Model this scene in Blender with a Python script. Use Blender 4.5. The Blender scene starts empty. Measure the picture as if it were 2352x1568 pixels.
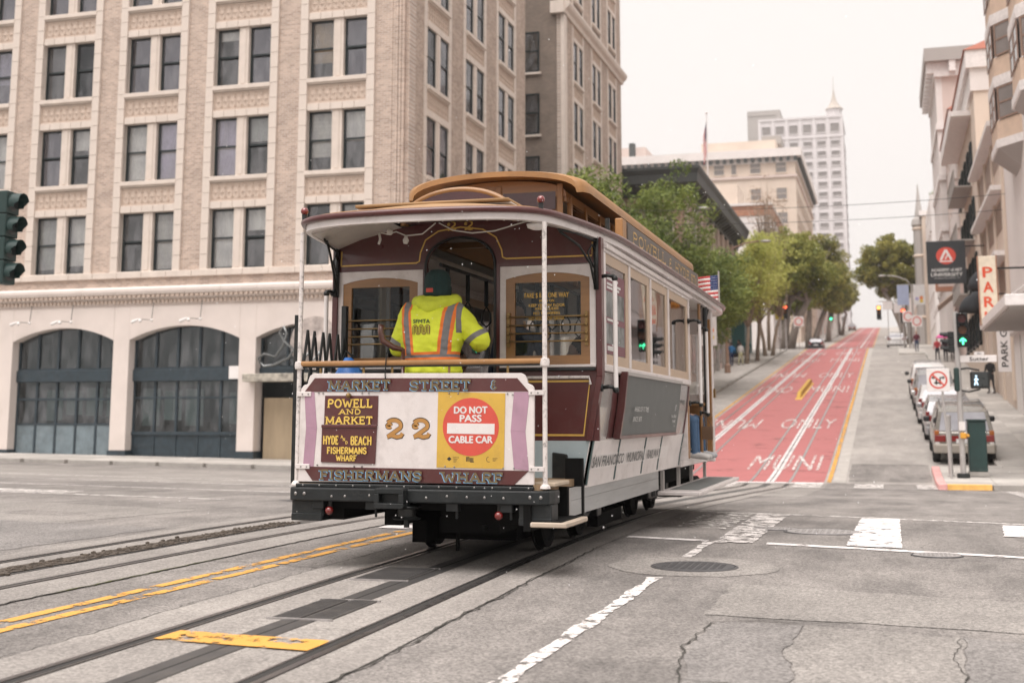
import bpy, bmesh, math, random
from mathutils import Vector, Matrix, noise
random.seed(11)
PI = math.pi
SC = bpy.context.scene
COL = SC.collection
# ------------------------------------------------------------------ camera, sky, sun, exposure
cam_d = bpy.data.cameras.new('camera'); cam = bpy.data.objects.new('camera', cam_d); COL.objects.link(cam)
cam.location = (0, 0, 1.25)
cam.rotation_euler = (PI/2 + math.radians(8.492), 0, math.radians(16.508))
cam_d.sensor_width = 36; cam_d.lens = 36*2900/2352; cam_d.shift_y = -257/2352
cam_d.clip_start = 0.1; cam_d.clip_end = 6000
cam_d.dof.use_dof = True; cam_d.dof.focus_distance = 10.9; cam_d.dof.aperture_fstop = 2.0
SC.camera = cam
SUN_EL, SUN_AZ = 68, 195          # degrees; azimuth clockwise from +Y (light comes from behind the camera)
W = bpy.data.worlds.new('World'); SC.world = W; W.use_nodes = True
nt = W.node_tree; bg = nt.nodes['Background']
sky = nt.nodes.new('ShaderNodeTexSky'); sky.sky_type = 'NISHITA'; sky.sun_disc = False
sky.sun_elevation = math.radians(SUN_EL); sky.sun_rotation = math.radians(SUN_AZ)
sky.air_density = 1.0; sky.dust_density = 4.0; sky.ozone_density = 1.0
# overcast: a white cloud sheet hides nearly all of the blue sky
hs = nt.nodes.new('ShaderNodeHueSaturation'); hs.inputs['Saturation'].default_value = 0.10
nt.links.new(sky.outputs[0], hs.inputs['Color'])
mx = nt.nodes.new('ShaderNodeMix'); mx.data_type = 'RGBA'; mx.inputs[0].default_value = 0.93
nt.links.new(hs.outputs[0], mx.inputs[6]); mx.inputs[7].default_value = (3.78, 3.54, 3.40, 1)
nt.links.new(mx.outputs[2], bg.inputs[0]); bg.inputs[1].default_value = 0.10
sun_d = bpy.data.lights.new('sun', 'SUN'); sun = bpy.data.objects.new('sun', sun_d); COL.objects.link(sun)
sun_d.energy = 1.5; sun_d.angle = math.radians(55); sun_d.color = (1.0, 0.935, 0.905)
_a, _e = math.radians(SUN_AZ), math.radians(SUN_EL)
_d = Vector((math.sin(_a)*math.cos(_e), math.cos(_a)*math.cos(_e), math.sin(_e)))
sun.rotation_euler = _d.to_track_quat('Z', 'Y').to_euler()
SC.view_settings.view_transform = 'Standard'; SC.view_settings.look = 'None'
SC.view_settings.exposure = 1.5; SC.view_settings.gamma = 1.0; SC.view_settings.use_curve_mapping = False
SC.render.engine = 'CYCLES'
SC.cycles.max_bounces = 6; SC.cycles.transparent_max_bounces = 16

# ------------------------------------------------------------------ mesh builder
class MB:
    def __init__(s, M=None): s.v = []; s.f = []; s.mi = []; s.M = M; s.k = 0
    def add(s, vs, fs, mi=None):
        b = len(s.v)
        s.v += [(s.M @ Vector(p))[:] if s.M else tuple(p) for p in vs]
        s.f += [tuple(b+i for i in f) for f in fs]; s.mi += [s.k if mi is None else mi]*len(fs)
        return s
    def box(s, x0, x1, y0, y1, z0, z1, mi=None):
        return s.add([(x0,y0,z0),(x1,y0,z0),(x1,y1,z0),(x0,y1,z0),(x0,y0,z1),(x1,y0,z1),(x1,y1,z1),(x0,y1,z1)],
              [(3,2,1,0),(4,5,6,7),(0,1,5,4),(1,2,6,5),(2,3,7,6),(3,0,4,7)], mi)
    def quad(s, a, b, c, d, mi=None): return s.add([a,b,c,d], [(0,1,2,3)], mi)
    def cyl(s, p, q, r, seg=12, r2=None, mi=None, caps=True):
        p, q = Vector(p), Vector(q); r2 = r if r2 is None else r2
        d = (q-p).normalized(); u = d.orthogonal().normalized(); w = d.cross(u)
        vs = []
        for c, rr in ((p, r), (q, r2)):
            for i in range(seg):
                a = 2*PI*i/seg; vs.append(c + (u*math.cos(a)+w*math.sin(a))*rr)
        fs = [(i, (i+1) % seg, seg+(i+1) % seg, seg+i) for i in range(seg)]
        if caps: fs += [tuple(range(seg))[::-1], tuple(range(seg, 2*seg))]
        return s.add(vs, fs, mi)
    def tube(s, pts, r, seg=8, mi=None, closed=False):
        pts = [Vector(p) for p in pts]; n = len(pts); vs = []; u = None
        for i, p in enumerate(pts):
            a = pts[i-1] if (i or closed) else p; b = pts[(i+1) % n] if (i < n-1 or closed) else p
            d = (b-a).normalized()
            if u is None: u = d.orthogonal().normalized()
            u = (u - d*u.dot(d)).normalized(); w = d.cross(u)
            rr = r[i] if isinstance(r, (list, tuple)) else r
            vs += [p + (u*math.cos(2*PI*k/seg)+w*math.sin(2*PI*k/seg))*rr for k in range(seg)]
        fs = []
        for i in range(n if closed else n-1):
            j = (i+1) % n
            fs += [(i*seg+k, i*seg+(k+1) % seg, j*seg+(k+1) % seg, j*seg+k) for k in range(seg)]
        if not closed: fs += [tuple(range(seg))[::-1], tuple(range((n-1)*seg, n*seg))]
        return s.add(vs, fs, mi)
    def lathe(s, prof, c=(0,0,0), seg=16, axis='z', mi=None):
        vs = []; c = Vector(c)
        for r, h in prof:
            for k in range(seg):
                a = 2*PI*k/seg; x, y = r*math.cos(a), r*math.sin(a)
                vs.append(c + Vector({'z': (x,y,h), 'x': (h,x,y), 'y': (y,h,x)}[axis]))
        n = len(prof); fs = []
        for i in range(n-1):
            fs += [(i*seg+k, i*seg+(k+1) % seg, (i+1)*seg+(k+1) % seg, (i+1)*seg+k) for k in range(seg)]
        fs += [tuple(range(seg))[::-1], tuple(range((n-1)*seg, n*seg))]
        return s.add(vs, fs, mi)
    def prism(s, poly, axis, t0, t1, mi=None):
        n = len(poly)
        f = {'x': lambda a,b,t: (t,a,b), 'y': lambda a,b,t: (a,t,b), 'z': lambda a,b,t: (a,b,t)}[axis]
        vs = [f(a,b,t0) for a,b in poly] + [f(a,b,t1) for a,b in poly]
        fs = [tuple(range(n))[::-1], tuple(range(n, 2*n))] + [(i, (i+1) % n, n+(i+1) % n, n+i) for i in range(n)]
        return s.add(vs, fs, mi)
    def sphere(s, c, r, seg=12, rings=8, sc=(1,1,1), mi=None):
        prof = [(max(1e-4, math.sin(PI*i/rings))*r, -math.cos(PI*i/rings)*r) for i in range(rings+1)]
        b = len(s.v); M = s.M; s.M = None
        s.lathe(prof, (0,0,0), seg, 'z', mi); s.M = M
        for i in range(b, len(s.v)):
            p = s.v[i]; q = Vector((c[0]+p[0]*sc[0], c[1]+p[1]*sc[1], c[2]+p[2]*sc[2]))
            s.v[i] = (M @ q)[:] if M else q[:]
        return s
    def loft(s, secs, caps=True, mi=None, closed=True):
        n = len(secs[0]); vs = [p for sec in secs for p in sec]; fs = []
        for i in range(len(secs)-1):
            fs += [(i*n+k, i*n+(k+1) % n, (i+1)*n+(k+1) % n, (i+1)*n+k) for k in range(n if closed else n-1)]
        if caps: fs += [tuple(range(n))[::-1], tuple(range((len(secs)-1)*n, len(secs)*n))]
        return s.add(vs, fs, mi)
    def mesh(s, name, mats, off=None, smooth=False):
        me = bpy.data.meshes.new(name)
        vs = s.v if off is None else [(p[0]-off[0], p[1]-off[1], p[2]-off[2]) for p in s.v]
        me.from_pydata(vs, [], s.f)
        for m in (mats if isinstance(mats, (list, tuple)) else [mats]): me.materials.append(m)
        if isinstance(mats, (list, tuple)) and len(mats) > 1: me.polygons.foreach_set('material_index', s.mi)
        bm = bmesh.new(); bm.from_mesh(me); bmesh.ops.recalc_face_normals(bm, faces=bm.faces[:]); bm.to_mesh(me); bm.free()
        if smooth:
            me.polygons.foreach_set('use_smooth', [True]*len(me.polygons))
            if smooth != 1:
                bm = bmesh.new(); bm.from_mesh(me)
                for e in bm.edges: e.smooth = not (len(e.link_faces) == 2 and e.calc_face_angle(0) > math.radians(smooth))
                bm.to_mesh(me); bm.free()
        return me
    def build(s, name, mats, parent=None, smooth=False, bevel=0, world=False, seg=1):
        off = parent.matrix_basis.translation if (world and parent) else None
        if world and parent and parent.parent: off = off + parent.parent.matrix_basis.translation
        o = bpy.data.objects.new(name, s.mesh(name, mats, off, smooth)); COL.objects.link(o)
        if parent: o.parent = parent
        if bevel:
            b = o.modifiers.new('b', 'BEVEL'); b.width = bevel; b.segments = seg; b.limit_method = 'ANGLE'
        return o
def tag(o, label=None, cat=None, group=None, kind=None):
    if label: o['label'] = label
    if cat: o['category'] = cat
    if group: o['group'] = group
    if kind: o['kind'] = kind
    return o
def thing(name, label, cat, loc=(0,0,0), rz=0, group=None):
    o = bpy.data.objects.new(name, None); COL.objects.link(o); o.empty_display_size = .2
    o.location = loc; o.rotation_euler = (0, 0, rz)
    return tag(o, label, cat, group)
def struct(o): o['kind'] = 'structure'; return o
def inst(src, name=None, parent=None, loc=None, rot=None):
    o = src.copy(); COL.objects.link(o)
    if name: o.name = name
    o.parent = parent if parent else src.parent
    if loc is not None: o.location = loc
    if rot is not None: o.rotation_euler = rot
    return o
def copy_tree(o, parent=None):
    c = o.copy(); COL.objects.link(c); c.parent = parent
    for ch in list(o.children): copy_tree(ch, c)
    return c
def lerp(a, b, t): return a+(b-a)*t
def sstep(a, b, x):
    t = max(0, min(1, (x-a)/(b-a))); return t*t*(3-2*t)
def pl(pts, x):
    if x <= pts[0][0]: return pts[0][1]
    for (a, va), (b, vb) in zip(pts, pts[1:]):
        if x <= b: return va+(vb-va)*(x-a)/(b-a)
    return pts[-1][1]

# ------------------------------------------------------------------ materials
def _n(nt, t, **kw):
    n = nt.nodes.new(t)
    for k, v in kw.items():
        if hasattr(n, k): setattr(n, k, v)
        else: n.inputs[k].default_value = v
    return n
def col4(c): return (c[0], c[1], c[2], 1)
def srgb(r, g, b):
    f = lambda c: (c/255)/12.92 if c/255 <= .04045 else ((c/255+.055)/1.055)**2.4
    return (f(r), f(g), f(b))
def mk(name, color, rough=.6, metal=0, var=.12, vs=6, bump=0, bs=80, spec=.5, coat=0, dirt=None, dirt_amt=.35, dirt_s=3, stretch=None):
    m = bpy.data.materials.new(name); m.use_nodes = True; nt = m.node_tree; L = nt.links.new
    p = nt.nodes['Principled BSDF']; p.inputs['Roughness'].default_value = rough; p.inputs['Metallic'].default_value = metal
    p.inputs['Specular IOR Level'].default_value = spec; p.inputs['Coat Weight'].default_value = coat; p.inputs['Coat Roughness'].default_value = .08
    tc = _n(nt, 'ShaderNodeTexCoord'); src = tc.outputs['Object']
    if stretch:
        mp = _n(nt, 'ShaderNodeMapping'); mp.inputs['Scale'].default_value = stretch; L(src, mp.inputs[0]); src = mp.outputs[0]
    nz = _n(nt, 'ShaderNodeTexNoise', Scale=vs, Detail=6.0, Roughness=.62); L(src, nz.inputs['Vector'])
    cr = _n(nt, 'ShaderNodeMapRange'); cr.inputs['From Min'].default_value = .3; cr.inputs['From Max'].default_value = .7
    cr.inputs['To Min'].default_value = 1-var; cr.inputs['To Max'].default_value = 1+var; L(nz.outputs[0], cr.inputs[0])
    mul = _n(nt, 'ShaderNodeMix', data_type='RGBA', blend_type='MULTIPLY'); mul.inputs[0].default_value = 1
    mul.inputs[6].default_value = col4(color); L(cr.outputs[0], mul.inputs[7]); out = mul.outputs[2]
    if dirt:
        dz = _n(nt, 'ShaderNodeTexNoise', Scale=dirt_s, Detail=8.0, Roughness=.7); L(src, dz.inputs['Vector'])
        dr = _n(nt, 'ShaderNodeMapRange'); dr.inputs['From Min'].default_value = .5; dr.inputs['From Max'].default_value = .75
        dr.inputs['To Max'].default_value = dirt_amt; L(dz.outputs[0], dr.inputs[0])
        mm = _n(nt, 'ShaderNodeMix', data_type='RGBA'); L(dr.outputs[0], mm.inputs[0]); L(out, mm.inputs[6]); mm.inputs[7].default_value = col4(dirt); out = mm.outputs[2]
    L(out, p.inputs['Base Color'])
    rr = _n(nt, 'ShaderNodeMapRange'); rr.inputs['To Min'].default_value = max(0.02, rough-.12); rr.inputs['To Max'].default_value = min(1, rough+.12)
    L(nz.outputs[0], rr.inputs[0]); L(rr.outputs[0], p.inputs['Roughness'])
    if bump:
        bz = _n(nt, 'ShaderNodeTexNoise', Scale=bs, Detail=4.0); L(src, bz.inputs['Vector'])
        b = _n(nt, 'ShaderNodeBump', Strength=bump, Distance=.01); L(bz.outputs[0], b.inputs['Height']); L(b.outputs[0], p.inputs['Normal'])
    return m
def mk_asphalt(name, c0, c1, agg=.35, crack=.5):
    m = bpy.data.materials.new(name); m.use_nodes = True; nt = m.node_tree; L = nt.links.new; p = nt.nodes['Principled BSDF']
    p.inputs['Specular IOR Level'].default_value = .35
    tc = _n(nt, 'ShaderNodeTexCoord'); o = tc.outputs['Object']
    big = _n(nt, 'ShaderNodeTexNoise', Scale=.35, Detail=5.0, Roughness=.6); L(o, big.inputs['Vector'])
    mp = _n(nt, 'ShaderNodeMapping'); mp.inputs['Scale'].default_value = (1.2, .35, 1); L(o, mp.inputs[0])
    mid = _n(nt, 'ShaderNodeTexNoise', Scale=1.6, Detail=8.0, Roughness=.7); L(mp.outputs[0], mid.inputs['Vector'])
    fine = _n(nt, 'ShaderNodeTexVoronoi', Scale=70.0); L(o, fine.inputs['Vector'])
    fn = _n(nt, 'ShaderNodeTexNoise', Scale=130.0, Detail=2.0); L(o, fn.inputs['Vector'])
    a = _n(nt, 'ShaderNodeMath', operation='ADD'); L(big.outputs[0], a.inputs[0]); L(mid.outputs[0], a.inputs[1])
    r = _n(nt, 'ShaderNodeMapRange'); r.inputs['From Min'].default_value = .80; r.inputs['From Max'].default_value = 1.22; L(a.outputs[0], r.inputs[0])
    mix = _n(nt, 'ShaderNodeMix', data_type='RGBA'); mix.inputs[6].default_value = col4(c0); mix.inputs[7].default_value = col4(c1); L(r.outputs[0], mix.inputs[0])
    sp = _n(nt, 'ShaderNodeSeparateColor'); L(fine.outputs['Color'], sp.inputs[0])
    av = _n(nt, 'ShaderNodeMath', operation='MULTIPLY_ADD'); av.inputs[1].default_value = .55; av.inputs[2].default_value = .22; L(sp.outputs[0], av.inputs[0])
    av2 = _n(nt, 'ShaderNodeMath', operation='MULTIPLY_ADD'); av2.inputs[1].default_value = .5; L(fn.outputs[0], av2.inputs[0]); L(av.outputs[0], av2.inputs[2])
    ag = _n(nt, 'ShaderNodeMapRange'); ag.inputs['From Min'].default_value = .3; ag.inputs['From Max'].default_value = 1.15
    ag.inputs['To Min'].default_value = 1-agg; ag.inputs['To Max'].default_value = 1+agg; L(av2.outputs[0], ag.inputs[0])
    mul = _n(nt, 'ShaderNodeMix', data_type='RGBA', blend_type='MULTIPLY'); mul.inputs[0].default_value = 1
    L(mix.outputs[2], mul.inputs[6]); L(ag.outputs[0], mul.inputs[7])
    # cracks: warped cell borders, only where a mask lets them
    wz = _n(nt, 'ShaderNodeTexNoise', Scale=2.2, Detail=6.0); L(o, wz.inputs['Vector'])
    wm = _n(nt, 'ShaderNodeMix', data_type='VECTOR'); wm.inputs[0].default_value = .35; L(o, wm.inputs[4]); L(wz.outputs['Color'], wm.inputs[5])
    vo = _n(nt, 'ShaderNodeTexVoronoi', feature='DISTANCE_TO_EDGE', Scale=.8); L(wm.outputs[1], vo.inputs['Vector'])
    lt = _n(nt, 'ShaderNodeMapRange'); lt.inputs['From Max'].default_value = .006; lt.inputs['To Min'].default_value = 1; lt.inputs['To Max'].default_value = 0; L(vo.outputs[0], lt.inputs[0])
    mk_ = _n(nt, 'ShaderNodeMapRange'); mk_.inputs['From Min'].default_value = .5; mk_.inputs['From Max'].default_value = .58; mk_.inputs['To Max'].default_value = crack; L(big.outputs[0], mk_.inputs[0])
    cm = _n(nt, 'ShaderNodeMath', operation='MULTIPLY'); L(lt.outputs[0], cm.inputs[0]); L(mk_.outputs[0], cm.inputs[1])
    fin = _n(nt, 'ShaderNodeMix', data_type='RGBA'); L(cm.outputs[0], fin.inputs[0]); L(mul.outputs[2], fin.inputs[6]); fin.inputs[7].default_value = (.022,.022,.02,1)
    L(fin.outputs[2], p.inputs['Base Color']); p.inputs['Roughness'].default_value = .82
    b = _n(nt, 'ShaderNodeBump', Strength=.5, Distance=.006); L(av2.outputs[0], b.inputs['Height']); L(b.outputs[0], p.inputs['Normal'])
    return m
def mk_paint(name, c, wear=.45, s=5.0, soft=.03):
    """road paint with worn-through holes that show the road below"""
    m = mk(name, c, .7, 0, .08, 3, .2, 90, dirt=(c[0]*.6,c[1]*.6,c[2]*.58), dirt_amt=.4, dirt_s=1.5); nt = m.node_tree; L = nt.links.new
    p = nt.nodes['Principled BSDF']; out = [n for n in nt.nodes if n.type == 'OUTPUT_MATERIAL'][0]
    tc = _n(nt, 'ShaderNodeTexCoord')
    n1 = _n(nt, 'ShaderNodeTexNoise', Scale=s, Detail=9.0, Roughness=.75); L(tc.outputs['Object'], n1.inputs['Vector'])
    r = _n(nt, 'ShaderNodeMapRange'); r.inputs['From Min'].default_value = wear-soft; r.inputs['From Max'].default_value = wear+.01; L(n1.outputs[0], r.inputs[0])
    t = _n(nt, 'ShaderNodeBsdfTransparent'); ms = _n(nt, 'ShaderNodeMixShader'); L(r.outputs[0], ms.inputs[0]); L(t.outputs[0], ms.inputs[1]); L(p.outputs[0], ms.inputs[2]); L(ms.outputs[0], out.inputs[0])
    return m
def mk_glass(name, tint=(.55,.6,.62), refl=.16, rough=.02, refl_film=0):
    m = bpy.data.materials.new(name); m.use_nodes = True; nt = m.node_tree; L = nt.links.new; nt.nodes.remove(nt.nodes['Principled BSDF'])
    out = [n for n in nt.nodes if n.type == 'OUTPUT_MATERIAL'][0]
    t = _n(nt, 'ShaderNodeBsdfTransparent', Color=col4(tint)); g = _n(nt, 'ShaderNodeBsdfGlossy', Color=(.9,.9,.92,1), Roughness=rough)
    fr = _n(nt, 'ShaderNodeFresnel', IOR=1.28); a = _n(nt, 'ShaderNodeMath', operation='ADD', use_clamp=True); a.inputs[1].default_value = refl; L(fr.outputs[0], a.inputs[0])
    nz = _n(nt, 'ShaderNodeTexNoise', Scale=.9, Detail=2.0); tc = _n(nt, 'ShaderNodeTexCoord'); L(tc.outputs['Object'], nz.inputs['Vector'])
    b = _n(nt, 'ShaderNodeBump', Strength=.05, Distance=.05); L(nz.outputs[0], b.inputs['Height']); L(b.outputs[0], g.inputs['Normal'])
    ms = _n(nt, 'ShaderNodeMixShader'); L(a.outputs[0], ms.inputs[0]); L(t.outputs[0], ms.inputs[1]); L(g.outputs[0], ms.inputs[2]); last = ms.outputs[0]
    if refl_film:      # pale film in vertical runs, painted in to vary the plain reflections
        mp = _n(nt, 'ShaderNodeMapping'); mp.inputs['Scale'].default_value = (2.2, 2.2, .7)
        oi = _n(nt, 'ShaderNodeObjectInfo'); ad = _n(nt, 'ShaderNodeVectorMath', operation='ADD'); L(tc.outputs['Object'], ad.inputs[0]); L(oi.outputs['Location'], ad.inputs[1]); L(ad.outputs[0], mp.inputs[0])
        dn = _n(nt, 'ShaderNodeTexNoise', Scale=1.4, Detail=4.0, Roughness=.6); L(mp.outputs[0], dn.inputs['Vector'])
        dr = _n(nt, 'ShaderNodeMapRange'); dr.inputs['From Min'].default_value = .38; dr.inputs['From Max'].default_value = .68; dr.inputs['To Max'].default_value = refl_film; L(dn.outputs[0], dr.inputs[0])
        df = _n(nt, 'ShaderNodeBsdfDiffuse', Color=(.42,.42,.44,1)); m2 = _n(nt, 'ShaderNodeMixShader'); L(dr.outputs[0], m2.inputs[0]); L(last, m2.inputs[1]); L(df.outputs[0], m2.inputs[2]); last = m2.outputs[0]
    L(last, out.inputs[0])
    return m
def mk_brick(name, c1, c2, mortar, ax, scale=1.0):
    m = bpy.data.materials.new(name); m.use_nodes = True; nt = m.node_tree; L = nt.links.new; p = nt.nodes['Principled BSDF']
    tc = _n(nt, 'ShaderNodeTexCoord'); s = _n(nt, 'ShaderNodeSeparateXYZ'); L(tc.outputs['Object'], s.inputs[0])
    c = _n(nt, 'ShaderNodeCombineXYZ'); L(s.outputs[ax], c.inputs[0]); L(s.outputs[2], c.inputs[1])
    b = _n(nt, 'ShaderNodeTexBrick', Scale=1.0); b.inputs['Brick Width'].default_value = .24*scale; b.inputs['Row Height'].default_value = .082*scale; b.inputs['Mortar Size'].default_value = .011*scale
    b.inputs['Color1'].default_value = col4(c1); b.inputs['Color2'].default_value = col4(c2); b.inputs['Mortar'].default_value = col4(mortar); b.inputs['Bias'].default_value = -.1; L(c.outputs[0], b.inputs[0])
    nz = _n(nt, 'ShaderNodeTexNoise', Scale=1.3, Detail=7.0, Roughness=.65); L(tc.outputs['Object'], nz.inputs['Vector'])
    r = _n(nt, 'ShaderNodeMapRange'); r.inputs['From Min'].default_value = .3; r.inputs['From Max'].default_value = .7; r.inputs['To Min'].default_value = .82; r.inputs['To Max'].default_value = 1.14; L(nz.outputs[0], r.inputs[0])
    mul = _n(nt, 'ShaderNodeMix', data_type='RGBA', blend_type='MULTIPLY'); mul.inputs[0].default_value = 1; L(b.outputs[0], mul.inputs[6]); L(r.outputs[0], mul.inputs[7]); L(mul.outputs[2], p.inputs['Base Color'])
    p.inputs['Roughness'].default_value = .85
    bu = _n(nt, 'ShaderNodeBump', Strength=.6, Distance=.01); bu.invert = True; L(b.outputs['Fac'], bu.inputs['Height']); L(bu.outputs[0], p.inputs['Normal'])
    return m
def mk_leaf(name, c0, c1, trans=.35):
    m = bpy.data.materials.new(name); m.use_nodes = True; nt = m.node_tree; L = nt.links.new; p = nt.nodes['Principled BSDF']
    g = _n(nt, 'ShaderNodeNewGeometry'); tc = _n(nt, 'ShaderNodeTexCoord')
    nz = _n(nt, 'ShaderNodeTexNoise', Scale=.55, Detail=3.0); L(tc.outputs['Object'], nz.inputs['Vector'])
    a = _n(nt, 'ShaderNodeMath', operation='MULTIPLY_ADD'); a.inputs[1].default_value = .55; L(g.outputs['Random Per Island'], a.inputs[0]); 
    r = _n(nt, 'ShaderNodeMapRange'); r.inputs['From Min'].default_value = .35; r.inputs['From Max'].default_value = .65; r.inputs['To Max'].default_value = .5; L(nz.outputs[0], r.inputs[0]); L(r.outputs[0], a.inputs[2])
    mix = _n(nt, 'ShaderNodeMix', data_type='RGBA'); L(a.outputs[0], mix.inputs[0]); mix.inputs[6].default_value = col4(c0); mix.inputs[7].default_value = col4(c1)
    L(mix.outputs[2], p.inputs['Base Color']); p.inputs['Roughness'].default_value = .5; p.inputs['Specular IOR Level'].default_value = .35
    tr = _n(nt, 'ShaderNodeBsdfTranslucent'); L(mix.outputs[2], tr.inputs[0]); ms = _n(nt, 'ShaderNodeMixShader'); ms.inputs[0].default_value = trans
    out = [n for n in nt.nodes if n.type == 'OUTPUT_MATERIAL'][0]; L(p.outputs[0], ms.inputs[1]); L(tr.outputs[0], ms.inputs[2]); L(ms.outputs[0], out.inputs[0])
    return m
def mk_emit(name, c, s):
    m = bpy.data.materials.new(name); m.use_nodes = True; p = m.node_tree.nodes['Principled BSDF']
    p.inputs['Base Color'].default_value = col4(c); p.inputs['Emission Color'].default_value = col4(c); p.inputs['Emission Strength'].default_value = s; return m

M = {}
M['asphalt'] = mk_asphalt('asphalt', (.135,.125,.117), (.275,.254,.236), agg=.65)
M['patch_dark'] = mk_asphalt('asphalt_grey_patch', (.165,.155,.147), (.245,.229,.217), agg=.65, crack=.2)
M['patch_light'] = mk_asphalt('asphalt_pale_patch', (.20,.186,.172), (.30,.279,.258), agg=.6, crack=.2)
M['roadconc'] = mk_asphalt('street_concrete', (.26,.242,.224), (.38,.353,.326), agg=.25, crack=.7)
M['bed'] = mk_asphalt('track_concrete', (.205,.189,.175), (.325,.301,.277), agg=.45, crack=.3)
M['walk'] = mk('sidewalk_concrete', (.40,.375,.345), .85, 0, .12, 1.5, .2, 60, dirt=(.22,.20,.18), dirt_amt=.5, dirt_s=1.2)
M['kerb'] = mk('kerb_concrete', (.33,.31,.285), .85, 0, .15, 3, .2, 60)
M['kerb_red'] = mk('kerb_red_paint', (.62,.33,.31), .75, 0, .15, 3, .2, 60)
M['rail'] = mk('rail_steel', (.17,.16,.16), .3, .75, .2, 9)
M['groove'] = mk('rail_groove_shade', (.025,.024,.022), .7)  # flat dark strips stand in for shade down in the grooves and slot
M['slot'] = mk('slot_steel', (.085,.082,.08), .5, .4, .2, 7, dirt=(.16,.14,.12), dirt_amt=.6, dirt_s=6)
M['rubble'] = mk('broken_asphalt', (.07,.055,.042), .95, 0, .6, 14, 1, 25)
M['white_paint'] = mk_paint('white_road_paint', (.72,.68,.66), .44)
M['white_worn'] = mk_paint('white_road_paint_worn', (.68,.64,.61), .50, 7)
M['yellow_paint'] = mk_paint('yellow_road_paint', (.66,.335,.065), .47)
M['red_lane'] = mk_paint('red_lane_paint', (.375,.125,.122), .43, .8, .22)
M['iron'] = mk('cast_iron', (.10,.098,.1), .55, .5, .2, 20, .5, 60)
M['iron_pale'] = mk('worn_iron', (.33,.31,.30), .5, .3, .2, 12, .5, 60)

# ------------------------------------------------------------------ terrain
PROF = [(-300,0),(13.5,0),(18,-.06),(36,-.6),(38.5,-.42),(122,7.6),(127,8.0),(146,8.5),(152,8.95),(400,28.5),(430,29.5),(520,26),(900,0),(4000,-30)]
def base_z(y):
    return sum(pl(PROF, y+d) for d in (-1.5,-1,-.5,0,.5,1,1.5))/7
def gz(x, y):
    z = base_z(y)
    w = sstep(-12, -16.5, x)
    if w > 0: z = lerp(z, base_z(34.5) if 34.5 < y < 45 else (base_z(y) if y <= 34.5 else base_z(34.5+(y-45)*1.0) if y < 130 else base_z(y-10.5)), w*(1-sstep(130, 170, y)))
    return z + .013*max(0, min(60, -9-x))
XL = [-480,-300,-120,-69,-50,-40,-34,-28,-24,-20,-18,-17]+[-16.5+.5*i for i in range(10)]+[-11,-9,-7,-5,-3.5,-2,0,1.5,3,6,9,15,40,120,300,480]
YL = [-180,-100,-40,-20]+[-10+.5*i for i in range(int(60/.5)+1)]+[51+1.0*i for i in range(110)]+[165+5*i for i in range(58)]+[470,520,600,700,900]
mb = MB(); nx = len(XL)
mb.v = [(x, y, gz(x, y)) for y in YL for x in XL]
mb.f = [(j*nx+i, j*nx+i+1, (j+1)*nx+i+1, (j+1)*nx+i) for j in range(len(YL)-1) for i in range(nx-1)]; mb.mi = [0]*len(mb.f)
struct(mb.build('ground', M['asphalt'], smooth=1))
def ys_between(y0, y1):
    return [y0]+[y for y in YL if y0+1e-3 < y < y1-1e-3]+[y1]
def strip(name, xa, xb, y0, y1, dz, mat, jag=0, jagB=None, step=None, thick=0, seed=0, link=True):
    """a sheet that follows the road between two edges given as numbers or functions of y"""
    fa = xa if callable(xa) else (lambda y: xa); fb = xb if callable(xb) else (lambda y: xb)
    ys = ys_between(y0, y1)
    if step:
        ys = sorted(set([round(y0+step*i, 4) for i in range(int((y1-y0)/step)+1)]+[y1]))
    jb = jag if jagB is None else jagB
    b = MB(); rows = []
    for y in ys:
        a, c = fa(y), fb(y)
        if jag: a += jag*noise.noise((y*2.3+seed, 0, 3.1))+jag*.6*noise.noise((y*9+seed, 5, 0))
        if jb: c += jb*noise.noise((y*2.1+seed, 9, 3.1))+jb*.6*noise.noise((y*8+seed, 2, 0))
        n = max(1, int(abs(c-a)/1.2)); rows.append([(a+(c-a)*k/n, y) for k in range(n+1)])
    n = max(len(r) for r in rows)-1
    rows = [[(lerp(r[0][0], r[-1][0], k/n), r[0][1]) for k in range(n+1)] for r in rows]
    b.v = [(x, y, gz(x, y)+dz) for r in rows for x, y in r]
    b.f = [(j*(n+1)+k, j*(n+1)+k+1, (j+1)*(n+1)+k+1, (j+1)*(n+1)+k) for j in range(len(rows)-1) for k in range(n)]; b.mi = [0]*len(b.f)
    if not link: return b
    o = b.build(name, mat, smooth=1)
    if thick:
        s = o.modifiers.new('s', 'SOLIDIFY'); s.thickness = thick; s.offset = -1
    return struct(o)
def patch(name, poly, dz, mat, jag=.0, seed=0):
    """a flat sheet cut to any outline, draped on the road"""
    pts = []
    for i, (x, y) in enumerate(poly):
        x2, y2 = poly[(i+1) % len(poly)]; n = max(1, int(math.hypot(x2-x, y2-y)/.12)) if jag else 1
        for k in range(n):
            t = k/n; px, py = lerp(x, x2, t), lerp(y, y2, t)
            pts.append((px+jag*noise.noise((px*5+seed, py*5, 1)), py+jag*noise.noise((px*5+seed, py*5, 7))))
    b = MB(); b.add([(x, y, gz(x, y)+dz) for x, y in pts], [tuple(range(len(pts)))])
    return struct(b.build(name, mat))

# --- streets beyond the crossing: pale concrete, hill up to the crest
strip('road', -9.0, 3.1, 36.6, 124, .004, M['roadconc'])
strip('road', -9.0, 3.1, 146, 430, .004, M['roadconc'])
strip('road', -60, -1.75, 26.5, 36.6, .0041, M['patch_light'], jag=0)
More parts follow.
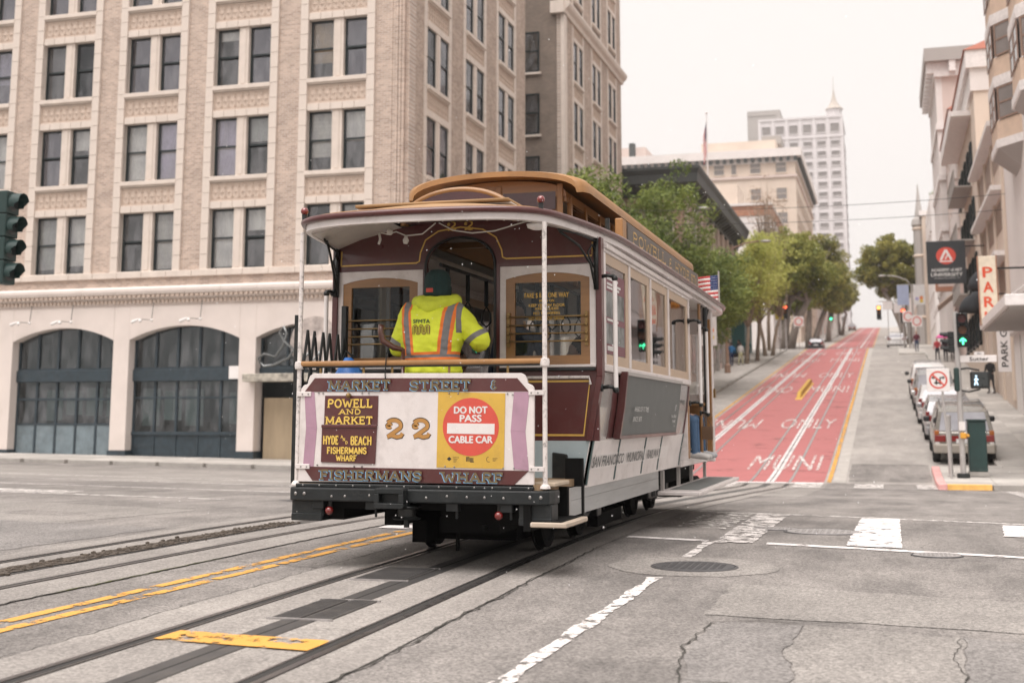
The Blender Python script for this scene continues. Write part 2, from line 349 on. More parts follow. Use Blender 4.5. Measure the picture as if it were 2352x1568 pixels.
# --- the track beds with grooved rails and the cable slot
TC = [(-30,-2.6),(5.5,-3.52),(12,-3.73),(20,-3.76),(36,-3.32),(124,-3.2),(430,-3.2)]
TW = [(-30,-6.75),(8,-6.93),(18,-6.95),(36,-6.3),(124,-6.05),(430,-6.05)]
def trk(T): return lambda y: sum(pl(T, y+d) for d in (-3,-2,-1,0,1,2,3))/7
def rails(T, y0, y1, bedL, bedR, mat, n):
    c = trk(T); G = .545
    f = lambda off: (lambda y: c(y)+off)
    strip('track_bed', f(-bedL), f(bedR), y0, y1, .008, mat, jag=.012, step=.2 if y1 < 40 else None, seed=n*7)
    for s in (-1, 1):
        strip('rail_groove', f(s*G-.034), f(s*G+.034), y0, y1, .011, M['groove'])
        strip('rail', f(min(s*.03, s*.075)+s*G), f(max(s*.03, s*.075)+s*G), y0, y1, .015, M['rail'])
        strip('rail', f(min(-s*.03, -s*.048)+s*G), f(max(-s*.03, -s*.048)+s*G), y0, y1, .014, M['rail'])
    strip('slot_plate', f(-.105), f(-.012), y0, y1, .012, M['slot'], jag=.006, jagB=0, seed=3)
    strip('slot_plate', f(.012), f(.115), y0, y1, .012, M['slot'], jag=0, jagB=.012, seed=5)
    strip('cable_slot', f(-.012), f(.012), y0, y1, .0115, M['groove'])
rails(TC, -12, 36.2, .98, .92, M['bed'], 1)
rails(TW, -12, 36.2, .95, 1.1, M['bed'], 2)
# --- red transit lane on the hill, with its rails, slots, yellow edges and words
def lane(y0, y1):
    strip('red_lane', -7.2, -1.85, y0, y1, .010, M['red_lane'])
    for T in (TC, TW):
        c = trk(T)
        for s in (-1, 1):
            strip('rail', (lambda y, c=c, s=s: c(y)+s*.545-.04), (lambda y, c=c, s=s: c(y)+s*.545+.04), y0, y1, .016, M['steel_pale'])
        strip('slot_plate', (lambda y, c=c: c(y)-.115), (lambda y, c=c: c(y)+.115), y0, y1, .016, M['slot_pale'])
        strip('cable_slot', (lambda y, c=c: c(y)-.015), (lambda y, c=c: c(y)+.015), y0, y1, .019, M['groove'])
    for x in (-7.38, -1.72): strip('road_marking', x-.06, x+.06, y0, y1, .014, M['yellow_paint'])
M['steel_pale'] = mk('rail_steel_pale', (.30,.28,.275), .4, .4, .15, 3)
M['slot_pale'] = mk('slot_concrete_pale', (.56,.53,.52), .7, 0, .25, 2)
lane(36.8, 124); lane(146, 430)
strip('kerb_line', -1.62, -1.28, 36.8, 124, .012, M['walk'])

# ------------------------------------------------------------------ lettering
def text_mb(body, height, spacing=1.0, xs=1.0, align='CENTER'):
    """outline letters of the built-in sans face as vertices and faces; x centred, baseline at 0"""
    c = bpy.data.curves.new('t', 'FONT'); c.body = body; c.size = 1; c.space_character = spacing; c.align_x = align; c.resolution_u = 3
    o = bpy.data.objects.new('t', c); COL.objects.link(o); dg = bpy.context.evaluated_depsgraph_get(); dg.update()
    me = bpy.data.meshes.new_from_object(o.evaluated_get(dg)); k = height/.71
    vs = [(v.co.x*k*xs, v.co.y*k, 0) for v in me.vertices]; fs = [tuple(p.vertices) for p in me.polygons]
    bpy.data.objects.remove(o); bpy.data.curves.remove(c); bpy.data.meshes.remove(me)
    return vs, fs
def frame(o, r, u):
    r, u = Vector(r).normalized(), Vector(u).normalized(); n = r.cross(u)
    m = Matrix.Identity(4)
    for i, v in enumerate((r, u, n, Vector(o))):
        for j in range(3): m[j][i] = v[j]
    return m
def sans(mb, body, F, height, dx=0, dy=0, xs=1.0, spacing=1.0, off=.002, bold=0, mi=None, width=None):
    vs, fs = text_mb(body, height, spacing, xs)
    if width and vs:
        w = max(v[0] for v in vs)-min(v[0] for v in vs); k = width/w; c = (max(v[0] for v in vs)+min(v[0] for v in vs))/2
        vs = [((v[0]-c)*k, v[1], v[2]) for v in vs]
    offs = [(0, 0)] if not bold else [(-bold, 0), (bold, 0), (0, bold*.7), (0, -bold*.7)]
    for i, (ox, oy) in enumerate(offs):
        mb.add([(F @ Vector((x+dx+ox, y+dy+oy, off+.0003*i)))[:] for x, y, z in vs], fs, mi)
def arc(cx, cy, rx, ry, a0, a1, n=10):
    return [(cx+rx*math.cos(math.radians(a0+(a1-a0)*i/n)), cy+ry*math.sin(math.radians(a0+(a1-a0)*i/n))) for i in range(n+1)]
# slab-serif sign painter's letters as strokes in a 1-high box: (width, [strokes], serif bars)
_S = {}
def _L(ch, w, strokes, hs=(), vs=()): _S[ch] = (w, strokes, hs, vs)
_L('A', .82, [[(.08,0),(.41,1)],[(.74,0),(.41,1)],[(.2,.33),(.62,.33)]], [(.08,0),(.74,0)])
_L('B', .72, [[(.14,0),(.14,1)],[(.14,1),(.4,1)]+arc(.4,.76,.22,.24,90,-90,8)+[(.14,.52)],[(.14,.52)]+arc(.42,.26,.25,.26,90,-90,8)+[(.14,0)]])
_L('C', .76, [arc(.42,.5,.32,.5,45,315,16)], (), [(.66,.85),(.66,.15)])
_L('D', .78, [[(.14,0),(.14,1)],[(.14,1),(.34,1)]+arc(.34,.5,.34,.5,90,-90,12)+[(.14,0)]])
_L('E', .68, [[(.14,0),(.14,1)],[(.14,1),(.6,1)],[(.14,.52),(.48,.52)],[(.14,0),(.6,0)]], [(.1,1),(.1,0)], [(.6,.93),(.6,.07),(.48,.52)])
_L('F', .66, [[(.14,0),(.14,1)],[(.14,1),(.6,1)],[(.14,.52),(.48,.52)]], [(.14,0),(.1,1)], [(.6,.93),(.48,.52)])
_L('H', .84, [[(.14,0),(.14,1)],[(.7,0),(.7,1)],[(.14,.5),(.7,.5)]], [(.14,0),(.14,1),(.7,0),(.7,1)])
_L('I', .36, [[(.18,0),(.18,1)]], [(.18,0),(.18,1)])
_L('K', .8, [[(.14,0),(.14,1)],[(.66,1),(.18,.45)],[(.32,.6),(.7,0)]], [(.14,0),(.14,1),(.68,0),(.64,1)])
_L('L', .66, [[(.14,0),(.14,1)],[(.14,0),(.58,0)]], [(.14,1),(.1,0)], [(.58,.09)])
_L('M', 1.0, [[(.14,0),(.14,1)],[(.86,0),(.86,1)],[(.14,1),(.5,.15)],[(.5,.15),(.86,1)]], [(.14,0),(.86,0),(.12,1),(.88,1)])
_L('N', .86, [[(.14,0),(.14,1)],[(.72,0),(.72,1)],[(.14,1),(.72,0)]], [(.14,0),(.1,1),(.72,1)])
_L('O', .82, [arc(.41,.5,.32,.5,90,450,20)])
_L('P', .7, [[(.14,0),(.14,1)],[(.14,1),(.38,1)]+arc(.38,.74,.24,.26,90,-90,8)+[(.14,.48)]], [(.14,0)])
_L('R', .78, [[(.14,0),(.14,1)],[(.14,1),(.4,1)]+arc(.4,.76,.24,.24,90,-90,8)+[(.14,.52)],[(.4,.5),(.66,0)]], [(.14,0),(.68,0)])
_L('S', .68, [arc(.34,.75,.25,.25,20,270,12)+arc(.34,.25,.26,.25,90,-160,12)], (), [(.6,.84),(.08,.16)])
_L('T', .74, [[(.37,0),(.37,1)],[(.08,1),(.66,1)]], [(.37,0)], [(.08,.92),(.66,.92)])
_L('U', .82, [[(.14,1),(.14,.3)]+arc(.41,.3,.27,.3,180,360,10)+[(.68,1)]], [(.14,1),(.68,1)])
_L('W', 1.08, [[(.08,1),(.32,0)],[(.32,0),(.54,.8)],[(.54,.8),(.78,0)],[(.78,0),(1.0,1)]], [(.08,1),(1.0,1)])
_L('Y', .8, [[(.08,1),(.4,.5)],[(.72,1),(.4,.5)],[(.4,.5),(.4,0)]], [(.08,1),(.72,1),(.4,0)])
_L('&', .7, [arc(.36,.76,.2,.24,30,270,10)+[(.36,.52),(.48,.52)],arc(.34,.27,.26,.27,90,350,12)])
_L('2', .80, [arc(.20,.66,.07,.07,0,340,10),arc(.38,.68,.27,.32,150,-25,14)+[(.46,.36),(.16,.04)],[(.13,.03),(.3,.12),(.5,.02),(.66,.07),(.72,.24)]])
_L('8', .7, [arc(.35,.76,.2,.24,90,450,14),arc(.35,.27,.26,.27,90,450,14)])
def ribbon(mb, F, pts, w, off, mi=None):
    n = len(pts); closed = n > 2 and math.dist(pts[0], pts[-1]) < 1e-6
    vs = []
    for i in range(n):
        a = pts[i-1] if i else (pts[-2] if closed else pts[0]); b = pts[i+1] if i < n-1 else (pts[1] if closed else pts[-1])
        dx, dy = b[0]-a[0], b[1]-a[1]; l = math.hypot(dx, dy) or 1; nx, ny = -dy/l*w/2, dx/l*w/2
        vs += [(F @ Vector((pts[i][0]+nx, pts[i][1]+ny, off)))[:], (F @ Vector((pts[i][0]-nx, pts[i][1]-ny, off)))[:]]
    mb.add(vs, [(2*i, 2*i+1, 2*i+3, 2*i+2) for i in range(n-1)], mi)
def slab(mb, body, F, h, width=None, w=.16, sw=.24, sh=.09, gap=.08, dx=0, dy=0, off=.002, mi=None, serif=True, grow=0):
    tot = sum((_S[c][0] if c in _S else .42)+gap for c in body)-gap; kx = (width/tot) if width else h; x = dx-tot*kx/2; st = off
    for c in body:
        if c not in _S: x += (.42+gap)*kx; continue
        wd, strokes, hs, vs = _S[c]
        for s in strokes:
            inner = [(x+p[0]*kx, dy+(.06+.88*p[1])*h) for p in s]; ribbon(mb, F, inner, w*h+grow, st, mi); st += .0004
        if serif:
            for px, py in hs:
                cx, cy = x+px*kx, dy+(sh/2+(1-sh)*py)*h; ribbon(mb, F, [(cx-sw*kx/2-grow/2, cy), (cx+sw*kx/2+grow/2, cy)], sh*h+grow, st, mi); st += .0004
            for px, py in vs:
                cx, cy = x+px*kx, dy+(.06+.88*py)*h; ribbon(mb, F, [(cx, cy-.13*h-grow/2), (cx, cy+.13*h+grow/2)], sh*kx+grow, st, mi); st += .0004
        x += (wd+gap)*kx
# ------------------------------------------------------------------ road markings, covers, patches
M['white_worn2'] = mk_paint('white_line_worn', (.70,.66,.63), .475, 9)
for x in (-5.32, -5.12):
    strip('road_marking', x-.05, x+.05, -12, 13.6, .006, M['yellow_paint'], jag=.018, step=.15, seed=x)
cT = trk(TC)
patch('road_marking', [(cT(6.5)-.50,6.53),(cT(6.5)+.50,6.44),(cT(6.8)+.50,6.76),(cT(6.8)-.50,6.83)], .0175, M['yellow_paint'], .012)
strip('road_marking', -1.885, -1.785, 1.5, 10.2, .006, M['white_worn2'], jag=.035, step=.06, seed=4)
strip('road_marking', -1.875, -1.785, 11.75, 13.3, .006, M['white_worn2'], jag=.03, step=.06, seed=9)
# south crosswalk: two edge lines and wide bars
def cross_y(x): return 12.95-.22*x if x < 0 else 12.95-.30*x
patch('road_marking', [(-2.75,13.55),(-1.86,13.32),(-1.86,13.50),(-2.75,13.74)], .006, M['white_paint'], .02)
patch('road_marking', [(-1.25,13.18),(1.3,12.42),(1.3,12.60),(-1.25,13.38)], .0062, M['white_paint'], .03)
patch('road_marking', [(-2.7,18.5),(-1.7,18.25),(3.2,16.3),(3.2,16.5),(-1.7,18.45),(-2.7,18.72)], .0062, M['white_worn'], .02)
patch('road_marking', [(-1.78,13.2),(-1.38,13.25),(-1.38,18.1),(-1.82,18.25)], .010, M['white_worn'], .03)
patch('road_marking', [(-2.5,15.2),(-1.86,15.0),(-1.86,18.2),(-2.5,18.4)], .010, M['white_half'] if 'white_half' in M else mk_paint('white_road_paint_thin', (.7,.67,.63), .55, 7), .05)
patch('road_marking', [(-.47,13.25),(.06,13.1),(.06,17.55),(-.42,17.75)], .010, M['white_paint'], .02)
patch('road_marking', [(1.12,14.9),(3.2,14.3),(3.2,16.1),(1.25,16.75)], .010, M['white_paint'], .03)
# the far crosswalk and the stop lines of the crossing
strip('road_marking', -9, 2.5, 34.3, 34.5, .0125, M['white_worn'], jag=0)
for x in (-8.2,-6.4,-4.9,-2.6,-1.0,.6): strip('road_marking', x, x+.75, 34.5, 36.4, .0165, M['white_worn'])
strip('road_marking', -7.2, -1.85, 36.45, 36.75, .0135, M['white_paint'])
for x0, x1, y in ((-40,-10.5,26.2),(-40,-10.2,29.2),(-28,-10.0,22.6),(-24,-10.5,18.8)):
    strip('road_marking', x0, x1, y, y+.22, .0065, M['white_worn'])
for x in (-16,-21,-26): patch('road_marking', [(x,19.2),(x+2.2,19.1),(x+2.0,20.1),(x-.2,20.2)], .0066, M['white_worn'], .04)
for x in (2.6, 4.4):
    for k in range(3): strip('road_marking', x+k*.55, x+k*.55+.3, 22, 33.4, .0065, M['white_worn'])
strip('road_marking', -5.0, -4.88, 13.9, 16, .0065, M['yellow_paint'])
patch('road_marking', [(-5.75,13.9),(-4.6,13.75),(-4.6,14.2),(-5.75,14.4)], .0095, M['white_paint'], .03)
# asphalt repairs and the rough trench beside the far track
patch('asphalt_patch', [(-1.02,5.2),(-1.0,6.3),(-1.12,7.3),(-1.08,8.15),(-.55,8.15),(-.62,7.2),(-.5,6.6),(-.62,5.2)], .004, M['patch_dark'], .05, 1)
patch('asphalt_patch', [(-.61,5.2),(-.49,6.6),(-.61,7.2),(-.54,8.15),(.34,7.93),(.26,6.5),(.3,5.2)], .004, M['patch_light'], .05, 1)
patch('asphalt_patch', [(.31,5.2),(.27,6.5),(.35,7.93),(1.9,7.5),(1.9,5.2)], .004, M['patch_dark'], .05, 1)
patch('asphalt_patch', [(-1.2,8.4),(-1.2,10.0),(1.9,9.3),(1.9,7.9),(.4,8.25)], .004, M['patch_light'], .05, 4)
strip('asphalt_patch', -1.2, 1.05, 37.2, 41.2, .0075, M['asphalt'], jag=.05)
patch('asphalt_patch', [(-30,15.5),(-9.6,13.2),(-9.4,16.2),(-30,18.6)], .003, M['patch_light'], .08, 5)
patch('asphalt_patch', [(-30,9.5),(-8.2,9.4),(-8.1,13.2),(-30,15.2)], .0032, M['patch_dark'], .08, 6)
strip('trench', lambda y: trk(TW)(y)-.2, lambda y: trk(TW)(y)+.08, 4.5, 14.2, .0185, M['rubble'], jag=.05, step=.12)
b = MB()
rnd = random.Random(3)
for i in range(900):
    y = rnd.uniform(4.5, 14.2); x = trk(TW)(y)-.06+rnd.gauss(0, .075); r = rnd.uniform(.008,.028)
    b.sphere((x, y, gz(x,y)+.018), r, 5, 3, (1,1.2,.6))
o = b.build('gravel', M['rubble']); tag(o, 'loose dark broken asphalt lying in the trench beside the far rail', 'gravel', kind='stuff')
# cracks as thin dark inlays
M['crack'] = mk('crack_grime', (.05,.047,.04), .95, 0, .4, 20)
M['moss'] = mk('moss', (.10,.11,.025), .95, 0, .4, 20)
def crack(pts, w, mat='crack', seed=0, dz=.008):
    out = []
    for (x,y),(x2,y2) in zip(pts, pts[1:]):
        n = max(2, int(math.hypot(x2-x,y2-y)/.05))
        for k in range(n):
            t = k/n; px, py = lerp(x,x2,t), lerp(y,y2,t)
            out.append((px+.035*noise.noise((px*7+seed,py*7,0)), py+.05*noise.noise((px*7,py*7+seed,4))))
    b = MB(); n = len(out); vs = []
    for i in range(n):
        a, c = out[max(0,i-1)], out[min(n-1,i+1)]; dx, dy = c[0]-a[0], c[1]-a[1]; l = math.hypot(dx,dy) or 1
        ww = w*.8*(.35+1.1*abs(noise.noise((i*.31+seed,2,0))))*(min(1,i/4,(n-1-i)/4)+.05)
        for s in (1,-1): x = out[i][0]-s*dy/l*ww; y = out[i][1]+s*dx/l*ww; vs.append((x,y,gz(x,y)+dz))
    b.add(vs, [(2*i,2*i+1,2*i+3,2*i+2) for i in range(n-1)]); struct(b.build('road_crack', M[mat]))
crack([(-1.03,5.3),(-1.02,6.2),(-1.15,7.2),(-1.1,8.1),(-.75,8.25),(-.5,8.15)], .011, seed=1)
crack([(-.9,6.05),(-.5,5.95),(-.2,5.9)], .012, seed=2); crack([(-1.07,6.35),(-.75,6.25),(-.55,6.3)], .012, seed=3); crack([(-.55,6.3),(-.5,5.6)], .008, seed=4)
crack([(.35,7.95),(.27,7.3),(.3,6.7),(.24,6.2)], .006, seed=5)
crack([(-1.04,5.55),(-1.03,6.2)], .022, 'moss', 6, .010)
crack([(-6.4,10.3),(-5.2,10.2),(-4.6,10.0),(-4.55,9.9)], .012, seed=8, dz=.0068)
for f_, w, s in ((lambda y: cT(y)+.93, .016, 11), (lambda y: cT(y)-.99, .01, 12)):
    crack([(f_(y)+.02*math.sin(y*3), y) for y in [2+.5*i for i in range(22)]], w, seed=s, dz=.0092)
crack([(trk(TW)(y)+1.1, y) for y in [4+.5*i for i in range(22)]], .016, seed=15, dz=.0092); crack([(trk(TW)(y)+1.11, y) for y in [8+.5*i for i in range(6)]], .01, 'moss', 16, .0095)
# iron covers: things of their own
def disc(name, label, x, y, r, mat, stretch=1.0, ring=True, group=None, rz=0):
    t = thing(name, label, 'manhole cover', (x, y, gz(x,y)), rz, group)
    b = MB(); b.lathe([(r*1.06,-.03),(r*1.06,.008),(r*1.0,.012),(r*.98,.004)], (0,0,0), 36); 
    for i, p in enumerate(b.v): b.v[i] = (p[0]*stretch, p[1], p[2])
    b.build('rim', M['iron'] if ring else mat, t, smooth=40)
    b = MB(); b.lathe([(r*.965,-.02),(r*.965,.011),(r*.9,.013),(1e-3,.013)], (0,0,0), 36)
    for i in range(-5, 6):
        for j in range(-5, 6):
            if i*i+j*j < 22: b.box((i-.3)*r*.17,(i+.3)*r*.17,(j-.3)*r*.17,(j+.3)*r*.17,.012,.0165)
    for i, p in enumerate(b.v): b.v[i] = (p[0]*stretch, p[1], p[2])
    b.build('lid', mat, t, smooth=40)
    return t
patch('asphalt_patch', [(-1.66+.72*math.cos(a*PI/12), 11.05+.72*math.sin(a*PI/12)*1.0) for a in range(24)], .0034, M['patch_light'], .05, 9)
disc('manhole_cover', 'round dark iron manhole cover in the asphalt on the dashed lane line', -1.65, 11.02, .35, M['iron'])
disc('manhole_cover', 'long oval pale metal cover plate inside the near crosswalk', -.78, 14.95, .36, M['iron_pale'], 1.15)
disc('manhole_cover', 'small pale oval cover beside the oval plate in the crosswalk', -1.33, 15.25, .2, M['iron_pale'], 1.3)
disc('manhole_cover', 'small ringed cover on the near crosswalk line at right', .36, 12.55, .2, M['iron_pale'], 1.1)
disc('manhole_cover', 'dark flat utility cover in the far left of the crossing', -8.9, 19.3, .45, M['iron'], 1.8)
def hatch(label, yc, L, w0, w1, mat):
    c = trk(TC); x = c(yc); t = thing('access_hatch', label, 'hatch', (x, yc, gz(x, yc)), .035)
    for x0, x1 in ((w0, -.012), (.012, w1)):
        b = MB(); b.box(x0, x1, -L/2, L/2, -.02, .0185); pn = b.build('hatch_plate', mat, t, bevel=.003)
        b = MB()
        for k in range(int(L/.05)): b.box(x0+.02, x1-.02, -L/2+.02+k*.05, -L/2+.035+k*.05, .018, .0212)
        b.build('tread_ribs', mat, pn)
    b = MB()
    for s in (-1, 1): b.box(w0-.02, w1+.02, s*L/2-.012, s*L/2+.012, -.02, .0195)
    b.build('frame', M['iron_pale'], t)
    return t
hatch('dark iron slot hatch with rough edges in front of the car between the rails', 7.85, .85, -.2, .2, M['slot'])
hatch('ribbed iron hatch between the rails in the shadow under the car', 9.75, .8, -.42, .02, M['slot'])
# words on the red lane, laid flat on the hill
def road_word(body, xc, y0, y1, w, flip=False):
    vs, fs = text_mb(body, 1.0); mnx, mxx = min(v[0] for v in vs), max(v[0] for v in vs)
    b = MB(); out = []
    for x, y, z in vs:
        px = (x-(mnx+mxx)/2)/(mxx-mnx)*w; py = y*(y1-y0)
        X, Y = (xc+px, y0+py) if not flip else (xc-px, y1-py)
        out.append((X, Y, gz(X, Y)+.024))
    b.add(out, fs); struct(b.build('road_marking', M['white_worn']))
for w_, y0, y1 in (('MUNI',39.6,43.2),('ONLY',51.6,55.4),('MUNI',70,74.6),('ONLY',82,86.6),('MUNI',100,105),('ONLY',111,116)):
    road_word(w_, -3.2, y0, y1, 2.15)
for w_, y0, y1 in (('MUNI',51.2,55.0),('ONLY',69.6,74.2),('MUNI',82,86.6),('ONLY',99.6,104.6),('MUNI',110.6,115.6)):
    road_word(w_, -6.15, y0, y1, 2.0, True)
# yellow wedge standing on the lane between the tracks
t = thing('lane_divider', 'long low mustard yellow divider lying on the red lane between the tracks', 'divider', (-4.4, 65.5, gz(-4.4, 65.5)))
_s = (gz(-4.4, 76.5)-gz(-4.4, 65.5))/11.
b = MB(); b.loft([[(-.12,y,y*_s-.1),(.12,y,y*_s-.1),(.08,y,y*_s+h_),(-.10,y,y*_s+h_)] for y, h_ in ((0,.03),(1.2,.30),(10.2,.34),(11,.26))]); b.build('beam', mk('mustard_board', (.48,.29,.035), .6, 0, .1, 1), t, bevel=.02)
b = MB(); b.loft([[(-.14,y,y*_s-.1),(.20,y,y*_s-.1),(.18,y,y*_s+.05),(-.14,y,y*_s+.05)] for y in (-.3,11.2)]); b.build('base', mk('yellow_base', (.70,.45,.12), .7), t)

# ------------------------------------------------------------------ sidewalks and kerbs
def walk(name, poly_fn, mat, x0, x1, y0, y1, h=.14, zf=None):
    zf = zf or gz
    b = MB(); ys = ys_between(y0, y1); n = max(1, int((x1-x0)/2)); xs = [x0+(x1-x0)*i/n for i in range(n+1)]
    top = [[(x, y, zf(x,y)+h) for x in xs] for y in ys]
    b.v = [p for r in top for p in r]; n1 = n+1
    b.f = [(j*n1+k, j*n1+k+1, (j+1)*n1+k+1, (j+1)*n1+k) for j in range(len(ys)-1) for k in range(n)]
    m = len(b.v)
    ring = [j*n1 for j in range(len(ys))]+[(len(ys)-1)*n1+k for k in range(1,n1)]+[j*n1+n for j in range(len(ys)-2,-1,-1)]+[k for k in range(n-1,0,-1)]
    for i in ring: x, y, z = b.v[i]; b.v.append((x, y, z-h-.4))
    r = len(ring); b.f += [(ring[i], ring[(i+1) % r], m+(i+1) % r, m+i) for i in range(r)]; b.mi = [0]*len(b.f)
    return struct(b.build(name, mat))
def slabs(parent, x0, x1, y0, y1, sx, sy, h, zf=gz, skip=None):
    """paving slabs proud of the sidewalk with open joints, each its own piece"""
    nx_, ny_ = int(round((x1-x0)/sx)), int(round((y1-y0)/sy)); g = .012
    for i in range(nx_):
        for j in range(ny_):
            a, c = x0+i*(x1-x0)/nx_, y0+j*(y1-y0)/ny_; a2, c2 = a+(x1-x0)/nx_, c+(y1-y0)/ny_
            if skip and skip((a+a2)/2, (c+c2)/2): continue
            b = MB(); dz = random.uniform(.004, .009); q = [(a+g,c+g),(a2-g,c+g),(a2-g,c2-g),(a+g,c2-g)]
            b.add([(x,y,zf(x,y)+h-.02) for x,y in q]+[(x,y,zf(x,y)+h+dz) for x,y in q], [(4,5,6,7),(0,1,5,4),(1,2,6,5),(2,3,7,6),(3,0,4,7)])
            o = b.build('paving_slab', random.choice((M['walk'], M['walk'], M['walk2'], M['walk3'])), parent)
M['walk2'] = mk('sidewalk_concrete_pale', (.47,.445,.41), .85, 0, .12, 1.5, .2, 60, dirt=(.25,.23,.21), dirt_amt=.4, dirt_s=1.2)
M['walk3'] = mk('sidewalk_concrete_dull', (.34,.32,.295), .85, 0, .12, 1.5, .2, 60, dirt=(.2,.18,.17), dirt_amt=.4, dirt_s=1.2)
def kerb_run(x0, x1, y0, y1, n, mats, h=.15, zf=gz):
    for i in range(n):
        a = i/n; c = (i+1)/n-.004
        xa, xb = (x0, x1) if abs(y1-y0) > abs(x1-x0) else (lerp(x0,x1,a), lerp(x0,x1,c))
        ya, yb = (lerp(y0,y1,a), lerp(y0,y1,c)) if abs(y1-y0) > abs(x1-x0) else (y0, y1)
        b = MB(); q = [(xa,ya),(xb,ya),(xb,yb),(xa,yb)]
        b.add([(x,y,zf(x,y)-.2) for x,y in q]+[(x,y,zf(x,y)+h) for x,y in q], [(4,5,6,7),(0,1,5,4),(1,2,6,5),(2,3,7,6),(3,0,4,7)])
        struct(b.build('kerb', mats[i % len(mats)], bevel=.015))
sw = walk('sidewalk_west_sutter', None, M['walk'], -60, -13.0, 38.6, 43.2, .13)
slabs(sw, -40, -17.2, 38.75, 43.0, 1.15, 1.06, .13)
kerb_run(-60, -13, 38.4, 38.62, 26, [M['kerb']], .14)
walk('sidewalk_west_powell', None, M['walk'], -17.0, -9.2, 43.3, 121, .13)
kerb_run(-9.22, -9.0, 43.3, 121, 32, [M['kerb']], .15)
walk('sidewalk_west_powell', None, M['walk'], -17.0, -9.2, 148, 400, .13)
se = walk('sidewalk_east', None, M['walk'], 1.3, 9, 34.6, 39.8, .13)
slabs(se, 1.32, 6.2, 34.75, 39.75, 1.2, 1.25, .13)
kerb_run(1.1, 1.32, 34.4, 39.8, 5, [M['kerb_red']], .15)
kerb_run(1.32, 9, 34.4, 34.62, 7, [M['kerb_yel'] if 'kerb_yel' in M else mk('kerb_yellow_paint', (.72,.42,.12), .75), M['kerb']], .15)
kerb_run(1.3, 3.1, 39.8, 40.0, 2, [M['kerb']], .15)
se = walk('sidewalk_east', None, M['walk'], 3.1, 9, 39.8, 120, .13)
slabs(se, 3.12, 5.2, 40, 70, 1.04, 1.25, .13)
kerb_run(2.95, 3.1, 40, 110, 30, [M['kerb'], M['kerb'], M['walk2']], .15)
walk('sidewalk_east', None, M['walk2'], .9, 3.1, 110, 119, .14)
walk('sidewalk_east', None, M['walk2'], 1.5, 3.05, 84, 93, .14)
walk('sidewalk_east', None, M['walk2'], .5, 9, 150, 420, .14)
walk('sidewalk_west_powell', None, M['walk'], -13.0, -9.2, 38.6, 43.3, .13)
# ------------------------------------------------------------------ building materials
M['brickS'] = mk_brick('tan_brick_south', (.53,.405,.325), (.34,.245,.195), (.55,.485,.435), 0)
M['brickE'] = mk_brick('tan_brick_east_shaded', (.47,.36,.285), (.30,.215,.17), (.47,.415,.37), 1)  # same brick darkened for the dimmer east-facing walls
M['brickW'] = mk_brick('brown_brick', (.21,.16,.125), (.165,.125,.10), (.19,.165,.14), 0)
M['brickP'] = mk_brick('salmon_brick', (.42,.25,.20), (.36,.21,.165), (.42,.34,.30), 0)
M['stone'] = mk('cream_terracotta', (.63,.55,.485), .6, 0, .07, 2.5, .1, 40, dirt=(.42,.36,.30), dirt_amt=.35, dirt_s=1.5)
M['panel'] = mk('buff_terracotta', (.54,.435,.36), .65, 0, .1, 4, .15, 40, dirt=(.36,.28,.22), dirt_amt=.4, dirt_s=6)
M['stucco'] = mk('white_stucco', (.66,.585,.54), .8, 0, .05, 1.2, .15, 30, dirt=(.48,.42,.37), dirt_amt=.3, dirt_s=.8)
M['sash'] = mk('dark_green_sash', (.008,.016,.018), .4, 0, .2, 6)
M['navy'] = mk('navy_timber', (.022,.037,.048), .5, 0, .3, 5, dirt=(.08,.09,.10), dirt_amt=.3, dirt_s=3)
M['board'] = mk('bluegrey_boards', (.15,.19,.21), .45, 0, .3, 2, dirt=(.25,.28,.29), dirt_amt=.4, dirt_s=2.5)
M['ply'] = mk('tan_plywood', (.36,.28,.185), .7, 0, .12, 3, stretch=(1,1,.2))
M['glassW'] = mk_glass('window_glass', (.965,.975,.97), .045, refl_film=.22)
M['glassX'] = mk_glass('window_glass_dark', (.80,.84,.86), .01, refl_film=.16)
M['glassV'] = mk_glass('window_glass_violet', (.86,.85,.91), .085, refl_film=.22)
M['glassD'] = mk_glass('shop_glass', (.66,.74,.74), .03, refl_film=.2)
M['blind'] = mk('roller_blind', (.74,.71,.69), .8, 0, .06, 2)
M['blind2'] = mk('grey_blind', (.42,.42,.41), .8, 0, .12, 2)
M['blind3'] = mk('slatted_blind', (.56,.53,.50), .7, 0, .25, 30, stretch=(.02,1,1))
M['inside'] = mk('dim_room', (.075,.078,.08), .9, 0, .4, .6)
M['warm_board'] = mk('brown_card', (.42,.31,.21), .8)
M['shopin'] = mk('shop_inside', (.022,.027,.027), .8, 0, .5, .8)
def wobj(o, F, a, y, z, parent):
    """place a shared-mesh piece at facade coordinates"""
    m = F @ Matrix.Translation((a, y, z)); off = parent.matrix_basis.translation.copy()
    o.parent = parent; o.matrix_basis = Matrix.Translation(-off) @ m
    return o
def sash_mesh(w, h):
    b = MB(); t = .065
    b.box(0,t,0,.09,0,h); b.box(w-t,w,0,.09,0,h); b.box(t,w-t,0,.09,h-.08,h); b.box(t,w-t,0,.1,0,.09)
    b.box(t,w-t,.012,.07,h*.52-.035,h*.52+.035)
    b.box(t,t+.035,.02,.06,.09,h*.52-.035); b.box(w-t-.035,w-t,.02,.06,.09,h*.52-.035)
    return b.mesh('window', M['sash'])
def pane_mesh(w, h, mat):
    b = MB(); b.box(0,w,0,.006,0,h); return b.mesh('pane', mat)
